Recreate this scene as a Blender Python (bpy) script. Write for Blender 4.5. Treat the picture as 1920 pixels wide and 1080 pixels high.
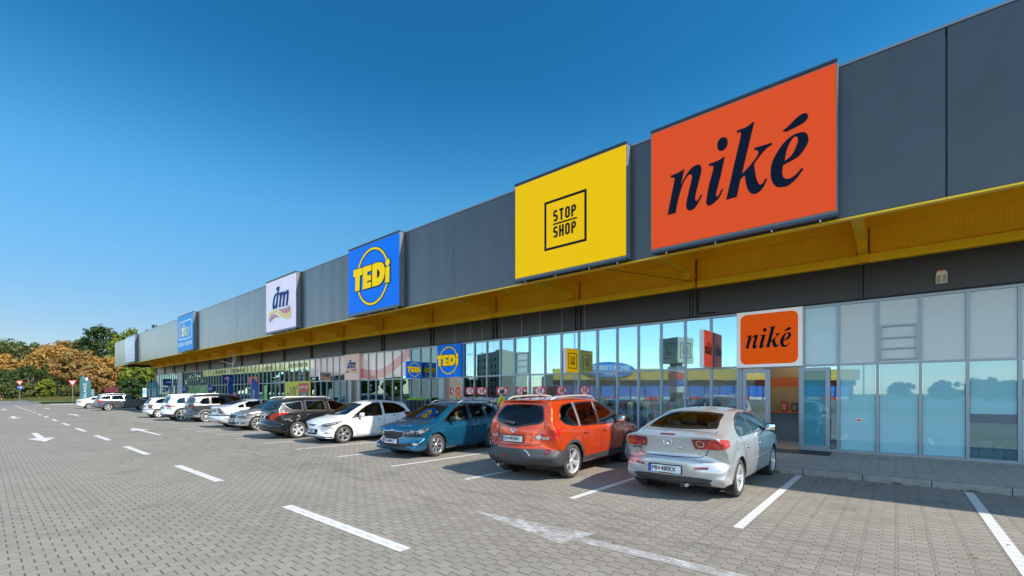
import bpy, bmesh, math, random
from math import sin, cos, pi, radians, atan2, sqrt, hypot
from mathutils import Vector, Matrix, geometry
from mathutils.bvhtree import BVHTree
for o in list(bpy.data.objects): bpy.data.objects.remove(o)
SC = bpy.context.scene
COL = SC.collection
R = random.Random(7)
# ---------------------------------------------------------------- camera, sky, sun, exposure
cam = bpy.data.cameras.new('camera'); co = bpy.data.objects.new('camera', cam); COL.objects.link(co)
cam.sensor_width = 36; cam.lens = 845/1920*36; cam.shift_y = 198/1920; cam.clip_end = 3000; cam.clip_start = .05
co.location = (0, 0, 1.72); co.rotation_euler = (radians(90), 0, math.atan(719.8/845)); SC.camera = co
SUN = Vector((1.05, .223, 1.0)).normalized()
w = bpy.data.worlds.new('World'); SC.world = w; w.use_nodes = True
nt = w.node_tree; bg = nt.nodes['Background']
sky = nt.nodes.new('ShaderNodeTexSky'); sky.sky_type = 'NISHITA'; sky.sun_disc = False
sky.sun_elevation = math.asin(SUN.z); sky.sun_rotation = atan2(SUN.x, SUN.y); sky.altitude = 200; sky.air_density = 1.0; sky.dust_density = .35; sky.ozone_density = 2.5
hs = nt.nodes.new('ShaderNodeHueSaturation'); hs.inputs['Saturation'].default_value = 1.1; hs.inputs['Hue'].default_value = .49
nt.links.new(sky.outputs[0], hs.inputs['Color']); # sky tinted by direction: deeper blue ahead, brightened behind camera to light the facade
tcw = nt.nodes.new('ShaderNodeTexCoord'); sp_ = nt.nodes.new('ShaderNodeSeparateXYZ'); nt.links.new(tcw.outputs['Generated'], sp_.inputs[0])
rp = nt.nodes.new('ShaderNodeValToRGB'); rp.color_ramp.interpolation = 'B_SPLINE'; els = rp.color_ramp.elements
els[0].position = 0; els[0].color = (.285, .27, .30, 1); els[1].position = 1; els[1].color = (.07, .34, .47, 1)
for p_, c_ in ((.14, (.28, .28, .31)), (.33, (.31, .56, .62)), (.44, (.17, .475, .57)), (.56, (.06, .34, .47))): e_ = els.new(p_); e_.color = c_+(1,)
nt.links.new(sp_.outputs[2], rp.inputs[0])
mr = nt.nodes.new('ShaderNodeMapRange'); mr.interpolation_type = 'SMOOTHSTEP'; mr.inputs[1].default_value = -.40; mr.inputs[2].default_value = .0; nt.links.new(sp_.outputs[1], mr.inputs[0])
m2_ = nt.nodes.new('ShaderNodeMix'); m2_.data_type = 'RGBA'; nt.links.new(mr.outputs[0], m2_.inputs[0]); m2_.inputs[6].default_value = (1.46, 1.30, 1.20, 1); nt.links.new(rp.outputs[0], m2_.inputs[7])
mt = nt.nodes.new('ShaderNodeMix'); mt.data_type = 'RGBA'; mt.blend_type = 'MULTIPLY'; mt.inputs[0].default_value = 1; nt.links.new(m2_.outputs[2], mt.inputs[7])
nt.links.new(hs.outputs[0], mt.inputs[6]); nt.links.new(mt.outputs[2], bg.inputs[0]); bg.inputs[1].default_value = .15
sl = bpy.data.lights.new('sun', 'SUN'); sl.energy = 2.95; sl.angle = radians(.5); sl.color = (1, .93, .83)
so = bpy.data.objects.new('sun', sl); COL.objects.link(so); so.rotation_euler = (-SUN).to_track_quat('-Z', 'Y').to_euler(); so.location = (20, 5, 30)
SC.view_settings.view_transform = 'Standard'; SC.view_settings.look = 'None'; SC.view_settings.exposure = 1.12; SC.view_settings.gamma = 1
SC.cycles.max_bounces = 10; SC.cycles.diffuse_bounces = 6; SC.cycles.transparent_max_bounces = 16; SC.cycles.sample_clamp_indirect = 6
# ---------------------------------------------------------------- node helpers
class NG:
    def __init__(s, nt): s.t = nt
    def n(s, typ, **kw):
        x = s.t.nodes.new(typ)
        for k, v in kw.items():
            if k in x.inputs: x.inputs[k].default_value = v
            else: setattr(x, k, v)
        return x
    def l(s, a, b): s.t.links.new(a, b)
    def m(s, op, a, b=None, c=None):
        x = s.t.nodes.new('ShaderNodeMath'); x.operation = op
        for i, v in enumerate((a, b, c)):
            if v is None: continue
            if isinstance(v, (int, float)): x.inputs[i].default_value = v
            else: s.l(v, x.inputs[i])
        return x.outputs[0]
    def mix(s, f, a, b):
        x = s.t.nodes.new('ShaderNodeMix'); x.data_type = 'RGBA'
        for i, v in ((0, f), (6, a), (7, b)):
            if isinstance(v, (int, float)): x.inputs[i].default_value = v
            elif isinstance(v, tuple): x.inputs[i].default_value = v+(1,) if len(v) == 3 else v
            else: s.l(v, x.inputs[i])
        return x.outputs[2]
    def noise(s, scale, detail=4, vec=None, rough=.55):
        x = s.n('ShaderNodeTexNoise'); x.inputs['Scale'].default_value = scale; x.inputs['Detail'].default_value = detail; x.inputs['Roughness'].default_value = rough
        if vec is not None: s.l(vec, x.inputs['Vector'])
        return x.outputs[0]
    def ramp(s, v, a, b):
        x = s.n('ShaderNodeMapRange'); s.l(v, x.inputs[0]); x.inputs[1].default_value = a; x.inputs[2].default_value = b
        return x.outputs[0]
    def pos(s): return s.n('ShaderNodeNewGeometry').outputs['Position']
    def obj(s): return s.n('ShaderNodeTexCoord').outputs['Object']
MATS = {}
def newmat(name):
    m = bpy.data.materials.new(name); m.use_nodes = True; g = NG(m.node_tree)
    g.b = m.node_tree.nodes['Principled BSDF']; g.mat = m; g.out = m.node_tree.nodes['Material Output']
    MATS[name] = m
    return g
def M(name, col=(.5, .5, .5), rough=.5, metal=0, coat=0, var=.08, vs=3, bump=0, bs=40, spec=.5, emit=0):
    if name in MATS: return MATS[name]
    g = newmat(name); b = g.b
    b.inputs['Roughness'].default_value = rough; b.inputs['Metallic'].default_value = metal
    b.inputs['Coat Weight'].default_value = coat; b.inputs['Coat Roughness'].default_value = .03; b.inputs['Specular IOR Level'].default_value = spec
    n = g.noise(vs, 5, g.obj())
    f = g.ramp(n, .25, .75)
    g.l(g.mix(f, tuple(c*(1-var) for c in col), tuple(min(1, c*(1+var)) for c in col)), b.inputs['Base Color'])
    if rough > .2:
        g.l(g.m('MULTIPLY_ADD', f, .12*rough, rough*.94), b.inputs['Roughness'])
    if bump:
        bp = g.n('ShaderNodeBump'); bp.inputs['Strength'].default_value = bump; bp.inputs['Distance'].default_value = .02
        g.l(g.noise(bs, 4, g.obj()), bp.inputs['Height']); g.l(bp.outputs[0], b.inputs['Normal'])
    if emit:
        b.inputs['Emission Color'].default_value = col+(1,); b.inputs['Emission Strength'].default_value = emit
    return g.mat
def glassmat(name, tint=(.8, .88, .88), refl=(.85, .95, 1), base=.2, ior=1.55, rough=0.0):
    g = newmat(name); t = g.m
    g.t.nodes.remove(g.b)
    tr = g.n('ShaderNodeBsdfTransparent'); tr.inputs[0].default_value = tint+(1,)
    gl = g.n('ShaderNodeBsdfGlossy'); gl.inputs['Color'].default_value = refl+(1,); gl.inputs['Roughness'].default_value = rough
    fr = g.n('ShaderNodeFresnel'); fr.inputs[0].default_value = ior
    f = g.m('MULTIPLY_ADD', fr.outputs[0], 1-base, base)
    mx = g.n('ShaderNodeMixShader'); g.l(f, mx.inputs[0]); g.l(tr.outputs[0], mx.inputs[1]); g.l(gl.outputs[0], mx.inputs[2]); g.l(mx.outputs[0], g.out.inputs[0])
    bp = g.n('ShaderNodeBump'); bp.inputs['Strength'].default_value = .02; bp.inputs['Distance'].default_value = .02
    g.l(g.noise(1.3, 2, g.pos()), bp.inputs['Height']); g.l(bp.outputs[0], gl.inputs['Normal']); g.l(bp.outputs[0], fr.inputs['Normal'])
    return g.mat
# ---------------------------------------------------------------- object helpers
def tag(o, label=None, cat=None, group=None, kind=None):
    if label: o['label'] = label
    if cat: o['category'] = cat
    if group: o['group'] = group
    if kind: o['kind'] = kind
    return o
def thing(name, label, cat, loc=(0, 0, 0), rz=0, group=None):
    o = bpy.data.objects.new(name, None); COL.objects.link(o); o.location = loc; o.rotation_euler = (0, 0, rz); o.empty_display_size = .2
    return tag(o, label, cat, group)
class MB:
    def __init__(s): s.v = []; s.f = []; s.mi = []; s.sm = []
    def add(s, vs, fs, mi=0, sm=False):
        k = len(s.v); s.v += [tuple(v) for v in vs]
        for f in fs: s.f.append([i+k for i in f]); s.mi.append(mi); s.sm.append(sm)
        return s
    def box(s, x0, x1, y0, y1, z0, z1, mi=0):
        vs = [(x, y, z) for x in (x0, x1) for y in (y0, y1) for z in (z0, z1)]
        return s.add(vs, [(0, 1, 3, 2), (4, 6, 7, 5), (0, 4, 5, 1), (2, 3, 7, 6), (0, 2, 6, 4), (1, 5, 7, 3)], mi)
    def rbox(s, c, d, M3=None, mi=0, bev=.2, sm=True):
        # rounded box: centre c, half sizes d, optional rotation
        n = 3; vs = []; bm = bmesh.new(); bmesh.ops.create_cube(bm, size=2)
        r = min(d)*bev
        for v in bm.verts: v.co = Vector((v.co.x*d[0], v.co.y*d[1], v.co.z*d[2]))
        bmesh.ops.bevel(bm, geom=bm.edges[:], offset=r, segments=2, profile=.5, affect='EDGES')
        bm.verts.index_update()
        for v in bm.verts:
            p = v.co.copy()
            if M3 is not None: p = M3 @ p
            vs.append(p+Vector(c))
        s.add(vs, [[v.index for v in f.verts] for f in bm.faces], mi, sm); bm.free(); return s
    def cyl(s, p, q, r0, r1=None, n=12, mi=0, caps=True, sm=True):
        p = Vector(p); q = Vector(q); r1 = r0 if r1 is None else r1; d = (q-p).normalized()
        a = d.orthogonal().normalized(); b = d.cross(a)
        vs = []
        for c, r in ((p, r0), (q, r1)):
            for i in range(n): t = 2*pi*i/n; vs.append(c+a*cos(t)*r+b*sin(t)*r)
        s.add(vs, [(i, (i+1) % n, n+(i+1) % n, n+i) for i in range(n)], mi, sm)
        if caps: s.add(vs, [list(range(n))[::-1], list(range(n, 2*n))], mi)
        return s
    def tube(s, pts, rs, n=8, mi=0):
        if isinstance(rs, (int, float)): rs = [rs]*len(pts)
        for i in range(len(pts)-1): s.cyl(pts[i], pts[i+1], rs[i], rs[i+1], n, mi, caps=(i in (0, len(pts)-2)))
        return s
    def lathe(s, prof, axis='x', c=(0, 0, 0), n=40, mi=0, sm=True):
        vs = []; m = len(prof)
        for i in range(n):
            t = 2*pi*i/n
            for (r, h) in prof:
                p = {'x': (h, r*cos(t), r*sin(t)), 'y': (r*cos(t), h, r*sin(t)), 'z': (r*cos(t), r*sin(t), h)}[axis]
                vs.append((p[0]+c[0], p[1]+c[1], p[2]+c[2]))
        fs = [(i*m+j, i*m+j+1, ((i+1) % n)*m+j+1, ((i+1) % n)*m+j) for i in range(n) for j in range(m-1)]
        return s.add(vs, fs, mi, sm)
    def prism(s, poly, y0, y1, mi=0):   # poly in (x,z)
        n = len(poly); vs = [(a, y0, b) for a, b in poly]+[(a, y1, b) for a, b in poly]
        return s.add(vs, [list(range(n)), list(range(n, 2*n))[::-1]]+[(i, i+n, (i+1) % n+n, (i+1) % n) for i in range(n)], mi)
    def prismx(s, poly, x0, x1, mi=0):  # poly in (y,z)
        n = len(poly); vs = [(x0, a, b) for a, b in poly]+[(x1, a, b) for a, b in poly]
        return s.add(vs, [list(range(n)), list(range(n, 2*n))[::-1]]+[(i, i+n, (i+1) % n+n, (i+1) % n) for i in range(n)], mi)
    def build(s, name, mats, parent=None, loc=(0, 0, 0), fix=True):
        me = bpy.data.meshes.new(name); me.from_pydata([tuple(v) for v in s.v], [], s.f)
        for m in (mats if isinstance(mats, (list, tuple)) else [mats]): me.materials.append(m)
        me.polygons.foreach_set('material_index', s.mi); me.polygons.foreach_set('use_smooth', s.sm)
        if fix:
            bm = bmesh.new(); bm.from_mesh(me); bmesh.ops.recalc_face_normals(bm, faces=bm.faces[:]); bm.to_mesh(me); bm.free()
        me.update()
        o = bpy.data.objects.new(name, me); COL.objects.link(o); o.location = loc
        if parent: o.parent = parent
        return o
def struct(o, name=None): o['kind'] = 'structure'; return o
def sheet(name, poly, z, mat, parent=None, z2=None):
    mb = MB(); mb.add([(p[0], p[1], z) for p in poly], [list(range(len(poly)))])
    return mb.build(name, mat, parent)
def hermite(pts, n=5, closed=True):
    P = [Vector(p[:2]) for p in pts]; cr = [len(p) > 2 for p in pts]; N = len(P); out = []
    for i in range(N if closed else N-1):
        a, b = P[i], P[(i+1) % N]; pa, nb = P[i-1], P[(i+2) % N]
        if not closed and i == 0: pa = a
        if not closed and i == N-2: nb = b
        L = (b-a).length
        ta = (b-a) if cr[i] else (b-pa)*(L/max(1e-6, (a-pa).length+L))
        tb = (b-a) if cr[(i+1) % N] else (nb-a)*(L/max(1e-6, (nb-b).length+L))
        k = n if not (cr[i] and cr[(i+1) % N]) else 1
        for j in range(k):
            t = j/k; t2 = t*t; t3 = t2*t
            out.append(a*(2*t3-3*t2+1)+ta*(t3-2*t2+t)+b*(-2*t3+3*t2)+tb*(t3-t2))
    if not closed: out.append(P[-1])
    return out
def curve_mesh(name, loops, mat, parent=None, scale=1, off=(0, 0), ext=.01, grow=0, y=0, smooth=True):
    cu = bpy.data.curves.new('tmp', 'CURVE'); cu.dimensions = '2D'; cu.fill_mode = 'BOTH'; cu.extrude = ext; cu.offset = grow
    for lp in loops:
        pts = hermite(lp) if smooth else [Vector(p[:2]) for p in lp]
        sp = cu.splines.new('POLY'); sp.points.add(len(pts)-1); sp.use_cyclic_u = True
        for i, p in enumerate(pts): sp.points[i].co = (p.x*scale+off[0], p.y*scale+off[1], 0, 1)
    return _tomesh(name, cu, mat, parent, y)
def _tomesh(name, cu, mat, parent, y=0, sx=1, loc=(0, 0), flip=False, rotz=0, shear=0):
    to = bpy.data.objects.new('tmp', cu); COL.objects.link(to)
    dg = bpy.context.evaluated_depsgraph_get(); dg.update()
    me = bpy.data.meshes.new_from_object(to.evaluated_get(dg)); bpy.data.objects.remove(to)
    me.name = name
    for v in me.vertices:
        a, b, c = v.co
        v.co = (a*sx+loc[0], y-c, b+loc[1])
    me.materials.clear(); me.materials.append(mat)
    o = bpy.data.objects.new(name, me); COL.objects.link(o)
    if parent: o.parent = parent
    return o
def text(name, s, size, mat, parent=None, loc=(0, 0), y=0, sx=1, bold=0, shear=0, ext=.004, align='CENTER', spacing=1):
    cu = bpy.data.curves.new('tmp', 'FONT'); cu.body = s; cu.size = size; cu.offset = bold; cu.shear = shear; cu.extrude = ext
    cu.align_x = align; cu.align_y = 'CENTER'; cu.space_character = spacing; cu.resolution_u = 3
    return _tomesh(name, cu, mat, parent, y, sx, loc)
def circle_pts(cx, cz, r, n=40, rz=None): return [(cx+r*cos(2*pi*i/n), cz+(rz or r)*sin(2*pi*i/n)) for i in range(n)]
def rrect(x0, x1, z0, z1, r, n=5):
    o = []
    for cx, cz, a in ((x1-r, z1-r, 0), (x0+r, z1-r, 90), (x0+r, z0+r, 180), (x1-r, z0+r, 270)):
        for i in range(n+1): t = radians(a+90*i/n); o.append((cx+r*cos(t), cz+r*sin(t)))
    return o
def copy_tree(o, parent=None):
    c = o.copy(); COL.objects.link(c)
    if parent: c.parent = parent
    for ch in list(o.children): copy_tree(ch, c)
    return c
def drop(o):
    for ch in list(o.children): drop(ch)
    bpy.data.objects.remove(o)
# lettering outlines drawn in sign coordinates (metres)
GL_nike=[[(-1.407,0.289,1),(-1.239,0.303),(-1.076,0.343,1),(-1.16,-0.017,1),(-1.05,0.165),(-0.932,0.296),(-0.813,0.348),(-0.726,0.332),(-0.681,0.254),(-0.689,0.128),(-0.751,-0.109),(-0.821,-0.397),(-0.806,-0.499),(-0.763,-0.49),(-0.686,-0.374,1),(-0.662,-0.409,1),(-0.751,-0.558),(-0.851,-0.672),(-0.948,-0.688),(-1.017,-0.628),(-1.03,-0.52),(-0.983,-0.273),(-0.914,-0.007),(-0.897,0.117),(-0.932,0.174),(-0.991,0.159),(-1.094,0.021),(-1.173,-0.179),(-1.239,-0.411),(-1.286,-0.657,1),(-1.485,-0.659,1),(-1.399,-0.247),(-1.318,0.116),(-1.308,0.187),(-1.34,0.223),(-1.404,0.238,1)],[(-0.326,0.663),(-0.302,0.742),(-0.243,0.788),(-0.174,0.777),(-0.118,0.719),(-0.102,0.632),(-0.127,0.542),(-0.185,0.494),(-0.253,0.492),(-0.309,0.545)],[(-0.51,0.281,1),(-0.326,0.288),(-0.162,0.337,1),(-0.255,-0.084),(-0.35,-0.455),(-0.342,-0.52),(-0.309,-0.522),(-0.225,-0.379,1),(-0.197,-0.405,1),(-0.29,-0.572),(-0.409,-0.664),(-0.505,-0.688),(-0.559,-0.648),(-0.566,-0.545),(-0.505,-0.208),(-0.421,0.094),(-0.409,0.178),(-0.445,0.22),(-0.51,0.231,1)],[(0.093,0.829,1),(0.274,0.833),(0.424,0.899,1),(0.439,0.877,1),(0.312,0.342),(0.195,-0.176,1),(0.35,-0.043),(0.48,0.098),(0.522,0.186),(0.498,0.246),(0.443,0.275,1),(0.443,0.316,1),(0.608,0.309),(0.783,0.311,1),(0.783,0.267,1),(0.68,0.223),(0.553,0.104),(0.439,-0.032,1),(0.452,-0.18),(0.48,-0.352),(0.52,-0.477),(0.562,-0.521),(0.608,-0.504),(0.662,-0.413,1),(0.689,-0.437,1),(0.635,-0.563),(0.553,-0.661),(0.434,-0.692),(0.346,-0.621),(0.284,-0.458),(0.252,-0.219,1),(0.164,-0.28,1),(0.087,-0.657,1),(-0.133,-0.657,1),(0.025,0.042),(0.17,0.685),(0.17,0.748),(0.151,0.772),(0.093,0.772,1)],[(0.992,-0.238,1),(1.132,-0.202),(1.266,-0.149),(1.381,-0.015),(1.436,0.1),(1.429,0.218),(1.381,0.303),(1.299,0.334),(1.166,0.325),(1.013,0.234),(0.874,0.064),(0.778,-0.143),(0.756,-0.358),(0.787,-0.528),(0.857,-0.649),(0.944,-0.691),(1.064,-0.701),(1.199,-0.624),(1.351,-0.445,1),(1.328,-0.399,1),(1.232,-0.498),(1.132,-0.555),(1.047,-0.548),(0.992,-0.492),(0.972,-0.386),(0.979,-0.289)],[(1.016,-0.163,1),(1.132,-0.094),(1.207,0.027),(1.254,0.166),(1.249,0.246),(1.219,0.282),(1.166,0.266),(1.098,0.164),(1.047,0.024)],[(0.972,0.475,1),(1.098,0.557),(1.232,0.661),(1.332,0.703),(1.397,0.692),(1.433,0.629),(1.413,0.56),(1.348,0.509),(1.199,0.469),(1.056,0.443,1)]]
GL_tedi=[[(-1.444,0.544,1),(-0.689,0.522,1),(-0.702,0.216,1),(-0.909,0.212,1),(-0.948,-0.453,1),(-1.304,-0.447,1),(-1.29,0.195,1),(-1.458,0.226,1)],[(-0.651,0.536,1),(0.024,0.527,1),(0.012,0.275,1),(-0.309,0.256,1),(-0.309,0.107,1),(-0.025,0.103,1),(-0.037,-0.128,1),(-0.322,-0.14,1),(-0.322,-0.22,1),(-0.025,-0.192,1),(-0.037,-0.451,1),(-0.689,-0.45,1)],[(0.085,0.529,1),(0.47,0.532),(0.706,0.498),(0.88,0.415),(0.995,0.227),(1.007,0.026),(0.938,-0.194),(0.764,-0.366),(0.53,-0.436),(0.049,-0.447,1)],[(0.429,0.235,1),(0.53,0.218),(0.618,0.128),(0.636,-0.01),(0.559,-0.098),(0.423,-0.142,1)],[(1.064,0.222,1),(1.352,0.215,1),(1.324,-0.442,1),(1.03,-0.428,1)]]
GL_tring=[[(0.321,1.266)],[(-1.125,0.22)],[(-0.197,-1.231)],[(1.194,0.027)],[(1.228,0.389)]]
GL_dmd=[[(-0.461,0.978,1),(-0.407,1.028,1),(-0.064,1.027,1),(-0.216,0.486),(-0.384,-0.161,1),(-0.562,-0.156,1),(-0.546,-0.04,1),(-0.756,-0.168),(-0.953,-0.131),(-0.993,0.066),(-0.874,0.446),(-0.639,0.66),(-0.346,0.7,1),(-0.315,0.884,1),(-0.461,0.886,1)],[(-0.407,0.611),(-0.562,0.567),(-0.717,0.327),(-0.772,0.038),(-0.717,-0.035),(-0.585,0.08),(-0.461,0.325)],[(-0.102,0.658,1),(0.281,0.673,1),(0.251,0.565,1),(0.422,0.653),(0.591,0.644),(0.649,0.556,1),(0.823,0.641),(1.003,0.662),(1.11,0.599),(1.096,0.397),(0.967,-0.167,1),(0.765,-0.157,1),(0.859,0.21),(0.895,0.441),(0.823,0.499),(0.715,0.467),(0.62,0.306),(0.532,-0.175,1),(0.311,-0.157,1),(0.4,0.241),(0.429,0.476),(0.37,0.532),(0.274,0.482),(0.147,0.211),(0.087,-0.151,1),(-0.14,-0.139,1),(0.012,0.422),(0.027,0.533,1),(-0.087,0.539,1)]]
GL_dmy=[[(-1.538,-0.361,1),(-1.072,-0.255),(-0.562,-0.234),(-0.14,-0.35),(0.311,-0.531),(0.715,-0.619),(1.11,-0.577),(1.379,-0.437,1),(1.337,-0.853,1),(0.967,-0.881),(0.459,-0.813),(0.087,-0.65),(-0.369,-0.453),(-0.756,-0.398),(-1.072,-0.454),(-1.352,-0.639,1)]]
GL_dmr=[[(-0.2,-0.245,1),(0.459,-0.293),(0.967,-0.277),(1.252,-0.225,1),(1.294,-0.442,1),(1.039,-0.553),(0.678,-0.574),(0.311,-0.483)],[(-1.538,-0.569,1),(-1.433,-0.631),(-0.953,-0.474),(-0.562,-0.512),(-0.292,-0.608),(-0.049,-0.722,1),(-0.6,-0.672),(-1.072,-0.753),(-1.393,-0.879,1)]]
# ---------------------------------------------------------------- materials of the place
def paver_nodes(g, sc=1.0):
    sep = g.n('ShaderNodeSeparateXYZ'); g.l(g.pos(), sep.inputs[0]); X, Y = sep.outputs[0], sep.outputs[1]
    a = g.m('DIVIDE', Y, .172)
    tri = g.m('ABSOLUTE', g.m('SUBTRACT', g.m('FRACT', a), .5))
    wv = g.m('MINIMUM', g.m('MAXIMUM', g.m('MULTIPLY', g.m('SUBTRACT', tri, .25), 22), -1), 1)
    u = g.m('MULTIPLY_ADD', wv, .10, g.m('DIVIDE', X, .148))
    i = g.m('FLOOR', u); fu = g.m('FRACT', u)
    du = g.m('MULTIPLY', g.m('MINIMUM', fu, g.m('SUBTRACT', 1, fu)), .148)
    v = g.m('MULTIPLY_ADD', g.m('MODULO', g.m('ADD', i, 1000), 2), .5, a)
    j = g.m('FLOOR', v); fv = g.m('FRACT', v)
    dv = g.m('MULTIPLY', g.m('MINIMUM', fv, g.m('SUBTRACT', 1, fv)), .172)
    cb = g.n('ShaderNodeCombineXYZ'); g.l(i, cb.inputs[0]); g.l(j, cb.inputs[1])
    wn = g.n('ShaderNodeTexWhiteNoise'); wn.noise_dimensions = '2D'; g.l(cb.outputs[0], wn.inputs['Vector'])
    ju = g.m('SUBTRACT', 1, g.ramp(du, .002, .0075)); jv = g.m('SUBTRACT', 1, g.ramp(dv, .003, .010))
    # joints are irregular: some filled with sand, some open
    irr = g.ramp(g.noise(2.2, 4, g.pos()), .3, .62)
    jn = g.m('MAXIMUM', g.m('MULTIPLY', ju, g.m('MULTIPLY_ADD', irr, .45, .12)), g.m('MULTIPLY', jv, g.m('MULTIPLY_ADD', wn.outputs[0], .45, .6)))
    h = g.m('SUBTRACT', 1, g.m('MAXIMUM', g.m('SUBTRACT', 1, g.ramp(du, .001, .012)), g.m('SUBTRACT', 1, g.ramp(dv, .001, .012))))
    return jn, h, wn.outputs[0]
def paver_mat(name, c1, c2):
    g = newmat(name); jn, h, wn = paver_nodes(g)
    n1 = g.noise(.35, 5, g.pos()); n2 = g.noise(2.5, 6, g.pos(), .65); n3 = g.noise(160, 3, g.pos(), .7); n4 = g.noise(900, 2, g.pos())
    f = g.m('MULTIPLY_ADD', wn, .28, g.m('MULTIPLY', g.ramp(n1, .3, .7), .35)); f = g.m('ADD', f, g.m('MULTIPLY', g.ramp(n2, .3, .7), .3))
    c = g.mix(f, c1, c2)
    sp = g.m('MULTIPLY_ADD', g.ramp(n3, .3, .7), .2, .9)
    c = g.mix(1, c, c)
    mul = g.n('ShaderNodeMix'); mul.data_type = 'RGBA'; mul.blend_type = 'MULTIPLY'; mul.inputs[0].default_value = 1; g.l(c, mul.inputs[6]); g.l(sp, mul.inputs[7])
    # oil spots and tyre dirt
    st = g.ramp(g.noise(5, 5, g.pos(), .6), .66, .78); c = g.mix(g.m('MULTIPLY', st, .35), mul.outputs[2], (.09, .085, .08))
    st2 = g.ramp(g.noise(.8, 6, g.pos(), .7), .56, .72); c = g.mix(g.m('MULTIPLY', st2, .42), c, (.13, .12, .11))
    # tyre rubber and grime where cars turn into the bays
    mp = g.n('ShaderNodeMapping'); mp.inputs['Scale'].default_value = (.5, 3.2, 1); g.l(g.pos(), mp.inputs[0]); ty = g.ramp(g.noise(1.6, 6, mp.outputs[0], .72), .50, .70)
    sy = g.n('ShaderNodeSeparateXYZ'); g.l(g.pos(), sy.inputs[0]); band = g.m('MULTIPLY', g.ramp(sy.outputs[1], 3.6, 5.0), g.ramp(sy.outputs[1], 7.4, 5.6))
    c = g.mix(g.m('MULTIPLY', g.m('MULTIPLY', ty, band), .62), c, (.085, .078, .07))
    spot = g.ramp(g.noise(1.1, 3, g.pos(), .5), .70, .73); drip = g.m('MULTIPLY', spot, g.ramp(sy.outputs[1], 7.5, 9.5)); c = g.mix(g.m('MULTIPLY', drip, .55), c, (.06, .055, .05))
    c = g.mix(g.m('MULTIPLY', jn, .88), c, (.04, .037, .033))
    g.l(c, g.b.inputs['Base Color']); g.b.inputs['Roughness'].default_value = .9; g.b.inputs['Specular IOR Level'].default_value = .25
    bp = g.n('ShaderNodeBump'); bp.inputs['Strength'].default_value = .6; bp.inputs['Distance'].default_value = .006
    g.l(g.m('ADD', h, g.m('MULTIPLY', n3, .25)), bp.inputs['Height']); g.l(bp.outputs[0], g.b.inputs['Normal'])
    return g.mat
m_pave = paver_mat('interlocking pavers', (.20, .178, .146), (.315, .284, .238))
m_walk = paver_mat('walkway pavers', (.33, .305, .265), (.43, .40, .355))
def paint_mat():
    g = newmat('worn road paint'); jn, h, wn = paver_nodes(g)
    n = g.ramp(g.noise(14, 6, g.pos(), .7), .30, .42); n2 = g.noise(3, 4, g.pos())
    c = g.mix(n, (.38, .365, .34), (.62, .60, .56)); c = g.mix(g.m('MULTIPLY', jn, .8), c, (.16, .15, .14))
    c = g.mix(g.m('MULTIPLY', g.ramp(n2, .35, .8), .3), c, (.45, .44, .42))
    g.l(c, g.b.inputs['Base Color']); g.b.inputs['Roughness'].default_value = .75
    return g.mat
m_paint = paint_mat()
def worn_mat():
    g = newmat('faded road paint'); jn, h, wn = paver_nodes(g)
    g.l(g.mix(g.m('MULTIPLY', jn, .35), (.55, .54, .52), (.95, .94, .92)), g.b.inputs['Base Color']); g.b.inputs['Roughness'].default_value = .8
    a = g.m('ADD', g.m('MULTIPLY', g.ramp(g.noise(2.6, 6, g.pos(), .7), .42, .60), .55), g.m('MULTIPLY', jn, .55)); a = g.m('ADD', a, .16)
    g.l(g.m('MINIMUM', a, 1), g.b.inputs['Alpha'])
    return g.mat
m_worn = worn_mat()
m_asph = M('asphalt', (.17, .165, .16), .9, var=.15, bump=.3, bs=60)
m_kerb = M('kerb concrete', (.27, .255, .225), .9, var=.15, vs=6, bump=.3, bs=80)
m_grass = M('grass soil', (.12, .14, .045), .95, var=.4, vs=1.2, bump=.5, bs=3)
m_alu = M('window aluminium', (.28, .32, .37), .38, .55, var=.05)
m_yel = M('canopy yellow paint', (.95, .52, .002), .42, var=.1, vs=1.3)
m_yel2 = M('canopy yellow lip', (.96, .60, .002), .4, var=.05)
m_dark = M('anthracite beam panel', (.028, .027, .028), .38, .15, var=.12, vs=2)
m_blk = M('black rubber', (.012, .012, .012), .6)
m_white = M('white enamel', (.78, .78, .76), .4, var=.03)
m_interior = M('shop wall', (.55, .54, .51), .8, var=.1)
m_ifloor = M('shop floor', (.30, .29, .27), .5, var=.2)
m_steel = M('galvanised steel', (.45, .46, .47), .4, .8, var=.08)
def fascia_mat():
    g = newmat('graphite fascia panel')
    sep = g.n('ShaderNodeSeparateXYZ'); g.l(g.obj(), sep.inputs[0])
    n = g.noise(1.1, 4, g.obj()); c = g.mix(g.ramp(n, .3, .7), (.056, .062, .068), (.065, .071, .079))
    mp = g.n('ShaderNodeMapping'); mp.inputs['Scale'].default_value = (2.2, 2.2, .25); g.l(g.obj(), mp.inputs[0]); st = g.ramp(g.noise(1, 5, mp.outputs[0], .6), .52, .75)
    c = g.mix(g.m('MULTIPLY', st, .16), c, (.09, .093, .097)); g.l(g.m('MULTIPLY_ADD', st, .04, .30), g.b.inputs['Roughness'])
    g.l(c, g.b.inputs['Base Color']); g.b.inputs['Metallic'].default_value = .2
    # the sheets buckle a little between their fixings
    wv = g.m('SINE', g.m('MULTIPLY', sep.outputs[0], 2*pi/1.09))
    bp = g.n('ShaderNodeBump'); bp.inputs['Strength'].default_value = .35; bp.inputs['Distance'].default_value = .012
    g.l(g.m('ADD', wv, g.m('MULTIPLY', g.noise(.9, 2, g.obj()), 3)), bp.inputs['Height']); g.l(bp.outputs[0], g.b.inputs['Normal'])
    return g.mat
m_fas = fascia_mat()
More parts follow.
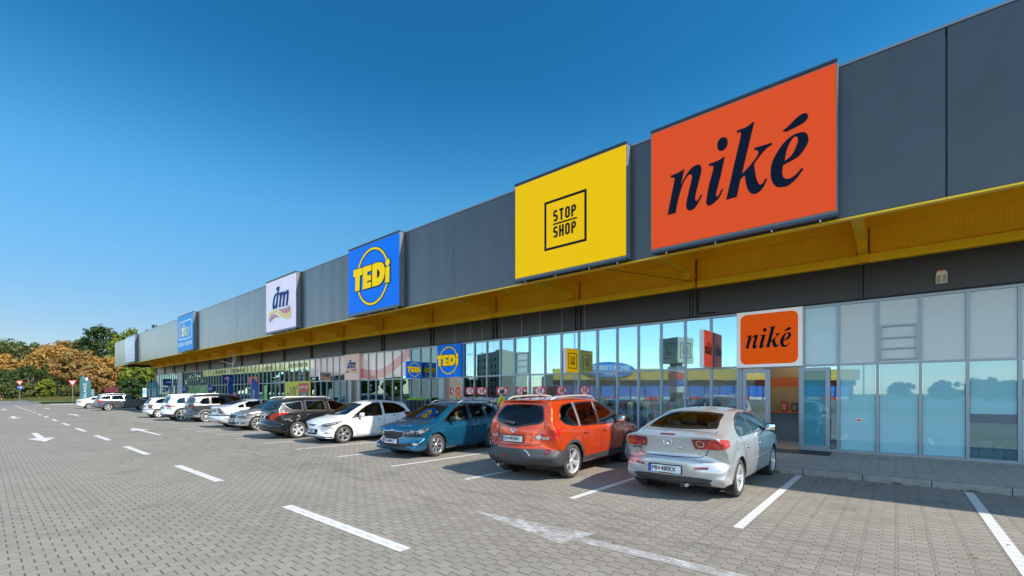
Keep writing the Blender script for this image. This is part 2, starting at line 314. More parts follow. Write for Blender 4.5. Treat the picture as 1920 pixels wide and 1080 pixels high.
# ---------------------------------------------------------------- ground
struct(sheet('ground', [(-1500, -1500), (1500, -1500), (1500, 1500), (-1500, 1500)], -.02, m_grass))
struct(sheet('parking_lot', [(-96, -18), (40, -18), (40, 11.25), (-96, 11.25)], 0.0, m_pave))
struct(sheet('road', [(-112, -70), (-96, -70), (-96, 60), (-112, 60)], .002, m_asph))
struct(sheet('road', [(-210, -4), (-112, -4), (-112, 6), (-210, 6)], .001, m_asph))
struct(sheet('side_parking', [(-96, 11.25), (-76.5, 11.25), (-76.5, 60), (-96, 60)], .001, m_pave))
struct(sheet('far_parking_lot', [(-60, -120), (60, -120), (60, -26), (-96, -26)], .001, m_asph))
mb = MB(); mb.box(-76.5, 40, 11.39, 15.0, -.01, .12); struct(mb.build('pavement', m_walk))
kb = MB(); x = -76.5
while x < 40:
    kb.rbox((x+.497, 11.32, .055), (.495, .07, .072), bev=.15, sm=False); x += 1
struct(kb.build('kerb', m_kerb))
mb = MB(); mb.box(-112.3, -112, 6, 60, 0, .14); mb.box(-210, -112, 6, 6.25, 0, .14); mb.box(-210, -112, -4.25, -4, 0, .14); mb.box(-112.3, -112, -70, -4, 0, .14); struct(mb.build('verge_kerb', m_kerb))
LANES = []
def line(name, poly, z=.004, mat=None):
    return struct(sheet(name, poly, z, mat or m_paint))
for k in range(0, 31):
    x = .97-2.52*k if k else .97
    x = .965-2.505*k
    line('bay_line', [(x-.06, 6.25), (x+.06, 6.25), (x+.06, 11.1), (x-.06, 11.1)])
for k in range(0, 16):
    x = -7.1-5.98*k
    line('lane_dash', [(x, 2.93), (x+3.0, 2.93), (x+3.0, 3.09), (x, 3.09)])
line('lane_arrow', [(-4.69, 4.66), (-2.9, 4.26), (-2.9, 4.47), (-.9, 4.49), (-.9, 4.67), (-2.85, 4.64), (-2.8, 4.86)], .005, m_worn)
for x in (-28.9, -52.9, -77):
    line('lane_arrow', [(x, 4.8), (x+2, 4.42), (x+2, 4.68), (x+5.6, 4.70), (x+5.6, 4.84), (x+2, 4.86), (x+2, 5.15)], .005)
for x in (-23.1, -46, -70):
    line('lane_arrow', [(x, 1.45), (x-2, 1.07), (x-2, 1.34), (x-5.5, 1.36), (x-5.5, 1.54), (x-2, 1.56), (x-2, 1.83)], .005)
# ---------------------------------------------------------------- the retail building
XE = -75.4; XR = 12.0
bld = thing('retail_building', 'long single-storey retail building with graphite fascia, yellow canopy beams and glazed shopfronts', 'building')
mb = MB(); mb.box(XE, XR, 15.2, 40, 5.1, 7.6); mb.build('roof', m_dark, bld)
mb = MB(); mb.box(XE, XR, 39.8, 40, 0, 5.1); mb.box(XE, XE+.2, 15.1, 39.8, 0, 5.1); mb.box(XR-.2, XR, 15.1, 39.8, 0, 5.1); mb.build('wall', m_fas, bld)
seams = [-.65-4.35*k for k in range(-3, 18)]
fx = sorted([s for s in [.68+1.45*0]+[.7-4.35*k for k in range(-3, 19)] if -77.5 < s < XR+2]+[-77.9, XR+2])
fx = sorted(set(round(v, 3) for v in fx))
for a, b in zip(fx, fx[1:]):
    if b-a < .05: continue
    mb = MB(); mb.box(a+.004, b-.004, 11.2, 11.3, 5.25, 8.29); mb.build('fascia_panel', m_fas, bld)
mb = MB(); mb.box(-77.9, XR+2, 11.18, 11.5, 8.292, 8.34); mb.build('parapet_cap', M('cap flashing', (.22, .24, .26), .4, .5), bld)
mb = MB(); mb.box(-77.88, XR+2, 11.305, 11.45, 5.3, 8.28); mb.box(-77.88, -77.8, 11.46, 15.19, 5.3, 8.28); mb.build('fascia_frame', m_dark, bld)
mb = MB(); mb.box(-77.9, XR+2, 11.21, 11.34, 5.21, 5.246); mb.build('canopy_drip', m_yel2, bld)
# corrugated deck under the canopy
mb = MB(); vs = []; x = -77.8; pat = [(0, 6.32), (.1, 6.32), (.14, 6.25), (.26, 6.25), (.30, 6.32)]
prof = []
while x < XR+2:
    for dx, z in pat[:4]: prof.append((x+dx, z))
    x += .3
for (px, z) in prof: vs += [(px, 11.4, z), (px, 15.15, z)]
mb.add(vs, [(2*i, 2*i+1, 2*i+3, 2*i+2) for i in range(len(prof)-1)]); mb.build('canopy_deck', m_yel, bld)
mb = MB(); mb.box(-77.9, XR+2, 11.3, 15.2, 6.36, 6.44); mb.build('canopy_roof', m_dark, bld)
# back beam: ribbed yellow sheet with lips
g = newmat('ribbed yellow sheet'); sep = g.n('ShaderNodeSeparateXYZ'); g.l(g.pos(), sep.inputs[0])
fr = g.m('FRACT', g.m('DIVIDE', sep.outputs[0], .09)); rb = g.m('SUBTRACT', 1, g.ramp(g.m('ABSOLUTE', g.m('SUBTRACT', fr, .5)), 0, .12))
n = g.noise(1.5, 5, g.pos()); c = g.mix(g.ramp(n, .3, .7), (.88, .47, .002), (.95, .54, .003)); c = g.mix(g.m('MULTIPLY', rb, .35), c, (.5, .28, .002))
rust = g.ramp(g.noise(3.2, 6, g.pos(), .7), .70, .78); c = g.mix(g.m('MULTIPLY', rust, .5), c, (.16, .07, .01))
g.l(c, g.b.inputs['Base Color']); g.b.inputs['Roughness'].default_value = .42
m_rib = g.mat
mb = MB(); mb.box(XE, XR+2, 14.86, 14.95, 5.31, 6.0); mb.build('beam_sheet', m_rib, bld)
mb = MB(); mb.box(XE, XR+2, 14.76, 14.95, 5.1, 5.309); mb.build('beam_lip', m_yel2, bld)
mb = MB(); mb.box(XE, XR+2, 14.55, 14.94, 6.002, 6.03); mb.box(XE, XR+2, 14.55, 14.58, 6.032, 6.245); mb.build('purlin', m_yel, bld)
for k, sx in enumerate(seams):
    mb = MB(); mb.box(sx-.1, sx+.1, 11.46, 14.3, 5.5, 6.24); mb.box(sx-.099, sx+.099, 14.302, 14.855, 5.32, 6.0)
    mb.box(sx-.1, sx+.1, 14.302, 14.545, 6.002, 6.24); mb.box(sx-.12, sx+.12, 14.70, 14.757, 5.10, 5.31)
    mb.build('bracket', m_yel, bld)
    for q in (-1, 1): mb = MB(); mb.box(sx+q*.12-.012, sx+q*.12+.012, 14.845, 14.859, 5.33, 5.99); mb.build('expansion_joint', M('rusty joint', (.09, .045, .012), .8), bld)
    mb = MB(); mb.box(sx-.16, sx-.1, 14.84, 14.895, 4.2, 5.09); mb.box(sx+.07, sx+.13, 14.84, 14.895, 4.2, 5.09); mb.build('cover_strip', m_dark, bld)
for a, b in zip(seams, seams[1:]):
    mb = MB(); mb.box(b+.012, a-.012, 14.9, 15.1, 4.2, 5.095); mb.build('beam_panel', m_dark, bld)
mb = MB(); mb.box(XE, XR, 15.11, 15.2, 4.16, 5.6); mb.box(XE, XR, 14.97, 15.09, 4.155, 4.195); mb.build('lintel', m_dark, bld)
# glazing
def glaze_right():
    g = newmat('blue reflective glazing'); g.t.nodes.remove(g.b)
    return g
m_gll = glassmat('lower shopfront glass', (.86, .93, .94), (.46, .70, .80), .16)
m_gl = glassmat('shopfront glass', (.78, .88, .90), (.46, .76, .88), .36)
m_glc = glassmat('door glass', (.66, .80, .84), (.75, .92, 1.0), .22)
m_film = M('white window film', (.50, .56, .58), .25, 0, .6, var=.03)
m_blind = M('blue roller blind', (.30, .56, .62), .5, var=.03)
m_lblue = M('light blue film', (.42, .62, .70), .2, 0, .6, var=.03)
def mirrorfilm(name, c, refl, base):
    g = newmat(name); gl = g.n('ShaderNodeBsdfGlossy'); gl.inputs['Color'].default_value = refl+(1,); gl.inputs['Roughness'].default_value = .015
    g.l(g.mix(g.noise(2, 3, g.obj()), tuple(v*.95 for v in c), c), g.b.inputs['Base Color']); g.b.inputs['Roughness'].default_value = .5; g.b.inputs['Specular IOR Level'].default_value = 0
    fr = g.n('ShaderNodeFresnel'); fr.inputs[0].default_value = 1.5; mx = g.n('ShaderNodeMixShader'); g.l(g.m('MULTIPLY_ADD', fr.outputs[0], 1-base, base), mx.inputs[0]); g.l(g.b.outputs[0], mx.inputs[1]); g.l(gl.outputs[0], mx.inputs[2]); g.l(mx.outputs[0], g.out.inputs[0]); return g.mat
m_bluefilm = mirrorfilm('mirror blue window film', (.32, .62, .69), (.58, .80, .86), .13)
m_tealdoor = mirrorfilm('teal door glass with blinds', (.07, .27, .33), (.6, .85, .95), .06)
m_pink = None
def pink_mat():
    g = newmat('rose swirl window film'); sep = g.n('ShaderNodeSeparateXYZ'); g.l(g.pos(), sep.inputs[0]); X, Z = sep.outputs[0], sep.outputs[2]
    z0 = g.m('MULTIPLY_ADD', g.m('SINE', g.m('MULTIPLY', X, .9)), .35, 3.35)
    d = g.m('ABSOLUTE', g.m('SUBTRACT', Z, g.m('ADD', z0, g.m('MULTIPLY', g.m('ADD', X, 22), .18))))
    c = g.mix(g.ramp(d, .30, .27), (.82, .62, .58), (.68, .17, .18))
    g.l(c, g.b.inputs['Base Color']); g.b.inputs['Roughness'].default_value = .3; g.b.inputs['Coat Weight'].default_value = .6
    return g.mat
m_pink = pink_mat()
m_lime = M('pale yellow window film', (.80, .78, .24), .3, 0, .6, var=.03)
xs_mid = [-15.82, -15.05, -14.25, -13.43, -12.61, -11.78, -10.97, -10.16, -9.35, -8.53, -7.72, -6.9, -6.08, -5.27, -4.46, -3.67]
xs_r = [-1.97, -1.18, -.36, .46, 1.28, 2.1, 2.92, 3.74, 4.56, 5.38, 6.2, 7.02, 7.84, 8.66, 9.48, 10.3, 11.12, 11.94]
xs_dm = [-24.97]+[-24.03+.82*k for k in range(8)]+[-17.55]
xs_l = [-26.6-.82*k for k in range(60) if -26.6-.82*k > XE]+[XE+.05]
xs_l = xs_l[::-1]
def front(xs, zs, z0=.15, z1=4.16, film=None, tag_=None):
    """one shopfront: frame plus panes"""
    fr = MB(); y0, y1 = 14.93, 15.05
    for x in xs: fr.box(x-.033, x+.033, y0, y1, z0, z1)
    for a, b in zip(xs, xs[1:]):
        for z in (z0+.03,)+zs+(z1-.03,): fr.box(a+.034, b-.034, y0+.003, y1-.003, z-.03, z+.03)
    o = fr.build('shopfront', m_alu, bld)
    allz = (z0+.06,)+zs+(z1-.06,)
    rest = MB(); nr = 0
    for a, b in zip(xs, xs[1:]):
        for zi in range(len(zs)+1):
            za = allz[zi]+(.03 if zi else 0); zb = allz[zi+1]-(.03 if zi < len(zs) else 0)
            if a > -40:
                p = MB(); p.box(a+.034, b-.034, 14.985, 14.995, za, zb); p.build('pane', m_gll if zi == 0 and -31 < a < -3 else m_gl, o)
            else: rest.box(a+.034, b-.034, 14.985, 14.995, za, zb); nr += 1
    if nr: tag(rest.build('pane', m_gl, o), kind='stuff')
    return o
f1 = front(xs_mid, (2.52,)); f2 = front(xs_r, (2.50,)); f3 = front(xs_dm, (2.53,)); f4 = front(xs_l, (2.55,))
mb = MB(); mb.box(-76, XR, 14.94, 15.04, .121, .149); mb.build('plinth', m_kerb, bld)
# opening vents with three lights
for x0, x1 in ((-12.61, -11.78), (-10.16, -9.35), (-.36, .46), (-41.36, -40.54), (-33.16, -32.34)):
    mb = MB(); z0, z1 = 2.58, 3.42
    mb.box(x0+.034, x1-.034, 14.90, 14.984, z1, z1+.05); mb.box(x0+.034, x0+.08, 14.90, 14.984, z0, z1-.001); mb.box(x1-.08, x1-.034, 14.90, 14.984, z0, z1-.001)
    for k in range(3): mb.box(x0+.081, x1-.081, 14.90, 14.984, z0+.27*k, z0+.27*k+.035)
    mb.build('vent_window', m_alu, bld)
def film(x0, x1, z0, z1, m, name='window_film', y=15.02):
    mb = MB(); mb.box(x0, x1, y, y+.006, z0, z1); return mb.build(name, m, bld)
for a, b in zip(xs_r, xs_r[1:]):
    film(a+.035, b-.035, 2.535, 4.095, m_lblue if a < -1.5 else m_film, y=14.972)
    if a > -1.5:
        film(a+.045, b-.045, 1.25 if (a > 1.2 and a < 1.4) else .22, 2.46, m_bluefilm, 'window_film', 14.976)
        film(a+.036, b-.036, 1.04, 1.24, M('grey privacy band', (.12, .15, .19), .3), 'privacy_band', 14.977) if 1.2 < a < 1.4 else None
film(-4.43, -3.7, 2.55, 4.1, m_lblue)
for a, b in list(zip(xs_dm, xs_dm[1:]))[:6]: film(a+.035, b-.035, 2.56+.5*((a+25)*.35)**2*.12, 4.1, m_pink, y=14.974)
for a, b in zip(xs_l, xs_l[1:]):
    if a > -31.6: film(a+.035, b-.035, 2.9, 4.1, m_pink, y=14.974)
    elif a > -56: film(a+.035, b-.035, 3.5, 4.1, m_lime, y=14.974)
for x in (-33.4, -38.6, -45.4, -50): text('window_lettering', 'ELEKTRO NÁBYTOK' if x != -38.6 else 'DEKAY.SK', .42, m_dark, bld, (x, 3.78), 14.965, sx=.82)
# interior shell
mb = MB(); mb.box(XE, XR, 15.1, 27, .08, .118); mb.build('shop_floor', m_ifloor, bld)
mb = MB(); mb.box(XE+.2, XR-.2, 26.8, 27, .12, 5.09); mb.build('shop_rear_wall', m_interior, bld)
mb = MB(); mb.box(XE+.2, XR-.2, 15.25, 26.79, 4.5, 4.55); mb.build('shop_ceiling', M('ceiling tiles', (.6, .6, .58), .8), bld)
for x in (-3.9, -18.2, -31.5, -56): mb = MB(); mb.box(x-.08, x+.08, 15.12, 26.78, .12, 4.49); mb.build('partition', m_interior, bld)
# shop entrances
mb = MB(); mb.box(-3.63, -3.56, 14.94, 15.05, .15, 2.47); mb.box(-2.09, -2.0, 14.94, 15.05, .15, 2.47); mb.box(-3.63, -2.0, 14.94, 15.05, 2.471, 2.53); mb.box(-3.67, -1.97, 15.0, 15.06, 2.55, 4.15); mb.build('door_frame', m_alu, bld)
def door(x0, x1, y, name='door'):
    mb = MB(); z0, z1 = .15, 2.44
    mb.box(x0, x0+.1, y, y+.055, z0, z1); mb.box(x1-.1, x1, y, y+.055, z0, z1); mb.box(x0+.1, x1-.1, y+.001, y+.054, z0, z0+.14); mb.box(x0+.1, x1-.1, y+.001, y+.054, z1-.1, z1)
    o = mb.build(name, m_alu, bld); p = MB(); p.box(x0+.1, x1-.1, y+.02, y+.03, z0+.14, z1-.1); p.build('pane', m_tealdoor if x0 > -2.5 else m_glc, o)
    h = MB(); h.box(x1-.065, x1-.035, y-.01, y-.002, 1.08, 1.32); h.cyl((x1-.05, y-.01, 1.2), (x1-.05, y-.05, 1.2), .01); h.cyl((x1-.05, y-.05, 1.2), (x1-.16, y-.05, 1.2), .01); h.build('handle', m_steel, o)
    return o
door(-3.55, -2.84, 14.96); door(-2.06, -1.36, 14.86)
mb = MB(); mb.box(-2.84, -2.80, 14.96, 15.04, .15, 2.44); mb.build('door_post', m_alu, bld)
mb = MB(); mb.box(-17.5, -17.2, 14.92, 15.3, .15, 2.5); mb.box(-15.95, -15.86, 14.94, 15.05, .15, 4.15); mb.build('entrance_frame', m_alu, bld)
mb = MB(); mb.box(-26.2, -25.9, 14.92, 15.2, .15, 2.55); mb.box(-25.2, -25.0, 14.92, 15.2, .15, 2.55); mb.build('entrance_frame', m_alu, bld)
mb = MB(); mb.box(-64.2, -62.4, 14.8, 14.925, .15, 4.15); mb.build('entrance_panel', M('grey entrance panel', (.36, .40, .44), .4), bld)
mb = MB(); mb.box(-42.6, -40.6, 14.85, 14.925, 2.5, 3.15); mb.build('entrance_header', M('red header panel', (.6, .03, .03), .4), bld)
mb = MB(); mb.box(-41.9, -40.9, 14.87, 14.926, .15, 2.45); mb.build('door', m_blk, bld)
mb = MB(); mb.box(-3.2, -1.3, 14.05, 14.9, .122, .135); tag(mb.build('doormat', m_blk), 'black rubber doormat outside the orange betting shop door', 'doormat')
# cables and small things on the beam
mb = MB(); mb.tube([(-4.86, 14.82, 6.0), (-4.84, 14.72, 5.3), (-4.86, 14.82, 4.9), (-4.86, 14.82, 4.35), (-4.8, 14.82, 4.28), (-4.3, 14.82, 4.27)], .014); tag(mb.build('cable', m_blk), 'black cable running down the beam beside the yellow bracket', 'cable')
mb = MB(); mb.tube([(-6.4, 11.5, 5.3), (-5.6, 13.1, 5.28), (-4.95, 14.7, 5.3)], .008); tag(mb.build('cable', m_blk), 'thin slack wire strung under the canopy near the yellow square sign', 'cable')
mb = MB(); mb.tube([(-42, 13.4, 5.2), (-41.6, 13.4, 4.6), (-41.8, 13.4, 3.9)], .03); mb.tube([(-41.6+.45*cos(t*.5), 13.4, 4.55+.35*sin(t*.5)) for t in range(-4, 5)], .025); mb.tube([(-44.8, 13.4, 4.55), (-43.8, 13.4, 4.45), (-43, 13.4, 4.3), (-41.6, 13.4, 4.2)], .02); tag(mb.build('hanging_cable', m_white), 'loose white cable loop hanging from the canopy far along', 'cable')
r = thing('alarm_siren', 'cream alarm siren box with red cap on the dark beam above the windows', 'alarm', (.83, 14.9, 4.52))
mb = MB(); mb.box(-.10, .10, -.09, 0, -.17, .06); mb.prism([(-.1, .061), (.1, .061), (.075, .13), (-.075, .13)], -.085, -.002); mb.build('housing', M('cream plastic', (.62, .55, .42), .5), r)
mb = MB()
for k in range(9):
    for s in (-1, 1): mb.box(s*.05-.035, s*.05+.035, -.095, -.091, -.15+k*.02, -.141+k*.02)
mb.build('grille', m_dark, r)
mb = MB(); mb.prism([(-.06, .131), (.06, .131), (.05, .18), (-.05, .18)], -.08, -.01); mb.build('beacon', M('dark red lens', (.25, .01, .01), .2), r)
# ---------------------------------------------------------------- signs
def face_mat(name, c1, c2=None):
    return M(name, c1, .45, 0, 0, var=.035, vs=.6, spec=.06, emit=.12)   # translucent lightbox film, faint glow added to brighten the shaded signs
m_or = face_mat('orange sign film', (.80, .078, .016)); m_nav = M('navy lettering', (.003, .010, .026), .6, spec=.08)
m_sy = face_mat('yellow sign film', (.95, .52, .001)); m_bk = M('black lettering', (.008, .009, .012), .6, spec=.1)
m_tb = face_mat('blue sign film', (.003, .16, .72)); m_ty = M('yellow lettering', (.95, .60, .002), .5, spec=.06, emit=.14)  # yellow lettering glows faintly, added to brighten it in shade
m_dp = face_mat('pale lilac sign film', (.74, .64, .72)); m_db = M('dark blue lettering', (.003, .035, .20), .6, spec=.1); m_dr = M('crimson wave', (.55, .05, .12), .35); m_dy = M('amber wave', (.88, .48, .03), .35)
m_eb = face_mat('azure sign film', (.01, .24, .60)); m_jb = face_mat('deep navy film', (.006, .03, .15))
m_frame = M('sign box frame', (.045, .055, .07), .4, .4)
def roofsign(label, x0, x1, face, z0=5.33, z1=8.30):
    r = thing('roof_sign', label, 'sign', ((x0+x1)/2, 10.95, (z0+z1)/2)); hw = (x1-x0)/2; hh = (z1-z0)/2
    mb = MB(); mb.box(-hw, hw, .012, .246, -hh-.03, hh); mb.build('sign_box', M('sign box side', (.15, .16, .17), .5), r)
    mb = MB(); mb.box(-hw+.02, hw-.02, .0, .011, -hh+.03, hh-.04); mb.build('sign_face', face, r)
    mb = MB(); mb.box(-hw, hw, -.02, .28, hh+.001, hh+.05); mb.build('top_trim', m_frame, r); mb = MB(); mb.box(-hw, hw, -.02, .08, -hh-.09, -hh-.031); mb.build('bottom_trim', m_frame, r)
    for q in (-.8, -.2, .4, .85):
        mb = MB(); mb.cyl((hw*q, .05, -hh-.14), (hw*q, .05, -hh-.09), .02); mb.build('fixing', m_steel, r)
    return r
CZ = (5.33+8.30)/2
def nike_letters(parent, s, dx=0, dz=0, y=-.004, col=None, ext=.004):
    for lp in (GL_nike[0], GL_nike[1:3], GL_nike[3], GL_nike[4:]):
        lp = [lp] if isinstance(lp[0][0], (int, float)) else lp
        curve_mesh('letter', lp, col or m_nav, parent, s, (dx, dz), ext, 0, y)
def tedi_letters(parent, s, dx=0, dz=0, y=-.02):
    cx = [p[0][0] for p in GL_tring]; ex, ez = .02, .0
    ring = [circle_pts(dx+.03*s, dz+.02*s, 1.24*s, 48), circle_pts(dx+.03*s, dz+.02*s, 1.15*s, 48)]
    curve_mesh('ring_outline', [circle_pts(dx+.03*s, dz+.02*s, 1.27*s, 48), circle_pts(dx+.03*s, dz+.02*s, 1.12*s, 48)], m_bk, parent, 1, (0, 0), .003, 0, y+.008, False)
    curve_mesh('ring', ring, m_ty, parent, 1, (0, 0), .003, 0, y, False)
    L = [[GL_tedi[0]], [GL_tedi[1]], [GL_tedi[2], GL_tedi[3]], [GL_tedi[4], [(1.21+.155*cos(t*pi/8), .405+.155*sin(t*pi/8)) for t in range(16)]]]
    for lp in L:
        for k in range(len(lp)): lp[k] = [(p[0],)+tuple(p[1:]) for p in lp[k]]
        curve_mesh('letter_outline', [lp[0]]+([lp[1]] if len(lp[0]) < 6 or lp is L[3] else []), m_bk, parent, s, (dx, dz), .003, .035*s, y-.008)
        curve_mesh('letter', lp, m_ty, parent, s, (dx, dz), .004, 0, y-.018)
def dm_letters(parent, s, dx=0, dz=0, y=-.01):
    for lp in ([GL_dmd[0]], [GL_dmd[2]], GL_dmy, [GL_dmr[0]], [GL_dmr[1]]):
        curve_mesh('logo_halo', lp, m_white, parent, s, (dx, dz), .002, .10*s, y-.001*R.random())
    curve_mesh('letter', GL_dmd[:2], m_db, parent, s, (dx, dz), .004, .012*s, y-.012); curve_mesh('letter', [GL_dmd[2]], m_db, parent, s, (dx, dz), .004, .012*s, y-.012)
    curve_mesh('logo_wave', GL_dmy, m_dy, parent, s, (dx, dz), .004, 0, y-.012)
    for q in GL_dmr: curve_mesh('logo_wave', [q], m_dr, parent, s, (dx, dz), .004, 0, y-.02)
def stopshop(parent, s, m=None, y=-.004, mir=False):
    m = m or m_bk; b = .73*s; t = .07*s
    curve_mesh('logo_frame', [[(-b, -b), (b, -b), (b, b), (-b, b)], [(-b+t, -b+t), (b-t, -b+t), (b-t, b-t), (-b+t, b-t)]], m, parent, 1, (0, 0), .004, 0, y, False)
    mb = MB(); mb.box(-.41*s, .41*s, y-.004, y+.004, -.022*s, .022*s); mb.build('logo_rule', m, parent)
    # narrow engineering-style capitals drawn as strokes
    W, H, T = .165*s, .34*s, .062*s
    def stroke(pts, ox, oz):
        n = len(pts); L = []; Rr = []
        for i, p in enumerate(pts):
            a = Vector(pts[max(i-1, 0)]); c = Vector(pts[min(i+1, n-1)]); d = (c-a).normalized(); nn = Vector((-d.y, d.x))*T/2
            L.append((ox+p[0]+nn.x, oz+p[1]+nn.y)); Rr.append((ox+p[0]-nn.x, oz+p[1]-nn.y))
        mb = MB(); vs = [(q[0], y-.004, q[1]) for q in L]+[(q[0], y-.004, q[1]) for q in Rr]
        return vs, [(i, i+1, n+i+1, n+i) for i in range(n-1)]
    def arc(cx, cz, rx, rz, a0, a1, n=7): return [(cx+rx*cos(radians(a0+(a1-a0)*i/n)), cz+rz*sin(radians(a0+(a1-a0)*i/n))) for i in range(n+1)]
    w, h = W-T, H-T; r = w/2
    G = {'S': [arc(r, h-r, r, r, 15, 180)+arc(r, h/2+r*.6, r, r*.6, 190, 250, 3)+arc(r, h/2-r*.6, r, r*.6, 70, 10, 3)+arc(r, r, r, r, 0, -165)],
         'T': [[(-T*.3, h), (w+T*.3, h)], [(w/2, h), (w/2, -T/2)]], 'O': [arc(r, h-r, r, r, 0, 180)+arc(r, r, r, r, 180, 360)+[(w, h-r)]],
         'P': [[(0, -T/2), (0, h), (w-r, h)]+arc(w-r, h-.52*h/2-.0, r, h*.26, 80, -80)+[(0, h-.52*h)]], 'H': [[(0, -T/2), (0, H-T/2)], [(w, -T/2), (w, H-T/2)], [(0, h/2), (w, h/2)]]}
    for word, oz in (('STOP', .10*s), ('SHOP', -.10*s-h)):
        for i, ch in enumerate(word):
            mb = MB()
            for st in G[ch]:
                vs, fs = stroke(st, -.375*s+i*.21*s, oz); mb.add(vs, fs)
            mb.build('letter', m, parent)
s = roofsign('big orange-red roof sign with dark navy italic lettering', -4.72, -.88, m_or)
nike_letters(s, 1.0, 0, 6.78-CZ)
s = roofsign('bright yellow roof sign with a small black square logo', -9.21, -5.38, m_sy)
e = bpy.data.objects.new('logo', None); COL.objects.link(e); e.parent = s; e.location = (-.02, 0, -.09); stopshop(e, 1.0)
s = roofsign('bright blue roof sign with yellow letters across a thin yellow ring', -19.27, -15.33, m_tb); tedi_letters(s, 1.0, 0, 6.78-CZ)
s = roofsign('pale lilac roof sign with blue two-letter logo over red and amber waves', -28.6, -24.63, m_dp); dm_letters(s, 1.0, 0, 6.78-CZ)
s = roofsign('azure roof sign with white rounded outline and coloured letters, far along the fascia', -47.4, -43.0, m_eb)
curve_mesh('logo_frame', [rrect(-1.75, 1.85, -.55, 1.0, .35), rrect(-1.67, 1.77, -.47, .92, .28)], m_white, s, 1, (0, 0), .004, 0, -.004, False)
for t, x, c in (('d', -1.25, (.7, .1, .15)), ('e', -.68, (.8, .8, .8)), ('k', -.12, (.85, .65, .1)), ('a', .5, (.1, .55, .35)), ('y', 1.15, (.3, .3, .6))):
    text('letter', t, 1.5, M('letter colour '+t, c, .4), s, (x, .2), -.004, 1.0, .03)
text('lettering', 'ELEKTRO / NÁBYTOK', .42, m_white, s, (0, -.95), -.004, .95, .006)
s = roofsign('far blue roof sign with white lettering at the left end of the fascia', -69.6, -64.5, M('glossy blue sign film', (.01, .09, .38), .3, 0, .25)); text('lettering', 'JYSK', 1.7, m_white, s, (.5, 0), -.004, 1.1, .04); curve_mesh('logo_bird', [[(-2.2, .9), (-1.7, 1.2), (-1.5, .6), (-1.7, -.1), (-1.9, -1.0), (-2.05, -.2)]], m_white, s, 1, (0, 0), .004, 0, -.004)
# signs over the doors
def doorsign(label, x0, x1, z0, z1, face, y=14.80):
    r = thing('door_sign', label, 'sign', ((x0+x1)/2, y, (z0+z1)/2)); hw = (x1-x0)/2; hh = (z1-z0)/2
    mb = MB(); mb.box(-hw, hw, .0, .125, -hh, hh); mb.build('sign_box', face, r); return r
s = doorsign('square white door sign with rounded orange panel above the open glass door', -3.665, -1.985, 2.50, 4.15, M('white sign film', (.80, .80, .80), .5, spec=.1, emit=.08))  # weak emission added so the white border stays bright in shade
curve_mesh('sign_panel', [rrect(-.74, .74, -.74, .74, .17)], face_mat('vivid orange panel', (.85, .10, .004)), s, 1, (0, 0), .002, 0, -.003, False); nike_letters(s, .40, 0, -.0, -.008)
s = doorsign('blue door sign with yellow lettering on a ring above the dark shop entrance', -17.55, -15.84, 2.53, 4.13, m_tb); tedi_letters(s, .545, 0, 0)
s = doorsign('pale pink door sign with blue two-letter logo and waves over an entrance', -26.5, -24.84, 2.56, 4.16, M('pale pink film', (.66, .46, .42), .4, spec=.2, emit=.1)); dm_letters(s, .44, 0, 0)  # pink film has a little emission added to brighten it in shade
def flagsign(label, x, ya, z0, z1, side, face, t=.13):
    r = thing('projecting_sign', label, 'sign', (x, (ya+14.9)/2, (z0+z1)/2)); hy = (14.9-ya)/2; hh = (z1-z0)/2
    mb = MB(); mb.box(-t, 0, -hy, hy, -hh, hh); mb.build('sign_box', side, r)
    mb = MB(); mb.cyl((-t/2, hy, 0), (-t/2, hy+.08, 0), .03); mb.build('arm', m_steel, r)
    for fx_, rz in ((.002, pi/2), (-t-.002, -pi/2)):
        e = bpy.data.objects.new('sign_face', None); COL.objects.link(e); e.parent = r; e.location = (fx_, 0, 0); e.rotation_euler = (0, 0, rz)
        mb = MB(); mb.box(-hy+.015, hy-.015, -.004, 0, -hh+.015, hh-.015); me = mb.build('sign_panel', face, e)
        yield_.append(e)
    return r
yield_ = []
s = flagsign('small yellow projecting sign with square black logo, over the long shop window', -9.31, 14.03, 2.50, 3.42, m_white, m_sy)
for e in yield_: stopshop(e, .40, y=-.008)
yield_.clear()
s = flagsign('small white-edged orange projecting sign beside the white orange door sign', -4.4, 14.08, 2.53, 3.66, m_white, face_mat('flag orange', (.85, .08, .03)))
for e in yield_: nike_letters(e, .24, 0, 0, -.008)
yield_.clear()
s = flagsign('small blue projecting sign with yellow lettering near the blue door sign', -18.98, 14.03, 2.52, 3.38, m_tb, m_tb)
for e in yield_: tedi_letters(e, .29, 0, 0, -.012)
yield_.clear()
s = flagsign('small brownish pink projecting sign with blue two-letter logo', -28.36, 14.12, 2.59, 3.12, m_dp, M('brown pink film', (.40, .26, .20), .3, 0, .4))
for e in yield_: dm_letters(e, .22, 0, 0, -.008)
yield_.clear()
s = flagsign('small navy projecting sign with coloured mark over the far shop windows', -46.22, 14.03, 2.7, 3.44, m_jb, m_jb)
for e in yield_:
    curve_mesh('logo_mark', [[(-.3, -.02), (-.2, .15), (0, .2), (.05, .05), (.1, -.05)]], M('mark pink', (.8, .4, .45), .4), e, 1, (0, 0), .002, 0, -.008); text('lettering', 'dekay', .16, M('teal letter', (.05, .5, .5), .4), e, (.12, .06), -.008); text('lettering', 'ELEKTRO NÁBYTOK', .08, m_white, e, (0, -.16), -.008)
yield_.clear()
s = flagsign('small navy projecting sign with white lettering at the far end of the facade', -66.86, 14.03, 2.69, 3.49, m_jb, m_jb)
for e in yield_: text('lettering', 'JYSK', .26, m_white, e, (.08, 0), -.008, 1.1, .006)
yield_.clear()
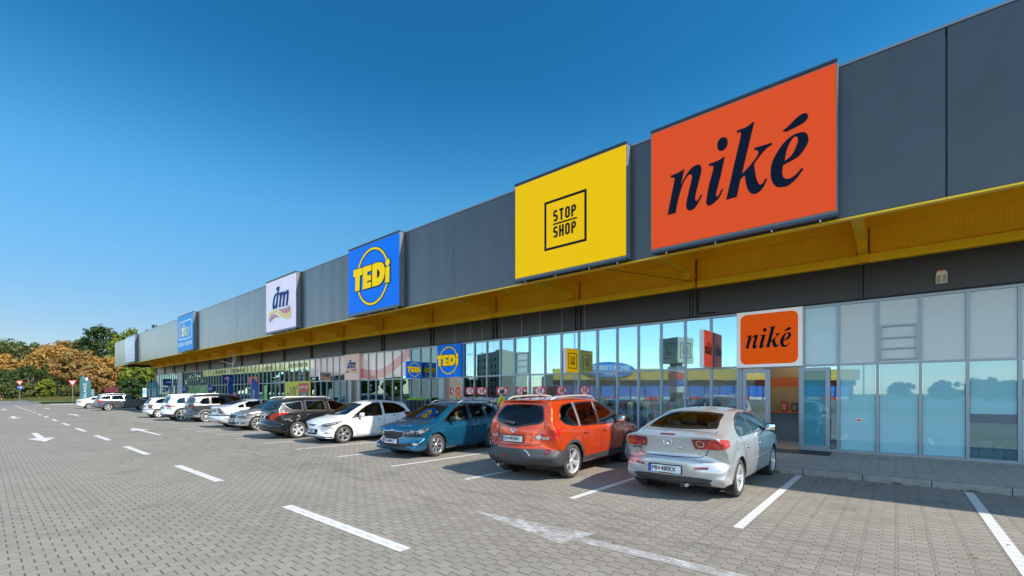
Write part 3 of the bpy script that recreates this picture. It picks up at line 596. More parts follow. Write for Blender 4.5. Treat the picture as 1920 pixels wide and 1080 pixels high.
# banners and stickers on the glass
def banner(label, name, x0, x1, z0, z1, m, y=14.91):
    r = thing(name, label, 'banner', ((x0+x1)/2, y, (z0+z1)/2)); mb = MB(); mb.box(-(x1-x0)/2, (x1-x0)/2, 0, .012, -(z1-z0)/2, (z1-z0)/2); mb.build('cloth', m, r); return r
s = banner('yellow discount banner with large grey minus ten and a red panel on the shop glass', 'banner', -35.4, -31.3, .95, 2.62, M('banner yellow', (.62, .58, .03), .5))
gm = M('banner grey print', (.13, .13, .09), .5)
text('lettering', '-10', 1.15, gm, s, (-.95, 0), -.004, .95, .03); text('lettering', '%', .35, gm, s, (-.02, .38), -.004)
mb = MB(); mb.box(.25, 1.85, -.008, -.001, -.2, .68); mb.build('print_panel', M('banner red print', (.62, .07, .05), .5), s); mb = MB(); mb.box(.25, 1.85, -.009, -.002, -.35, .02); mb.build('print_panel', gm, s)
text('lettering', 'HAPPY DAY', .27, m_white, s, (1.05, .38), -.012); text('lettering', 'BONUS', .2, m_white, s, (1.05, -.15), -.014); text('lettering', 'DO 30. 9.', .24, gm, s, (1.05, -.6), -.004)
s = banner('lime green poster taped inside the far shop glass', 'poster', -39.3, -38.7, .9, 2.4, M('lime poster', (.25, .65, .08), .5))
text('lettering', 'AKCIA', .2, m_white, s, (0, .3), -.004)
# ---------------------------------------------------------------- car builder
m_tyre = M('tyre rubber', (.055, .049, .043), .75, bump=.2, bs=90); m_rim = M('alloy rim', (.66, .66, .65), .35, .55, var=.05); m_rimd = M('dark rim recess', (.05, .05, .05), .5, .5)
m_trim = M('grey plastic trim', (.045, .047, .05), .55, bump=.15, bs=200); m_seal = M('window seal', (.012, .012, .013), .35, 0, .3); m_gap = M('panel gap', (.006, .006, .006), .8)
m_chrome = M('chrome', (.75, .75, .76), .08, 1.0, var=.02); m_mir = M('mirror silvering', (.85, .87, .88), .01, 1, var=0)
m_seat = M('seat cloth', (.10, .10, .105), .85); m_seatl = M('beige seat cloth', (.36, .34, .30), .85); m_cabin = M('cabin plastic', (.03, .03, .032), .7)
m_plate = M('plate white', (.72, .72, .70), .4, 0, .3, var=.02); m_plb = M('plate blue', (.01, .08, .45), .4); m_under = M('underbody', (.012, .012, .012), .9)
def lensmat(name, c, deep):
    g = newmat(name); v = g.n('ShaderNodeTexVoronoi'); v.inputs['Scale'].default_value = 26; g.l(g.obj(), v.inputs['Vector'])
    g.l(g.mix(g.ramp(v.outputs[0], .1, .6), c, deep), g.b.inputs['Base Color']); g.b.inputs['Roughness'].default_value = .12; g.b.inputs['Coat Weight'].default_value = 1; g.b.inputs['Coat Roughness'].default_value = .02
    bp = g.n('ShaderNodeBump'); bp.inputs['Strength'].default_value = .3; bp.inputs['Distance'].default_value = .01; g.l(v.outputs[0], bp.inputs['Height']); g.l(bp.outputs[0], g.b.inputs['Normal'])
    return g.mat
m_red = lensmat('red lamp lens', (.30, .006, .006), (.14, .003, .003)); m_redl = lensmat('bright red lamp lens', (.78, .03, .010), (.42, .010, .005)); m_amb = lensmat('amber lamp lens', (.75, .16, .01), (.5, .08, .01)); m_clr = lensmat('clear lamp lens', (.55, .57, .58), (.22, .23, .24)); m_hl = lensmat('headlamp lens', (.42, .45, .48), (.06, .065, .07))
m_cg = glassmat('car glass', (.62, .70, .66), (.9, .97, 1), .04, 1.5); m_cgd = glassmat('dark car glass', (.10, .12, .13), (.7, .8, .85), .02, 1.38); m_cgg = glassmat('green tinted windscreen', (.55, .68, .60), (.85, .97, 1), .10, 1.5)
def paintmat(name, c, metal=.0, rough=.35, flake=.04):
    g = newmat(name); b = g.b; n = g.noise(2.0, 4, g.obj()); n2 = g.noise(7, 5, g.obj(), .65)
    dirt = g.ramp(n2, .52, .8)
    sep = g.n('ShaderNodeSeparateXYZ'); g.l(g.obj(), sep.inputs[0]); low = g.ramp(sep.outputs[2], .75, .2)
    cc = g.mix(g.ramp(n, .3, .7), tuple(v*.97 for v in c), tuple(min(1, v*1.03) for v in c))
    cc = g.mix(g.m('MULTIPLY', dirt, g.m('MULTIPLY_ADD', low, .28, .0)), cc, (.22, .19, .15))
    g.l(cc, b.inputs['Base Color']); b.inputs['Metallic'].default_value = metal
    g.l(g.m('MULTIPLY_ADD', dirt, .04, rough), b.inputs['Roughness']); b.inputs['Coat Weight'].default_value = .9; b.inputs['Coat Roughness'].default_value = .04
    if metal > 0:
        fl = g.noise(1200, 1, g.obj()); bp = g.n('ShaderNodeBump'); bp.inputs['Strength'].default_value = flake; bp.inputs['Distance'].default_value = .001; g.l(fl, bp.inputs['Height']); g.l(bp.outputs[0], b.inputs['Normal'])
    return g.mat
FT = {'F': (.60, .155), 'f': (.66, .12), 'D': (.76, .05), 'C': (.74, .05), 'G': (None, .045), 'S': (None, .075), 'B': (.88, 0.0)}
def interp(x, tb):
    if x <= tb[0][0]: return tb[0][1]
    for (a, b), (c, d) in zip(tb, tb[1:]):
        if x <= c: return b+(d-b)*(x-a)/(c-a)
    return tb[-1][1]
def clip_poly(poly, r=.03, n=3):
    """round the corners of a polygon"""
    P = [Vector(p) for p in poly]; out = []
    for i in range(len(P)):
        a, b, c = P[i-1], P[i], P[(i+1) % len(P)]; u = (a-b); v = (c-b); k = min(r, u.length*.45, v.length*.45)
        p0 = b+u.normalized()*k; p1 = b+v.normalized()*k
        for j in range(n+1): t = j/n; out.append(p0*(1-t)**2+b*2*t*(1-t)+p1*t*t)
    return out
def inset(P, d):
    A = sum(P[i-1].x*P[i].y-P[i].x*P[i-1].y for i in range(len(P))); s = 1 if A > 0 else -1; out = []
    for i in range(len(P)):
        a, b, c = P[i-1], P[i], P[(i+1) % len(P)]; u = (b-a); v = (c-b)
        if u.length < 1e-6: u = v
        if v.length < 1e-6: v = u
        u.normalize(); v.normalize(); n1 = Vector((-u.y, u.x))*s; n2 = Vector((-v.y, v.x))*s; m = (n1+n2)
        if m.length < 1e-5: m = n1
        m.normalize(); out.append(b+m*d/max(.5, m.dot(n1)))
    return out
def dens(P, st):
    out = []
    for i in range(len(P)):
        a, b = P[i], P[(i+1) % len(P)]; k = max(1, int((b-a).length/st))
        for j in range(k): out.append(a.lerp(b, j/k))
    return out
def inside(p, P):
    c = False
    for i in range(len(P)):
        a, b = P[i-1], P[i]
        if (a.y > p.y) != (b.y > p.y) and p.x < (b.x-a.x)*(p.y-a.y)/(b.y-a.y)+a.x: c = not c
    return c
class Car:
    def __init__(c, name, label, cat, paint, loc, rz, w, rad, wb, out, belt, roofz, wr, res=.045, group=None, low=.20, cut_arch=.05, flare=.012, tuck=1.0):
        c.root = thing(name, label, cat, (loc[0], loc[1], 0), rz, group); c.w = w; c.R = rad; c.wb = wb; c.paint = paint; c.res = res
        c.belt = belt; c.roofz = roofz; c.wr = wr; c.flare = flare; c.Ra = rad+cut_arch; c.low = low; c.tuck = tuck
        c.ymin = min(p[0] for p in out); c.ymax = max(p[0] for p in out); c.holes = []
        # dense outline
        P = [Vector((p[0], p[1])) for p in out]; N = len(P); S = []
        for i in range(N):
            a, b = P[i], P[(i+1) % N]; pa, nb = P[i-1], P[(i+2) % N]; ca, cb = '!' in out[i][2], '!' in out[(i+1) % N][2]
            L = (b-a).length; ta = (b-a) if ca else (b-pa)*(L/((a-pa).length+L)); tb = (b-a) if cb else (nb-a)*(L/((nb-b).length+L))
            k = max(1, round(L/res)); va = c.ty(out[i][2], a); vb = c.ty(out[(i+1) % N][2], b)
            for j in range(k):
                t = j/k; t2 = t*t; t3 = t2*t
                q = a*(2*t3-3*t2+1)+ta*(t3-2*t2+t)+b*(-2*t3+3*t2)+tb*(t3-t2); e = t*t*(3-2*t)
                S.append((q, va[0]+(vb[0]-va[0])*e, va[1]+(vb[1]-va[1])*e))
        n = len(S); nq = max(8, int(1.5/res/1.6)); nr = max(10, int(.95/res)); verts = []; faces = []
        zs = .55
        N0 = []
        for i in range(n): d = S[(i+1) % n][0]-S[i-1][0]; d.normalize(); N0.append(Vector((d.y, -d.x)))
        kw = max(2, round(.16/res))
        NS = []
        for i in range(n):
            v = Vector((0, 0))
            for q in range(-kw, kw+1): v += N0[(i+q) % n]*(kw+1-abs(q))
            v.normalize(); NS.append(v)
        c.corners = [Vector(p[:2]) for p in out if '!' in p[2]]
        y0, y1 = c.ymin+.55, c.ymax-.6
        # soften the change of width and crown along the outline, then keep the edge loop star-shaped round its spine
        def avg(vals, k): return [sum(vals[(i+q) % n]*(k+1-abs(q)) for q in range(-k, k+1))/((k+1)**2) for i in range(n)]
        WE = avg([s[1] for s in S], max(1, round(.09/res))); CR = avg([s[2] for s in S], max(1, round(.14/res)))
        EP = [S[i][0]+NS[i]*CR[i] for i in range(n)]
        for side, cy in ((0, y0), (1, y1)):
            idx = [i for i in range(n) if (EP[i].x < cy if side == 0 else EP[i].x > cy)]
            # order the run so it is contiguous
            st0 = next(i for i in idx if (i-1) % n not in idx); run = [(st0+k) % n for k in range(len(idx))]
            ang = []
            for i in run:
                d = EP[i]-Vector((cy, zs)); a = atan2(d.y, d.x)
                if side == 0 and a < -.001-0*pi and a < 0: a += 2*pi
                ang.append(a)
            # clockwise travel: angles must fall
            m = len(ang); hi = ang[:]; lo = ang[:]
            for k in range(1, m): hi[k] = min(hi[k], hi[k-1]-.0025)
            for k in range(m-2, -1, -1): lo[k] = max(lo[k], lo[k+1]+.0025)
            for k, i in enumerate(run):
                a = (hi[k]+lo[k])/2; r_ = (EP[i]-Vector((cy, zs))).length; EP[i] = Vector((cy+r_*cos(a), zs+r_*sin(a)))
        E = []
        for i in range(n):
            q = S[i][0]; we = WE[i]; e = EP[i]
            for j in range(nq+1):
                t = -1+2*j/nq; p = q+(e-q)*(t*t*(.75+.25*t*t)); verts.append((t*we, p.x, p.y))
            E.append((e, we, CR[i]))
        st = nq+1
        for i in range(n):
            for j in range(nq): a = i*st+j; b = ((i+1) % n)*st+j; faces.append((a, a+1, b+1, b))
        for sgn in (1, -1):
            prev = [i*st+(nq if sgn > 0 else 0) for i in range(n)]
            for k in range(1, nr+1):
                cur = []
                for i in range(n):
                    e, we, cr = E[i]; sp = Vector((min(max(e.x, y0), y1), zs)); t = (k/nr)**1.35; p = e.lerp(sp, t); d = (p-e).length
                    W = c.W(p.x, p.y); W0 = c.W(e.x, e.y); r = min(max(4*cr*max(W0-we, .01)/we, .06), .45); g = 1-(1-min(1, d/r))**2
                    x = we+(W-we)*g
                    cur.append(len(verts)); verts.append((sgn*x, p.x, p.y))
                for i in range(n):
                    j = (i+1) % n; f = (prev[i], prev[j], cur[j], cur[i]) if sgn > 0 else (prev[j], prev[i], cur[i], cur[j]); faces.append(f)
                prev = cur
        # close round arches
        c.verts = [Vector(v) for v in verts]
        for v in c.verts:
            if abs(v.x) > .5*w:
                for ya in (0, wb):
                    dy, dz = v.y-ya, v.z-rad; r = hypot(dy, dz)
                    if abs(r-c.Ra) < .024*res/.045+.002 and r > 0: v.y = ya+dy*c.Ra/r; v.z = rad+dz*c.Ra/r
        c.faces = faces; c.bvh = BVHTree.FromPolygons(c.verts, faces)
    def ty(c, t, p):
        we, cr = FT[t[0]]
        if we is None: return (c.W(p.x, p.y)-.055, cr)
        return (we*c.w, cr)
    def W(c, y, z):
        b = c.belt[0]+c.belt[1]*y
        w = c.w
        if z < b-.05: f = interp(z, [(.12, .90), (.25, .955), (.40, .985), (.55, .998), (.66, 1.0), (.80, .992), (b-.05, .975)])
        elif z < b+.02: f = interp(z, [(b-.05, .975), (b-.015, .955), (b+.02, .925)])
        else:
            u = (z-b-.02)/(c.roofz-b-.02); f = .925+(c.wr/w-.925)*(u**1.15)
        fr = max(0, y-(c.wb-.25))/(c.ymax-c.wb+.25); re = max(0, .1-y)/(.1-c.ymin)
        f *= 1-.095*c.tuck*fr**2-.085*c.tuck*re**2
        x = w*f
        for ya in (0, c.wb):
            r = hypot(y-ya, z-c.R); k = (r-c.Ra)/.13
            if -1 < k < 1 and z < b-.05: x += c.flare*(1-k*k)**2
        return x
    def ray(c, mode, a, b):
        if mode == 'R': o, d = Vector((2, a, b)), Vector((-1, 0, 0))
        elif mode == 'L': o, d = Vector((-2, a, b)), Vector((1, 0, 0))
        elif mode == 'rear': o, d = Vector((a, c.ymin-1, b)), Vector((0, 1, 0))
        elif mode == 'front': o, d = Vector((a, c.ymax+1, b)), Vector((0, -1, 0))
        elif mode == 'top': o, d = Vector((a, b, 3)), Vector((0, 0, -1))
        elif mode == 'rp': t = radians(a); cy = c.ymin+.8; d = Vector((-sin(t), cos(t), 0)); o = Vector((0, cy, b))-d*3
        elif mode == 'fp': t = radians(a); cy = c.ymax-.8; d = Vector((-sin(t), -cos(t), 0)); o = Vector((0, cy, b))-d*3
        h = c.bvh.ray_cast(o, d)
        return h[0], h[1], d
    def decal(c, name, poly, mode, mat, off=.004, st=.035, rnd=.02, parent=None, hole=None, sm=True, ring=None, proud=None):
        P = clip_poly(poly, rnd) if rnd else [Vector(p) for p in poly]
        sc = 57 if mode in ('rp', 'fp') else 1    # degrees to about metres*57
        def sx(p): return Vector((p.x/sc*.8, p.y)) if sc > 1 else p
        def ux(p): return Vector((p.x*sc/.8, p.y)) if sc > 1 else p
        P = clip_poly([sx(Vector(p)) for p in poly], rnd) if rnd else [sx(Vector(p)) for p in poly]
        B = dens(P, st); vs = list(B); ed = [(i, (i+1) % len(B)) for i in range(len(B))]
        inner = None
        if ring:
            I = dens(inset(P, ring), st); k = len(vs); vs += I; ed += [(k+i, k+(i+1) % len(I)) for i in range(len(I))]; inner = I
        xs = [p.x for p in B]; ys = [p.y for p in B]
        if not ring:
            x = min(xs)+st*.7
            while x < max(xs):
                y = min(ys)+st*.7
                while y < max(ys):
                    q = Vector((x, y))
                    if inside(q, B) and min((q-p).length for p in B) > st*.45: vs.append(q)
                    y += st
                x += st
        r = geometry.delaunay_2d_cdt([Vector((p.x, p.y)) for p in vs], ed, [], 0, 1e-5)
        V, F = r[0], r[2]; V3 = []; ok = []
        for q in V:
            u = ux(q); h, n, d = c.ray(mode, u.x, u.y)
            if h is None: V3.append(Vector((0, 0, 0))); ok.append(False)
            else:
                V3.append(h+n*off*(1 if n.dot(d) < 0 else -1)); ok.append(True)
        F2 = []
        for f in F:
            if not all(ok[i] for i in f): continue
            m = sum((Vector(V[i]) for i in f), Vector((0, 0)))/len(f)
            if not inside(m, B) or (inner and inside(m, inner)): continue
            a, b_, cc = V3[f[0]], V3[f[1]], V3[f[2]]
            if max((a-b_).length, (b_-cc).length, (a-cc).length) > st*6+.12: continue
            F2.append(f)
        mb = MB(); mb.add(V3, F2, 0, sm); o = mb.build(name, mat, parent or c.root)
        if hole is not None: c.holes.append((mode, inset(P, hole), ux, sc))
        return o
    def strip(c, name, pts, wd, mode, mat, off=.004, closed=False, parent=None, st=.05, thick=None):
        """narrow band following the body along a 2D path"""
        P = [Vector(p) for p in pts]
        if closed: P.append(P[0])
        Q = []
        for a, b in zip(P, P[1:]):
            k = max(1, int((b-a).length/st)) if mode not in ('rp', 'fp') else 6
            for j in range(k): Q.append(a.lerp(b, j/k))
        Q.append(P[-1]); L = []; n = len(Q); kx = 60 if mode in ('rp', 'fp') else 1
        for i, q in enumerate(Q):
            d = Q[min(i+1, n-1)]-Q[max(i-1, 0)]; d = Vector((d.x/kx, d.y)); d.normalize(); m = Vector((-d.y*kx, d.x))*wd/2
            for s in (1, 0, -1):
                h, nn, dd = c.ray(mode, q.x+m.x*s, q.y+m.y*s)
                L.append(None if h is None else h+nn*(off if thick is None or s else thick)*(1 if nn.dot(dd) < 0 else -1))
        F = []
        for i in range(n-1):
            for s in (0, 1):
                f = (3*i+s, 3*i+s+1, 3*i+s+4, 3*i+s+3)
                if all(L[k] is not None for k in f): F.append(f)
        mb = MB(); mb.add([p or Vector((0, 0, 0)) for p in L], F, 0, True); return mb.build(name, mat, parent or c.root)
    def window(c, name, poly, mode, glass=None, ring=.032, rnd=.05, seal=None):
        g = c.decal(name, poly, mode, glass or m_cg, off=.004, rnd=rnd, hole=.018)
        c.decal('window_seal', poly, mode, seal or m_seal, off=.0065, rnd=rnd, ring=ring, parent=g)
        return g
    def both(c, fn, *a, **k):
        for m in ('R', 'L'): fn(a[0], a[1], m, *a[2:], **k)
    def finish(c, seatm=None, lining=None):
        kill = set()
        for i, f in enumerate(c.faces):
            m = sum((c.verts[k] for k in f), Vector())/len(f)
            if abs(m.x) > .56*c.w:
                for ya in (0, c.wb):
                    if hypot(m.y-ya, m.z-c.R) < c.Ra-.001 and m.z < c.R+c.Ra: kill.add(i)
            for (mode, P, ux, sc) in c.holes:
                if mode == 'R' and m.x > 0.3 or mode == 'L' and m.x < -.3: q = Vector((m.y, m.z))
                elif mode == 'rear' and m.y < c.wb*.5: q = Vector((m.x, m.z))
                elif mode == 'front' and m.y > c.wb*.5: q = Vector((m.x, m.z))
                else: continue
                if abs(m.x) < .3 and mode in 'RL': continue
                if mode in ('rear', 'front'):
                    n = (c.verts[f[1]]-c.verts[f[0]]).cross(c.verts[f[2]]-c.verts[f[1]])
                    if n.length and abs(n.normalized().x) > .85: continue
                else:
                    n = (c.verts[f[1]]-c.verts[f[0]]).cross(c.verts[f[2]]-c.verts[f[1]])
                    if n.length and abs(n.normalized().x) < .35: continue
                if inside(q, P): kill.add(i)
        F = [f for i, f in enumerate(c.faces) if i not in kill]
        bm = bmesh.new(); vs = [bm.verts.new(v) for v in c.verts]
        for f in F:
            try: bm.faces.new([vs[k] for k in f])
            except ValueError: pass
        bmesh.ops.remove_doubles(bm, verts=bm.verts[:], dist=.0008)
        bmesh.ops.delete(bm, geom=[v for v in bm.verts if not v.link_faces], context='VERTS')
        bmesh.ops.recalc_face_normals(bm, faces=bm.faces[:]); bm.normal_update()
        me = bpy.data.meshes.new('body'); bm.to_mesh(me); me.materials.append(c.paint); me.polygons.foreach_set('use_smooth', [True]*len(me.polygons))
        o = bpy.data.objects.new('body', me); COL.objects.link(o); o.parent = c.root
        bad = [f for f in bm.faces if (f.calc_center_median().z < c.belt[0]-.12 and (f.calc_center_median().y < c.ymin+.35 or f.calc_center_median().y > c.wb-.1)) or f.calc_center_median().z < c.low+.05 or min((Vector(f.calc_center_median().yz)-k).length for k in c.corners) < .17 or f.calc_center_median().y > c.wb+.35 or f.calc_center_median().y < c.ymin+.12]
        bmesh.ops.delete(bm, geom=bad, context='FACES')
        for v in bm.verts: v.co -= v.normal*.022
        bmesh.ops.reverse_faces(bm, faces=bm.faces[:])
        me = bpy.data.meshes.new('headlining'); bm.to_mesh(me); me.materials.append(lining or m_cabin); me.polygons.foreach_set('use_smooth', [True]*len(me.polygons)); bm.free()
        o = bpy.data.objects.new('cabin_lining', me); COL.objects.link(o); o.parent = c.root
        # wheel housings
        for ya in (0, c.wb):
            for s in (1, -1):
                mb = MB(); n = 20; r = c.Ra+.004; x0 = s*c.w*.97; x1 = s*c.w*.56
                vs = [];
                for i in range(n+1): t = radians(-28+236*i/n); vs += [(x0, ya+r*cos(t), c.R+r*sin(t)), (x1, ya+r*cos(t), c.R+r*sin(t))]
                mb.add(vs, [(2*i, 2*i+1, 2*i+3, 2*i+2) for i in range(n)], 0, True)
                mb.add([(x1, ya+r*cos(2*pi*i/n), c.R+r*sin(2*pi*i/n)) for i in range(n)], [list(range(n))])
                mb.build('wheel_housing', m_under, c.root)
        # cabin
        mb = MB(); mb.box(-c.w*.55, c.w*.55, c.ymin+.5, c.ymax-.5, c.low+.02, c.low+.12); mb.box(-c.w*.82, c.w*.82, .42, c.wb-.45, c.low+.02, c.low+.1)
        bz = c.belt[0]+c.belt[1]*c.wb*.5
        mb.rbox((0, c.wb-.42, bz-.13), (c.w*.8, .28, .13)); mb.build('dashboard', m_cabin, c.root)
        sm = seatm or m_seat
        for (x, y, wd) in ((-.37, c.wb-1.28, .25), (.37, c.wb-1.28, .25), (0, c.wb-2.15, .62)):
            mb = MB(); mb.rbox((x, y+.22, bz-.52), (wd, .27, .10), bev=.6); mb.rbox((x, y-.06, bz-.19), (wd*.95, .08, .33), Matrix.Rotation(radians(14), 3, 'X'), bev=.8)
            if wd < .5: mb.rbox((x, y-.16, bz+.25), (.13, .055, .10), Matrix.Rotation(radians(10), 3, 'X'), bev=.8); mb.cyl((x-.05, y-.14, bz+.1), (x-.05, y-.16, bz+.2), .008); mb.cyl((x+.05, y-.14, bz+.1), (x+.05, y-.16, bz+.2), .008)
            else:
                for hx in (-.38, .38): mb.rbox((hx, y-.17, bz+.18), (.13, .05, .08), bev=.8)
            mb.build('seat', sm, c.root)
        mb = MB(); t0 = Matrix.Rotation(radians(25), 3, 'X')
        mb.lathe([(.17, -.012), (.185, 0), (.17, .012), (.158, 0), (.17, -.012)], 'y', (-.37, c.wb-.78, bz-.1), 20); mb.build('steering_wheel', m_cabin, c.root)
    def wheels(c, spokes=5, style=0, rimr=None, rimm=None, tw=.205, x=None, steer=0):
        R_ = c.R; rr = (rimr or R_*.66)*1.07; hw = tw/2; xo = x or c.w-.005
        prof = [(rr-.008, -hw+.02), (rr+.012, -hw+.004), (R_*.84, -hw-.004), (R_*.95, -hw+.012), (R_-.004, -hw+.03), (R_, -hw*.5), (R_-.005, -hw*.48), (R_-.005, -hw*.42), (R_, -hw*.4), (R_, -.012), (R_-.006, -.01), (R_-.006, .01), (R_, .012), (R_, hw*.4), (R_-.005, hw*.42), (R_-.005, hw*.48), (R_, hw*.5), (R_-.004, hw-.03), (R_*.95, hw-.012), (R_*.84, hw+.004), (rr+.012, hw-.004), (rr-.008, hw-.02)]
        T = MB(); T.lathe(prof, 'x', n=44)
        k = MB(); k.lathe([(rr-.012, -hw+.03), (rr-.014, hw-.045), (rr+.004, hw-.018), (rr+.002, hw-.008), (rr-.012, hw-.012), (rr-.022, hw-.03)], 'x', n=44)
        k.lathe([(rr-.02, -.02), (.06, -.03), (.0, -.03)], 'x', n=32, mi=1)      # recess behind the spokes
        k.lathe([(R_*.42, hw-.085), (.05, hw-.09)], 'x', n=32, mi=2)             # brake disc
        k.lathe([(0, hw-.028), (.028, hw-.03), (.034, hw-.04), (.062, hw-.045), (.066, hw-.07)], 'x', n=24)
        for i in range(spokes):
            a0 = 2*pi*i/spokes+.3
            subs = [(0, 1)] if style == 0 else [(-.16, .55), (.16, .55)] if style == 1 else [(0, .6)]
            for da, ws in subs:
                a = a0+da; er = Vector((0, cos(a), sin(a))); et = Vector((0, -sin(a), cos(a))); a2 = a0+da*.4; e0 = Vector((0, cos(a2), sin(a2)))
                wi, wo = (.030 if style == 0 else .022)*ws*R_/.31*1.1, (.040 if style == 0 else .026)*ws*1.4*R_/.31
                if style == 2: wi, wo = .012, .02
                p0 = e0*.045; p1 = er*(rr-.010); xa, xb = hw-.045, hw-.022; rows = []
                for t, xx in ((0, xa), (.35, hw-.036), (.8, xb-.006), (1, xb)):
                    p = p0.lerp(p1, t); ww = wi+(wo-wi)*t
                    rows.append([(xx-.035,)+tuple((p-et*ww))[1:], (xx-.006,)+tuple((p-et*ww))[1:], (xx+.002,)+tuple((p-et*ww*.6))[1:], (xx+.002,)+tuple((p+et*ww*.6))[1:], (xx-.006,)+tuple((p+et*ww))[1:], (xx-.035,)+tuple((p+et*ww))[1:]])
                vs = [v for r in rows for v in r]; k.add(vs, [(6*r+q, 6*r+q+1, 6*r+q+7, 6*r+q+6) for r in range(3) for q in range(5)])
        ref = None
        for ya in (0, c.wb):
            for s in (1, -1):
                if ref is None:
                    t = T.build('wheel', m_tyre, c.root); q = k.build('rim', [rimm or m_rim, m_rimd, m_rimd], t, fix=False); ref = t
                else:
                    t = ref.copy(); COL.objects.link(t); q = ref.children[0].copy(); COL.objects.link(q); q.parent = t
                t.location = (s*(xo-hw), ya, R_); t.rotation_euler = (R.uniform(0, 6), 0, 0 if s > 0 else pi)
                if s < 0: t.rotation_euler = (R.uniform(0, 6), 0, pi)
                if steer and ya: t.rotation_euler = (0, 0, steer+(pi if s < 0 else 0))
        mb = MB(); mb.cyl((-c.w+.15, 0, R_), (c.w-.15, 0, R_), .035); mb.cyl((-c.w+.15, c.wb, R_), (c.w-.15, c.wb, R_), .03); mb.cyl((-.1, .3, .27), (-.1, c.wb-.3, .25), .04); mb.rbox((c.w*.4, c.ymin+.45, .30), (.25, .14, .08)); mb.build('underbody', m_under, c.root)
    def arches(c, wd, mat, n=26, a0=-7, a1=187, off=.008):
        for m in ('R', 'L'):
            for ya in (0, c.wb):
                pts = []
                for i in range(n+1): t = radians(a0+(a1-a0)*i/n); pts.append((ya+(c.Ra-.008)*cos(t), c.R+(c.Ra-.008)*sin(t)))
                for i in range(n, -1, -1): t = radians(a0+(a1-a0)*i/n); pts.append((ya+(c.Ra+wd)*cos(t), c.R+(c.Ra+wd)*sin(t)))
                c.decal('wheel_arch', pts, m, mat, off=off, rnd=0, st=.05)
    def mirrors(c, y, z, x=None, mat=None, size=1.0):
        x = x or c.w*.93
        for s in (1, -1):
            mb = MB(); mb.rbox((s*(x+.115), y, z+.065), (.105*size, .055, .072*size), bev=.9); mb.rbox((s*(x+.02), y+.01, z+.01), (.05, .03, .02), bev=.7)
            o = mb.build('wing_mirror', mat or c.paint, c.root)
            mb = MB(); mb.rbox((s*(x+.118), y-.056, z+.065), (.088*size, .006, .056*size), bev=.8); mb.build('mirror_glass', m_mir, o)
    def handle(c, y, z, mat=None):
        for m, s in (('R', 1), ('L', -1)):
            h, n, d = c.ray(m, y, z)
            if h is None: continue
            mb = MB(); mb.rbox((h.x+s*.022, y, z), (.012, .10, .014), bev=.9); mb.cyl((h.x, y-.08, z), (h.x+s*.02, y-.08, z), .012); mb.cyl((h.x, y+.08, z), (h.x+s*.02, y+.08, z), .012); mb.build('door_handle', mat or c.paint, c.root)
            c.decal('handle_recess', circ(y-.0, z, .055, .032), m, m_gap, off=.002, st=.03, rnd=0)
    def plate(c, txt, z, end='rear', x=0, tilt=0, yo=.012):
        h, n, d = c.ray(end, x, z)
        y = h.y+(-yo if end == 'rear' else yo); e = bpy.data.objects.new('number_plate', None); COL.objects.link(e); e.parent = c.root; e.location = (x, y, z); e.rotation_euler = (radians(tilt), 0, 0 if end == 'rear' else pi)
        mb = MB(); mb.box(-.275, .275, -.002, .02, -.072, .072); mb.build('plate_holder', m_blk, e)
        mb = MB(); mb.box(-.26, .26, -.008, -.0021, -.056, .056); mb.build('plate', m_plate, e)
        mb = MB(); mb.box(-.26, -.222, -.0095, -.0081, -.056, .056); mb.build('plate_band', m_plb, e)
        a, b = txt.split(' ')
        text('plate_text', a, .108, m_bk, e, (-.165, .0), -.010, .82, .0); text('plate_text', b, .108, m_bk, e, (.062, .0), -.010, .82, .0, spacing=1.02)
        curve_mesh('plate_crest', [[(-.105, .025), (-.07, .025), (-.07, -.005), (-.0875, -.025), (-.105, -.005)]], m_redl, e, 1, (-.005, 0), .001, 0, -.0095, False)
        return e
    def badge(c, z, end='rear', r=.05, x=0, mat=None, sx=1.25):
        h, n, d = c.ray(end, x, z); s = -1 if end == 'rear' else 1
        mb = MB(); mb.lathe([(r-.008, 0), (r, .008), (r, .012), (r-.012, .012), (r-.014, .004)], 'y', n=24); k = MB()
        k.v = mb.v; mb.v = [(v[0]*sx, v[1]*s, v[2]) for v in mb.v]
        mb.add([(-r*.9*sx, s*.01, r*.35), (-r*.5*sx, s*.01, r*.42), (0, s*.012, -r*.15), (r*.5*sx, s*.01, r*.42), (r*.9*sx, s*.01, r*.35), (r*.35*sx, s*.01, -.2*r), (0, s*.012, -r*.5), (-r*.35*sx, s*.01, -.2*r)], [(0, 1, 2, 7), (2, 3, 4, 5), (7, 2, 5, 6)])
        o = mb.build('badge', mat or m_chrome, c.root); o.location = (x, h.y-.004 if end == 'rear' else h.y+.004, z)
    def rails(c, pts, x, mat=None, h=.045):
        for s in (1, -1):
            mb = MB(); P = [(s*xx, y, z) for (xx, y, z) in pts]; mb.tube(P, [.016]+[.020]*(len(P)-2)+[.016], 8); mb.build('roof_rail', mat or m_rim, c.root)
    def antenna(c, y, z, x=0, l=.2):
        mb = MB(); mb.cyl((x, y, z-.01), (x, y, z+.02), .018, .012); mb.cyl((x, y, z+.02), (x, y-l*.6, z+l*.8), .010, .006); mb.build('antenna', m_blk, c.root)
def circ(a, b, ra, rb=None, n=14): return [(a+ra*cos(2*pi*i/n), b+(rb or ra)*sin(2*pi*i/n)) for i in range(n)]
# ---------------------------------------------------------------- the cars
def seam(c, pts, mode='R', wd=.012, both=True):
    for m in (('R', 'L') if both and mode in 'RL' else (mode,)): c.strip('panel_gap', pts, wd, m, m_gap, off=.0018)
def sides(c, polys, glass=None, ring=.026, name='side_window', rnd=.04):
    for m in ('R', 'L'):
        for p in polys: c.window(name, p, m, glass, ring, rnd)
CARS = {}
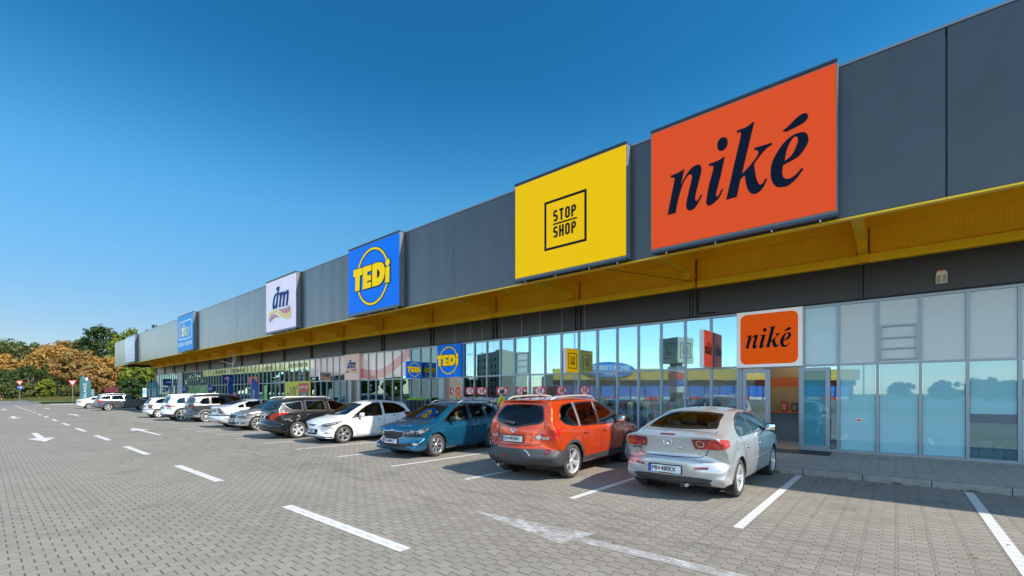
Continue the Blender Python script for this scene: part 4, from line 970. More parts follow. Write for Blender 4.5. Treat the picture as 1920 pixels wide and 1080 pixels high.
# 1 silver saloon --------------------------------------------------
def silver_saloon():
    p = paintmat('silver metallic', (.46, .46, .455), .35, .28)
    out = [(-.62, .22, 'B!'), (-.86, .27, 'f'), (-.945, .42, 'f'), (-.97, .60, 'F'), (-.955, .675, 'F!'), (-.90, .715, 'F'), (-.905, .92, 'F'), (-.925, 1.035, 'C'), (-.895, 1.085, 'C!'), (-.66, 1.105, 'C'), (-.42, 1.125, 'C'),
           (-.02, 1.29, 'S'), (.40, 1.405, 'S'), (.66, 1.448, 'G'), (1.15, 1.468, 'G'), (1.62, 1.435, 'G'), (1.92, 1.36, 'S'), (2.35, 1.17, 'S'), (2.72, 1.01, 'S'), (2.86, .975, 'D'), (3.10, .925, 'D'), (3.38, .80, 'D'), (3.50, .66, 'F'), (3.54, .48, 'F'), (3.50, .30, 'f'), (3.38, .22, 'B!'), (2.2, .20, 'B'), (.6, .20, 'B')]
    c = Car('parked_car', 'silver saloon parked tail-out nearest the camera, plate MI 480EX', 'car', p, (-2.84, 8.18), .0, .876, .315, 2.64, out, (.97, -.012), 1.44, .575, .038, 'cars parked in front of the shops')
    dl = [(.10, 1.075), (.16, 1.16), (.40, 1.285), (.70, 1.36), (1.02, 1.385), (1.02, .985), (.26, .985), (.14, 1.01)]
    sides(c, [dl, [(1.10, 1.385), (1.45, 1.37), (1.74, 1.30), (2.05, 1.155), (2.38, .985), (1.10, .985)]])
    c.window('rear_window', [(-.585, 1.13), (-.30, 1.122), (0, 1.12), (.30, 1.122), (.585, 1.13), (.56, 1.2), (.50, 1.355), (.25, 1.385), (0, 1.39), (-.25, 1.385), (-.50, 1.355), (-.56, 1.2)], 'rear', m_cg, .03, .03)
    c.window('windscreen', [(-.66, 1.01), (0, .99), (.66, 1.01), (.52, 1.36), (0, 1.40), (-.52, 1.36)], 'front', m_cgg, .03, .05)
    for s in (1, -1):
        lamp = c.decal('tail_lamp', [(s*27, .995), (s*52, 1.0), (s*71, .965), (s*68, .885), (s*54, .83), (s*36, .835)], 'rp', m_redl, .008, rnd=.02)
        c.decal('lamp_surround', [(s*27, .995), (s*43.5, .998), (s*42, .832), (s*32, .838)], 'rp', m_red, .011, rnd=.015, parent=lamp)
        c.strip('lamp_ring', circ(s*.475, .925, .052), .010, 'rear', m_chrome, .014, closed=True, parent=lamp); c.decal('lamp_lens', circ(s*.475, .925, .040), 'rear', m_redl if s < 0 else m_red, .013, rnd=0, parent=lamp)
        c.decal('indicator_lens', [(s*46, .955), (s*56, .96), (s*55, .87), (s*48, .872)], 'rp', m_amb if s < 0 else m_redl, .0115, rnd=.02, parent=lamp)
        c.decal('reflector', [(s*.40, .555), (s*.60, .56), (s*.60, .525), (s*.42, .515)], 'rear', m_red, .006, rnd=.01)
        c.strip('panel_gap', [(s*.62, 1.085), (s*.60, 1.0), (s*.575, .82), (s*.55, .74), (s*.47, .705), (s*.2, .70), (0, .70)], .011, 'rear', m_gap)
        c.decal('headlamp', [(s*30, .62), (s*60, .70), (s*72, .78), (s*48, .80), (s*32, .72)], 'fp', m_hl, .006)
    c.decal('bumper_insert', [(-.60, .305), (.60, .305), (.66, .36), (.52, .385), (.30, .40), (-.30, .40), (-.52, .385), (-.66, .36)], 'rear', m_trim, .006, rnd=.03)
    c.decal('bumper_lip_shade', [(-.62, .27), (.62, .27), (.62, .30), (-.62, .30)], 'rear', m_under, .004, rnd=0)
    c.decal('brake_lamp', [(-.12, 1.045), (.12, 1.045), (.12, 1.068), (-.12, 1.068)], 'rear', m_red, .010, rnd=.008)
    c.decal('grille', [(-.35, .62), (.35, .62), (.25, .45), (-.25, .45)], 'front', m_trim, .006); c.badge(.93, 'rear', .062); c.badge(.68, 'front', .06)
    pl = c.plate('MI 480EX', .50, 'rear', -.03)
    mb = MB(); mb.box(-.26, -.1, -.0098, -.008, -.07, -.058); mb.box(.14, .25, -.0098, -.008, -.07, -.058); mb.build('dealer_strip', M('cyan print', (.1, .4, .6), .4), pl)
    mb = MB(); mb.lathe([(.012, -.02), (.022, -.02), (.026, .01), (.0, .01)], 'y', n=14); o = mb.build('boot_lock', m_chrome, c.root); o.location = (.20, c.ray('rear', .2, .84)[0].y-.004, .84)
    text('badge_text', 'MAZDA3', .055, m_trim, c.root, (-.60+.06, .80), c.ray('rear', -.52, .80)[0].y-.004, 1.3, .002, ext=.003)
    text('badge_text', '2.0', .04, m_chrome, c.root, (.45, .755), c.ray('rear', .45, .755)[0].y-.003, 1.3, .002, ext=.003)
    seam(c, [(1.06, 1.40), (1.06, .96), (1.07, .32), (1.13, .26)]); seam(c, [(2.42, .97), (2.36, .78), (2.34, .5), (2.30, .27)]); seam(c, [(.10, 1.06), (.20, .95), (.30, .80), (.36, .66), (.42, .45), (.52, .30)])
    seam(c, [(.5, .262), (2.32, .262)], wd=.012); seam(c, [(-.28, 1.02), (-.30, .78), (-.36, .68), (-.41, .60)], wd=.007)
    c.strip('side_moulding', [(.50, .53), (1.4, .545), (2.28, .56)], .018, 'R', p, .006, thick=.016); c.strip('side_moulding', [(.50, .53), (1.4, .545), (2.28, .56)], .018, 'L', p, .006, thick=.016)
    c.strip('fuel_flap', circ(-.13, .865, .075), .007, 'R', m_gap, .002, closed=True)
    for s in (1, -1): c.strip('roof_gutter', [(s*.50, .66), (s*.535, 1.1), (s*.535, 1.5), (s*.51, 1.78)], .018, 'top', m_seal, .003)
    c.handle(.55, .80); c.handle(1.35, .805); c.mirrors(2.10, .985, .80, m_blk); c.antenna(.78, 1.455, -.05, .22)
    c.wheels(5, 0, .205, None, .205, .872); c.finish(m_seatl, M('beige lining', (.24, .22, .19), .8))
    mb = MB(); mb.tube([(.30, -.72, .27), (.30, -.93, .26)], .028); mb.build('exhaust', m_steel, c.root)
    mb = MB(); mb.lathe([(.022, -.01), (.034, -.01), (.034, .01), (.022, .01), (.022, -.01)], 'y', n=16); o = mb.build('tow_eye', M('rusty metal', (.18, .13, .09), .6, .6), c.root); o.location = (.22, -.87, .25)
    c.plate('MI 480EX', .48, 'front')
    return c
# 2 orange-red crossover -------------------------------------------
def red_crossover():
    p = paintmat('orange red metallic', (.68, .060, .005), .40, .26)
    out = [(-.50, .27, 'B!'), (-.80, .30, 'f'), (-.93, .40, 'f'), (-.95, .55, 'F'), (-.93, .665, 'F!'), (-.885, .70, 'F'), (-.865, .88, 'F'), (-.85, 1.03, 'F'), (-.80, 1.14, 'F'), (-.70, 1.27, 'S'), (-.58, 1.43, 'S'), (-.50, 1.52, 'S'), (-.60, 1.585, 'G!'), (-.30, 1.612, 'G'), (.3, 1.640, 'G'), (1.0, 1.65, 'G'), (1.55, 1.62, 'G'), (1.85, 1.56, 'S'), (2.25, 1.40, 'S'), (2.62, 1.20, 'S'), (2.88, 1.075, 'D'), (3.15, 1.02, 'D'), (3.42, .94, 'D'), (3.58, .78, 'F'), (3.63, .60, 'F'), (3.60, .42, 'f'), (3.50, .28, 'B!'), (2.2, .25, 'B'), (.6, .25, 'B')]
    c = Car('parked_car', 'orange-red crossover with silver roof rails and black lower cladding, plate SO 495BH', 'car', p, (-5.885, 7.77), radians(2.4), .892, .345, 2.765, out, (1.03, -.018), 1.60, .605, .040, 'cars parked in front of the shops', low=.27)
    gd = m_cgd
    sides(c, [[(-.34, 1.20), (-.24, 1.40), (-.10, 1.49), (.22, 1.53), (.30, 1.53), (.30, 1.045), (.05, 1.06), (-.22, 1.11)], [(.40, 1.53), (.9, 1.545), (1.22, 1.545), (1.17, 1.03), (.40, 1.035)]], gd)
    sides(c, [[(1.30, 1.545), (1.62, 1.53), (1.85, 1.46), (2.2, 1.24), (2.45, 1.04), (1.27, 1.02)]])
    c.window('rear_window', [(-.61, 1.18), (-.53, 1.115), (-.22, 1.08), (-.10, 1.04), (.10, 1.04), (.22, 1.08), (.53, 1.115), (.61, 1.18), (.585, 1.28), (.49, 1.47), (.25, 1.50), (-.25, 1.50), (-.49, 1.47), (-.585, 1.28)], 'rear', gd, .03, .05)
    c.window('windscreen', [(-.70, 1.11), (0, 1.09), (.70, 1.11), (.58, 1.52), (0, 1.57), (-.58, 1.52)], 'front', m_cgg)
    m_pl = M('satin black pillar', (.03, .03, .032), .3)
    for m in 'RL': c.decal('pillar_trim', [(.315, 1.54), (.385, 1.54), (.385, 1.03), (.315, 1.03)], m, m_steel, .007, rnd=0); c.decal('pillar_trim', [(1.235, 1.55), (1.285, 1.55), (1.255, 1.02), (1.185, 1.02)], m, m_pl, .007, rnd=0)
    for s in (1, -1):
        lamp = c.decal('tail_lamp', [(s*33, .86), (s*38, .94), (s*46, .985), (s*74, 1.03), (s*70, .92), (s*60, .81), (s*36, .805)], 'rp', m_redl, .010, rnd=.03)
        c.decal('lamp_lens', circ(s*.525, .865, .045), 'rear', m_clr, .014, rnd=0, parent=lamp); c.strip('lamp_ring', circ(s*.525, .865, .055), .012, 'rear', m_red, .015, closed=True, parent=lamp)
        c.decal('reverse_lens', [(s*47, .87), (s*56, .87), (s*55, .82), (s*48, .82)], 'rp', m_clr, .0125, rnd=.01, parent=lamp)
        c.decal('reflector', circ(s*.70, .57, .042), 'rear', m_red, .024, rnd=0); c.strip('reflector_rim', circ(s*.70, .57, .046), .012, 'rear', m_blk, .021, closed=True)
        c.strip('panel_gap', [(s*.63, 1.16), (s*.62, 1.02), (s*.59, .80), (s*.55, .72), (s*.3, .70), (0, .70)], .011, 'rear', m_gap)
        c.decal('headlamp', [(s*30, .80), (s*62, .88), (s*72, .98), (s*46, .96), (s*32, .88)], 'fp', m_hl, .006)
    for lo, hi in ((.30, .62),):
        c.decal('rear_cladding', [(-89, lo), (89, lo), (89, .60), (62, .61), (40, .635), (0, .64), (-40, .635), (-62, .61), (-89, .60)], 'rp', m_trim, .017, rnd=0)
    c.strip('cladding_crease', [(.30, .62), (.36, .58), (.42, .50)], .02, 'rear', m_steel, .021)
    c.decal('fog_lens', [(-.22, .50), (-.02, .50), (-.02, .46), (-.20, .46)], 'rear', m_red, .022, rnd=.01)
    c.decal('under_bumper_strip', [(-.5, .30), (.5, .30), (.5, .335), (-.5, .335)], 'rear', M('muddy plastic', (.25, .17, .12), .8), .012, rnd=0)  # brown strip along the foot of the bumper
    c.arches(.055, m_trim)
    for m in 'RL': c.decal('sill_cladding', [(.40, .30), (2.40, .30), (2.36, .44), (1.5, .425), (.42, .40)], m, m_trim, .009, rnd=.01)
    c.decal('plate_recess', [(-.42, .90), (.42, .90), (.38, .74), (-.38, .74)], 'rear', p, .003, rnd=.05); c.strip('panel_gap', [(-.42, .905), (.42, .905), (.385, .74), (-.385, .74)], .008, 'rear', m_gap, closed=True)
    c.plate('SO 495BH', .82, 'rear', -.02, yo=.016); c.badge(.985, 'rear', .052)
    c.decal('brake_lamp', [(-.13, 1.555), (.13, 1.555), (.12, 1.578), (-.12, 1.578)], 'rear', m_red, .006, rnd=.008)
    h = c.ray('rear', -.05, 1.12)[0]; mb = MB(); mb.tube([(-.06, h.y-.03, 1.135), (-.30, h.y-.045, 1.165), (-.44, h.y-.03, 1.18)], [.03, .018, .012]); mb.rbox((-.05, h.y-.03, 1.13), (.06, .03, .03), bev=.8); mb.build('wiper', m_trim, c.root)
    c.rails([(.55, -.34, 1.59), (.56, -.18, 1.645), (.565, .4, 1.675), (.565, 1.0, 1.68), (.56, 1.3, 1.665), (.545, 1.52, 1.60)], 0)
    seam(c, [(1.23, 1.02), (1.25, .45), (1.27, .31)]); seam(c, [(2.46, 1.02), (2.42, .8), (2.40, .45)]); seam(c, [(.34, 1.03), (.37, .86), (.44, .68), (.50, .45)])
    c.strip('fuel_flap', [(-.02, .99), (.14, .985), (.13, .84), (.02, .83)], .007, 'R', m_gap, .002, closed=True)
    c.handle(.55, .905); c.handle(1.42, .90); c.mirrors(2.18, 1.06, .82, None, 1.15); c.antenna(.1, 1.64, 0, .08)
    c.wheels(5, 0, .235, None, .215, .886); c.finish(m_seat); c.plate('SO 495BH', .55, 'front')
    mb = MB(); mb.tube([(-.35, -.7, .28), (-.35, -.92, .27)], .03); mb.build('exhaust', m_steel, c.root)
    return c
# front-facing helper
def face(c, grille, hl, fog=None, badge_z=.75, bar=None, intake=None):
    for s in (1, -1):
        lamp = c.decal('headlamp', [(s*a, b) for a, b in hl], 'fp', m_hl, .007, rnd=.02); cx = sum(a for a, b in hl)/len(hl); cz = sum(b for a, b in hl)/len(hl)
        c.decal('lamp_lens', circ(s*(cx-8), cz-.005, 4.2, .036), 'fp', m_clr, .012, rnd=0, parent=lamp); c.decal('lamp_lens', circ(s*(cx+5), cz+.01, 4, .03), 'fp', m_clr, .012, rnd=0, parent=lamp)
        c.strip('lamp_surround', [(s*a, b) for a, b in hl], .012, 'fp', m_gap, .009, closed=True, parent=lamp)
        if fog: c.decal('fog_lamp', [(s*a, b) for a, b in fog], 'fp', m_blk, .007, rnd=.02); fc = sum(a for a, b in fog)/len(fog); fz = sum(b for a, b in fog)/len(fog); c.decal('fog_lens', circ(s*fc, fz, 4, .026), 'fp', m_clr, .011, rnd=0)
    if grille:
        g_ = c.decal('grille', grille, 'front', m_blk, .006, rnd=.03)
        xs_ = [a for a, b in grille]; zs_ = [b for a, b in grille]
        x = min(xs_)+.05
        while x < max(xs_)-.03: c.strip('grille_slat', [(x, min(zs_)+.03), (x, max(zs_)-.03)], .008, 'front', m_trim, .008, parent=g_, thick=.016); x += .045
        c.strip('grille_surround', grille, .016, 'front', m_chrome, .008, closed=True, parent=g_, thick=.014)
    if intake: c.decal('air_intake', intake, 'front', m_blk, .006, rnd=.03)
# 3 blue estate, nose out --------------------------------------------
def blue_estate():
    p = paintmat('petrol blue metallic', (.002, .095, .185), .45, .26)
    out = [(-.50, .22, 'B!'), (-.74, .28, 'f'), (-.84, .42, 'f'), (-.86, .60, 'F'), (-.80, .68, 'F'), (-.78, .9, 'F'), (-.72, 1.05, 'F'), (-.55, 1.30, 'S'), (-.45, 1.42, 'S'), (-.2, 1.45, 'G'), (.4, 1.475, 'G'), (1.1, 1.475, 'G'), (1.48, 1.43, 'G'), (1.75, 1.36, 'S'), (2.15, 1.17, 'S'), (2.48, 1.015, 'S'), (2.62, .975, 'D'), (2.85, .935, 'D'), (3.08, .87, 'D'), (3.24, .79, 'D'), (3.31, .70, 'F'), (3.33, .56, 'F'), (3.35, .42, 'F'), (3.34, .30, 'f'), (3.26, .21, 'B!'), (2.2, .19, 'B'), (.6, .19, 'B')]
    c = Car('parked_car', 'dark petrol blue estate parked nose-out with a passenger inside, beside the orange-red crossover', 'car', p, (-10.62, 10.42), pi+radians(5.5), .866, .31, 2.47, out, (.93, -.014), 1.44, .575, .040, 'cars parked in front of the shops')
    sides(c, [[(-.44, 1.06), (-.30, 1.26), (-.14, 1.34), (.18, 1.375), (.18, .96), (-.36, .985)], [(.25, .955), (.25, 1.38), (.9, 1.39), (.93, .935)]], m_cgd)
    sides(c, [[(1.03, .93), (1.00, 1.385), (1.3, 1.375), (1.55, 1.31), (1.85, 1.16), (2.16, .955), (2.12, .925)]])
    c.window('rear_window', [(-.60, 1.02), (.60, 1.02), (.50, 1.36), (-.50, 1.36)], 'rear', m_cgd); c.window('windscreen', [(-.66, 1.025), (-.3, 1.0), (.3, 1.0), (.66, 1.025), (.60, 1.15), (.51, 1.35), (0, 1.395), (-.51, 1.35), (-.60, 1.15)], 'front', m_cgg, .028, .04)
    face(c, [(-.41, .70), (-.10, .722), (0, .745), (.10, .722), (.41, .70), (.36, .56), (.26, .515), (-.26, .515), (-.36, .56)], [(30, .70), (38, .735), (58, .755), (74, .80), (76, .765), (66, .69), (50, .635), (31, .625)], [(36, .41), (62, .42), (60, .36), (40, .345)])
    c.decal('air_intake', [(-.62, .40), (.62, .40), (.50, .30), (-.50, .30)], 'front', m_blk, .005, rnd=.03); c.badge(.735, 'front', .045, sx=1.0)
    c.plate('TV 009CT', .455, 'front', .02)
    for s in (1, -1):
        c.strip('panel_gap', [(s*.70, 2.55), (s*.62, 2.9), (s*.50, 3.14), (s*.30, 3.26)], .010, 'top', m_gap); c.strip('bonnet_crease', [(s*.42, 2.65), (s*.30, 3.15)], .02, 'top', p, .001, thick=.007)
        c.decal('tail_lamp', [(s*33, .98), (s*66, .98), (s*60, .78), (s*34, .78)], 'rp', m_red, .008)
    c.strip('wiper', [(-.55, 2.46), (.1, 2.42)], .02, 'top', m_blk, .012, thick=.02); c.strip('wiper', [(0.0, 2.47), (.6, 2.42)], .02, 'top', m_blk, .012, thick=.02)
    seam(c, [(.98, .93), (.99, .45), (1.02, .27)]); seam(c, [(2.14, .93), (2.12, .6), (2.05, .27)]); seam(c, [(.22, .95), (.26, .80), (.38, .62), (.45, .3)]); seam(c, [(.4, .265), (2.05, .265)], wd=.014)
    for m in 'RL': c.strip('side_crease', [(-.6, .84), (.6, .83), (1.8, .80), (2.6, .76)], .022, m, p, .001, thick=.008)
    c.handle(.50, .80); c.handle(1.22, .79); c.mirrors(1.90, .94, .80, m_blk, 1.0)
    c.rails([(.555, -.3, 1.44), (.56, -.2, 1.485), (.565, .5, 1.515), (.56, 1.1, 1.50), (.54, 1.3, 1.44)], 0, m_steel)
    c.wheels(7, 1, .20, M('bicolour alloy', (.42, .42, .43), .25, .8), .205, .862, 0); c.finish(m_seat)
    return c
# 4 white hatchback, nose out ----------------------------------------
def white_hatch():
    p = paintmat('white gloss', (.74, .74, .73), 0, .3)
    out = [(-.45, .22, 'B!'), (-.60, .28, 'f'), (-.68, .45, 'f'), (-.68, .62, 'F'), (-.64, .74, 'F'), (-.62, .95, 'F'), (-.52, 1.10, 'S'), (-.35, 1.31, 'S'), (-.28, 1.40, 'G!'), (.0, 1.425, 'G'), (.5, 1.470, 'G'), (1.0, 1.475, 'G'), (1.40, 1.42, 'G'), (1.68, 1.34, 'S'), (2.1, 1.15, 'S'), (2.50, .96, 'S'), (2.62, .925, 'D'), (2.85, .875, 'D'), (3.05, .80, 'D'), (3.16, .73, 'D'), (3.22, .64, 'F'), (3.25, .50, 'F'), (3.25, .38, 'F'), (3.22, .26, 'f'), (3.12, .19, 'B!'), (2.2, .18, 'B'), (.6, .18, 'B')]
    c = Car('parked_car', 'small glossy white hatchback parked nose-out left of the petrol blue estate', 'car', p, (-15.44, 10.60), pi+radians(1), .847, .30, 2.49, out, (.93, -.045), 1.44, .56, .045, 'cars parked in front of the shops')
    sides(c, [[(-.20, 1.10), (.0, 1.26), (.25, 1.36), (.80, 1.40), (.80, .955), (.2, .98), (-.12, 1.02)]], m_cgd)
    sides(c, [[(.90, 1.40), (1.22, 1.375), (1.50, 1.29), (1.80, 1.13), (2.10, .93), (2.02, .875), (.90, .915)]])
    c.window('windscreen', [(-.64, .98), (-.3, .955), (.3, .955), (.64, .98), (.58, 1.12), (.49, 1.33), (0, 1.375), (-.49, 1.33), (-.58, 1.12)], 'front', m_cgg, .028, .04); c.window('rear_window', [(-.52, 1.06), (.52, 1.06), (.42, 1.33), (-.42, 1.33)], 'rear', m_cgd)
    face(c, None, [(36, .635), (46, .69), (62, .735), (80, .785), (82, .765), (70, .68), (52, .61), (40, .605)], [(46, .425), (58, .36), (42, .35)])
    c.decal('upper_grille', [(-.26, .665), (.26, .665), (.14, .60), (-.14, .60)], 'front', m_blk, .006, rnd=.02); c.badge(.64, 'front', .05, sx=1.3)
    c.decal('air_intake', [(-.36, .50), (.36, .50), (.30, .32), (-.30, .32)], 'front', m_blk, .006, rnd=.03); c.plate('TV 563DI', .445, 'front', .0)
    c.decal('lower_lip', [(-60, .225), (60, .225), (60, .26), (-60, .26)], 'fp', m_trim, .005, rnd=0)
    for s in (1, -1):
        c.strip('panel_gap', [(s*.66, 2.55), (s*.56, 2.85), (s*.40, 3.07), (s*.25, 3.14)], .009, 'top', m_gap); c.decal('tail_lamp', [(s*42, 1.0), (s*74, 1.02), (s*72, .84), (s*44, .82)], 'rp', m_red, .008)
    for m in 'RL': c.decal('mirror_base_trim', [(1.98, .94), (2.14, .90), (2.26, .84), (1.96, .865)], m, m_trim, .006, rnd=.01); c.decal('side_repeater', circ(2.42, .74, .02, .014), m, m_amb, .005, rnd=0)
    seam(c, [(.85, .92), (.86, .5), (.88, .27)]); seam(c, [(2.05, .86), (2.06, .6), (2.0, .26)]); seam(c, [(.18, .97), (.25, .8), (.40, .6), (.5, .3)]); seam(c, [(.4, .255), (2.0, .255)], wd=.013)
    c.handle(1.10, .79); c.handle(.38, .90); c.mirrors(1.86, .905, .80); c.antenna(.95, 1.47, 0, .16)
    c.wheels(5, 0, .20, M('dull alloy', (.34, .33, .32), .35, .7), .185, .842, 0); c.finish(m_seat)
    return c
# 5 black estate -------------------------------------------------------
def black_estate():
    p = paintmat('black gloss', (.012, .013, .016), .3, .22)
    out = [(-.60, .25, 'B!'), (-.90, .29, 'f'), (-1.02, .42, 'f'), (-1.04, .58, 'F'), (-1.0, .66, 'F!'), (-.94, .69, 'F'), (-.95, .90, 'F'), (-.92, 1.05, 'F'), (-.80, 1.20, 'S'), (-.62, 1.42, 'S'), (-.56, 1.50, 'G!'), (-.2, 1.535, 'G'), (.5, 1.56, 'G'), (1.1, 1.555, 'G'), (1.55, 1.50, 'G'), (1.95, 1.38, 'S'), (2.35, 1.19, 'S'), (2.78, 1.03, 'D'), (3.1, .95, 'D'), (3.4, .82, 'D'), (3.52, .65, 'F'), (3.55, .45, 'F'), (3.48, .26, 'B!'), (2.2, .20, 'B'), (.6, .20, 'B')]
    c = Car('parked_car', 'glossy black estate with pale roof rails and big curved red tail lamps', 'car', p, (-18.37, 7.86), radians(.5), .90, .325, 2.71, out, (1.03, -.02), 1.53, .62, .05, 'cars parked in front of the shops')
    m_gt = M('chrome window line', (.5, .5, .5), .15, .9)
    w3 = [[(-.52, 1.34), (.20, 1.44), (.20, 1.06), (-.16, 1.075), (-.30, 1.13)], [(.32, 1.45), (1.1, 1.46), (1.16, 1.045), (.32, 1.055)], [(1.25, 1.46), (1.6, 1.42), (1.95, 1.28), (2.4, 1.02), (1.30, 1.035)]]
    sides(c, w3[:2], m_cgg); sides(c, w3[2:])
    for m in 'RL':
        for q in w3: c.strip('window_trim', q, .014, m, m_gt, .008, closed=True)
    c.window('rear_window', [(-.66, 1.10), (-.3, 1.05), (.3, 1.05), (.66, 1.10), (.62, 1.25), (.50, 1.44), (-.50, 1.44), (-.62, 1.25)], 'rear', m_cgd, .03, .08); c.window('windscreen', [(-.68, 1.05), (.68, 1.05), (.54, 1.44), (-.54, 1.44)], 'front', m_cgg)
    for s in (1, -1):
        c.decal('tail_lamp', [(s*35, .80), (s*37, .90), (s*48, .985), (s*82, 1.02), (s*80, .97), (s*62, .90), (s*54, .80), (s*47, .71), (s*36, .72)], 'rp', m_redl, .010, rnd=.03)
        c.decal('headlamp', [(s*34, .72), (s*72, .86), (s*50, .84)], 'fp', m_hl, .006); c.strip('panel_gap', [(s*.64, 1.04), (s*.58, .78), (s*.48, .69), (0, .685)], .010, 'rear', m_gap)
    c.decal('plate_trim', [(-.36, .93), (.40, .93), (.38, .89), (-.34, .89)], 'rear', m_chrome, .010, rnd=.01); c.plate('SO 138BK', .83, 'rear', 0, yo=.014)
    h = c.ray('rear', 0, 1.07)[0]; mb = MB(); mb.tube([(0, h.y-.03, 1.075), (-.40, h.y-.03, 1.085)], [.025, .012]); mb.build('wiper', m_blk, c.root)
    c.badge(1.0, 'rear', .04, 0)
    mb = MB(); mb.tube([(0, -.9, .36), (0, -1.10, .35), (0, -1.12, .44)], .02); mb.cyl((0, -1.12, .43), (0, -1.12, .47), .027); mb.build('tow_bar', m_steel, c.root)
    for s in (1, -1): mb = MB(); mb.box(s*.70-.1, s*.70+.1, -.40, -.385, .16, .42); mb.build('mud_flap', m_trim, c.root)
    seam(c, [(1.19, 1.03), (1.2, .5), (1.22, .27)]); seam(c, [(.26, 1.04), (.3, .85), (.42, .66), (.5, .3)]); seam(c, [(2.42, 1.0), (2.36, .5), (2.34, .27)])
    c.handle(.02+.42, .90, m_chrome); c.handle(1.36, .895, m_chrome); c.mirrors(2.1, 1.05, .82); c.antenna(-.1, 1.535, 0, .2)
    c.rails([(.585, -.45, 1.525), (.60, -.3, 1.575), (.61, .5, 1.60), (.60, 1.2, 1.59), (.575, 1.5, 1.51)], 0)
    c.wheels(5, 0, .205, None, .205, .895); c.finish(m_seat)
    return c
# 6 grey-beige liftback, nose out ---------------------------------------
def grey_liftback():
    p = paintmat('grey beige metallic', (.32, .31, .29), .5, .3)
    out = [(-.60, .24, 'B!'), (-.95, .32, 'f'), (-1.02, .55, 'F'), (-.98, .8, 'F'), (-.96, 1.0, 'C'), (-.85, 1.06, 'C'), (-.6, 1.12, 'S'), (.1, 1.36, 'S'), (.5, 1.44, 'G'), (1.1, 1.465, 'G'), (1.6, 1.42, 'G'), (1.95, 1.33, 'S'), (2.4, 1.12, 'S'), (2.72, .985, 'D'), (3.05, .92, 'D'), (3.35, .82, 'D'), (3.48, .72, 'F'), (3.53, .55, 'F'), (3.54, .38, 'F'), (3.48, .24, 'B!'), (2.2, .20, 'B'), (.6, .20, 'B')]
    c = Car('parked_car', 'grey-beige metallic liftback parked nose-out, squeezed between a silver saloon and the black estate', 'car', p, (-23.56, 11.02), pi, .905, .325, 2.69, out, (.97, -.02), 1.43, .58, .052, 'cars parked in front of the shops')
    sides(c, [[(.0, 1.06), (.25, 1.25), (.6, 1.36), (1.02, 1.38), (1.02, .99), (.1, 1.0)], [(1.12, 1.38), (1.5, 1.35), (1.9, 1.2), (2.35, .98), (1.12, .975)]])
    c.window('windscreen', [(-.68, 1.0), (.68, 1.0), (.53, 1.37), (0, 1.40), (-.53, 1.37)], 'front', m_cgg); c.window('rear_window', [(-.58, 1.14), (.58, 1.14), (.46, 1.37), (-.46, 1.37)], 'rear', m_cgd)
    face(c, [(-.42, .74), (0, .765), (.42, .74), (.36, .56), (-.36, .56)], [(31, .74), (60, .78), (76, .80), (70, .70), (34, .64)], [(34, .40), (62, .43), (58, .35), (36, .33)])
    c.decal('air_intake', [(-.5, .40), (.5, .40), (.42, .30), (-.42, .30)], 'front', m_blk, .006); c.badge(.775, 'front', .04, sx=1); c.plate('TV 617BE', .47, 'front')
    for s in (1, -1): c.strip('panel_gap', [(s*.70, 2.75), (s*.6, 3.1), (s*.4, 3.4)], .01, 'top', m_gap); c.decal('tail_lamp', [(s*36, .97), (s*70, .95), (s*64, .82), (s*38, .80)], 'rp', m_red, .008)
    seam(c, [(1.07, .97), (1.08, .3)]); seam(c, [(2.36, .97), (2.30, .3)]); c.handle(.6, .84); c.handle(1.35, .83); c.mirrors(2.08, .98, .84)
    c.wheels(8, 2, .22, None, .21, .9); c.finish(m_seat); return c
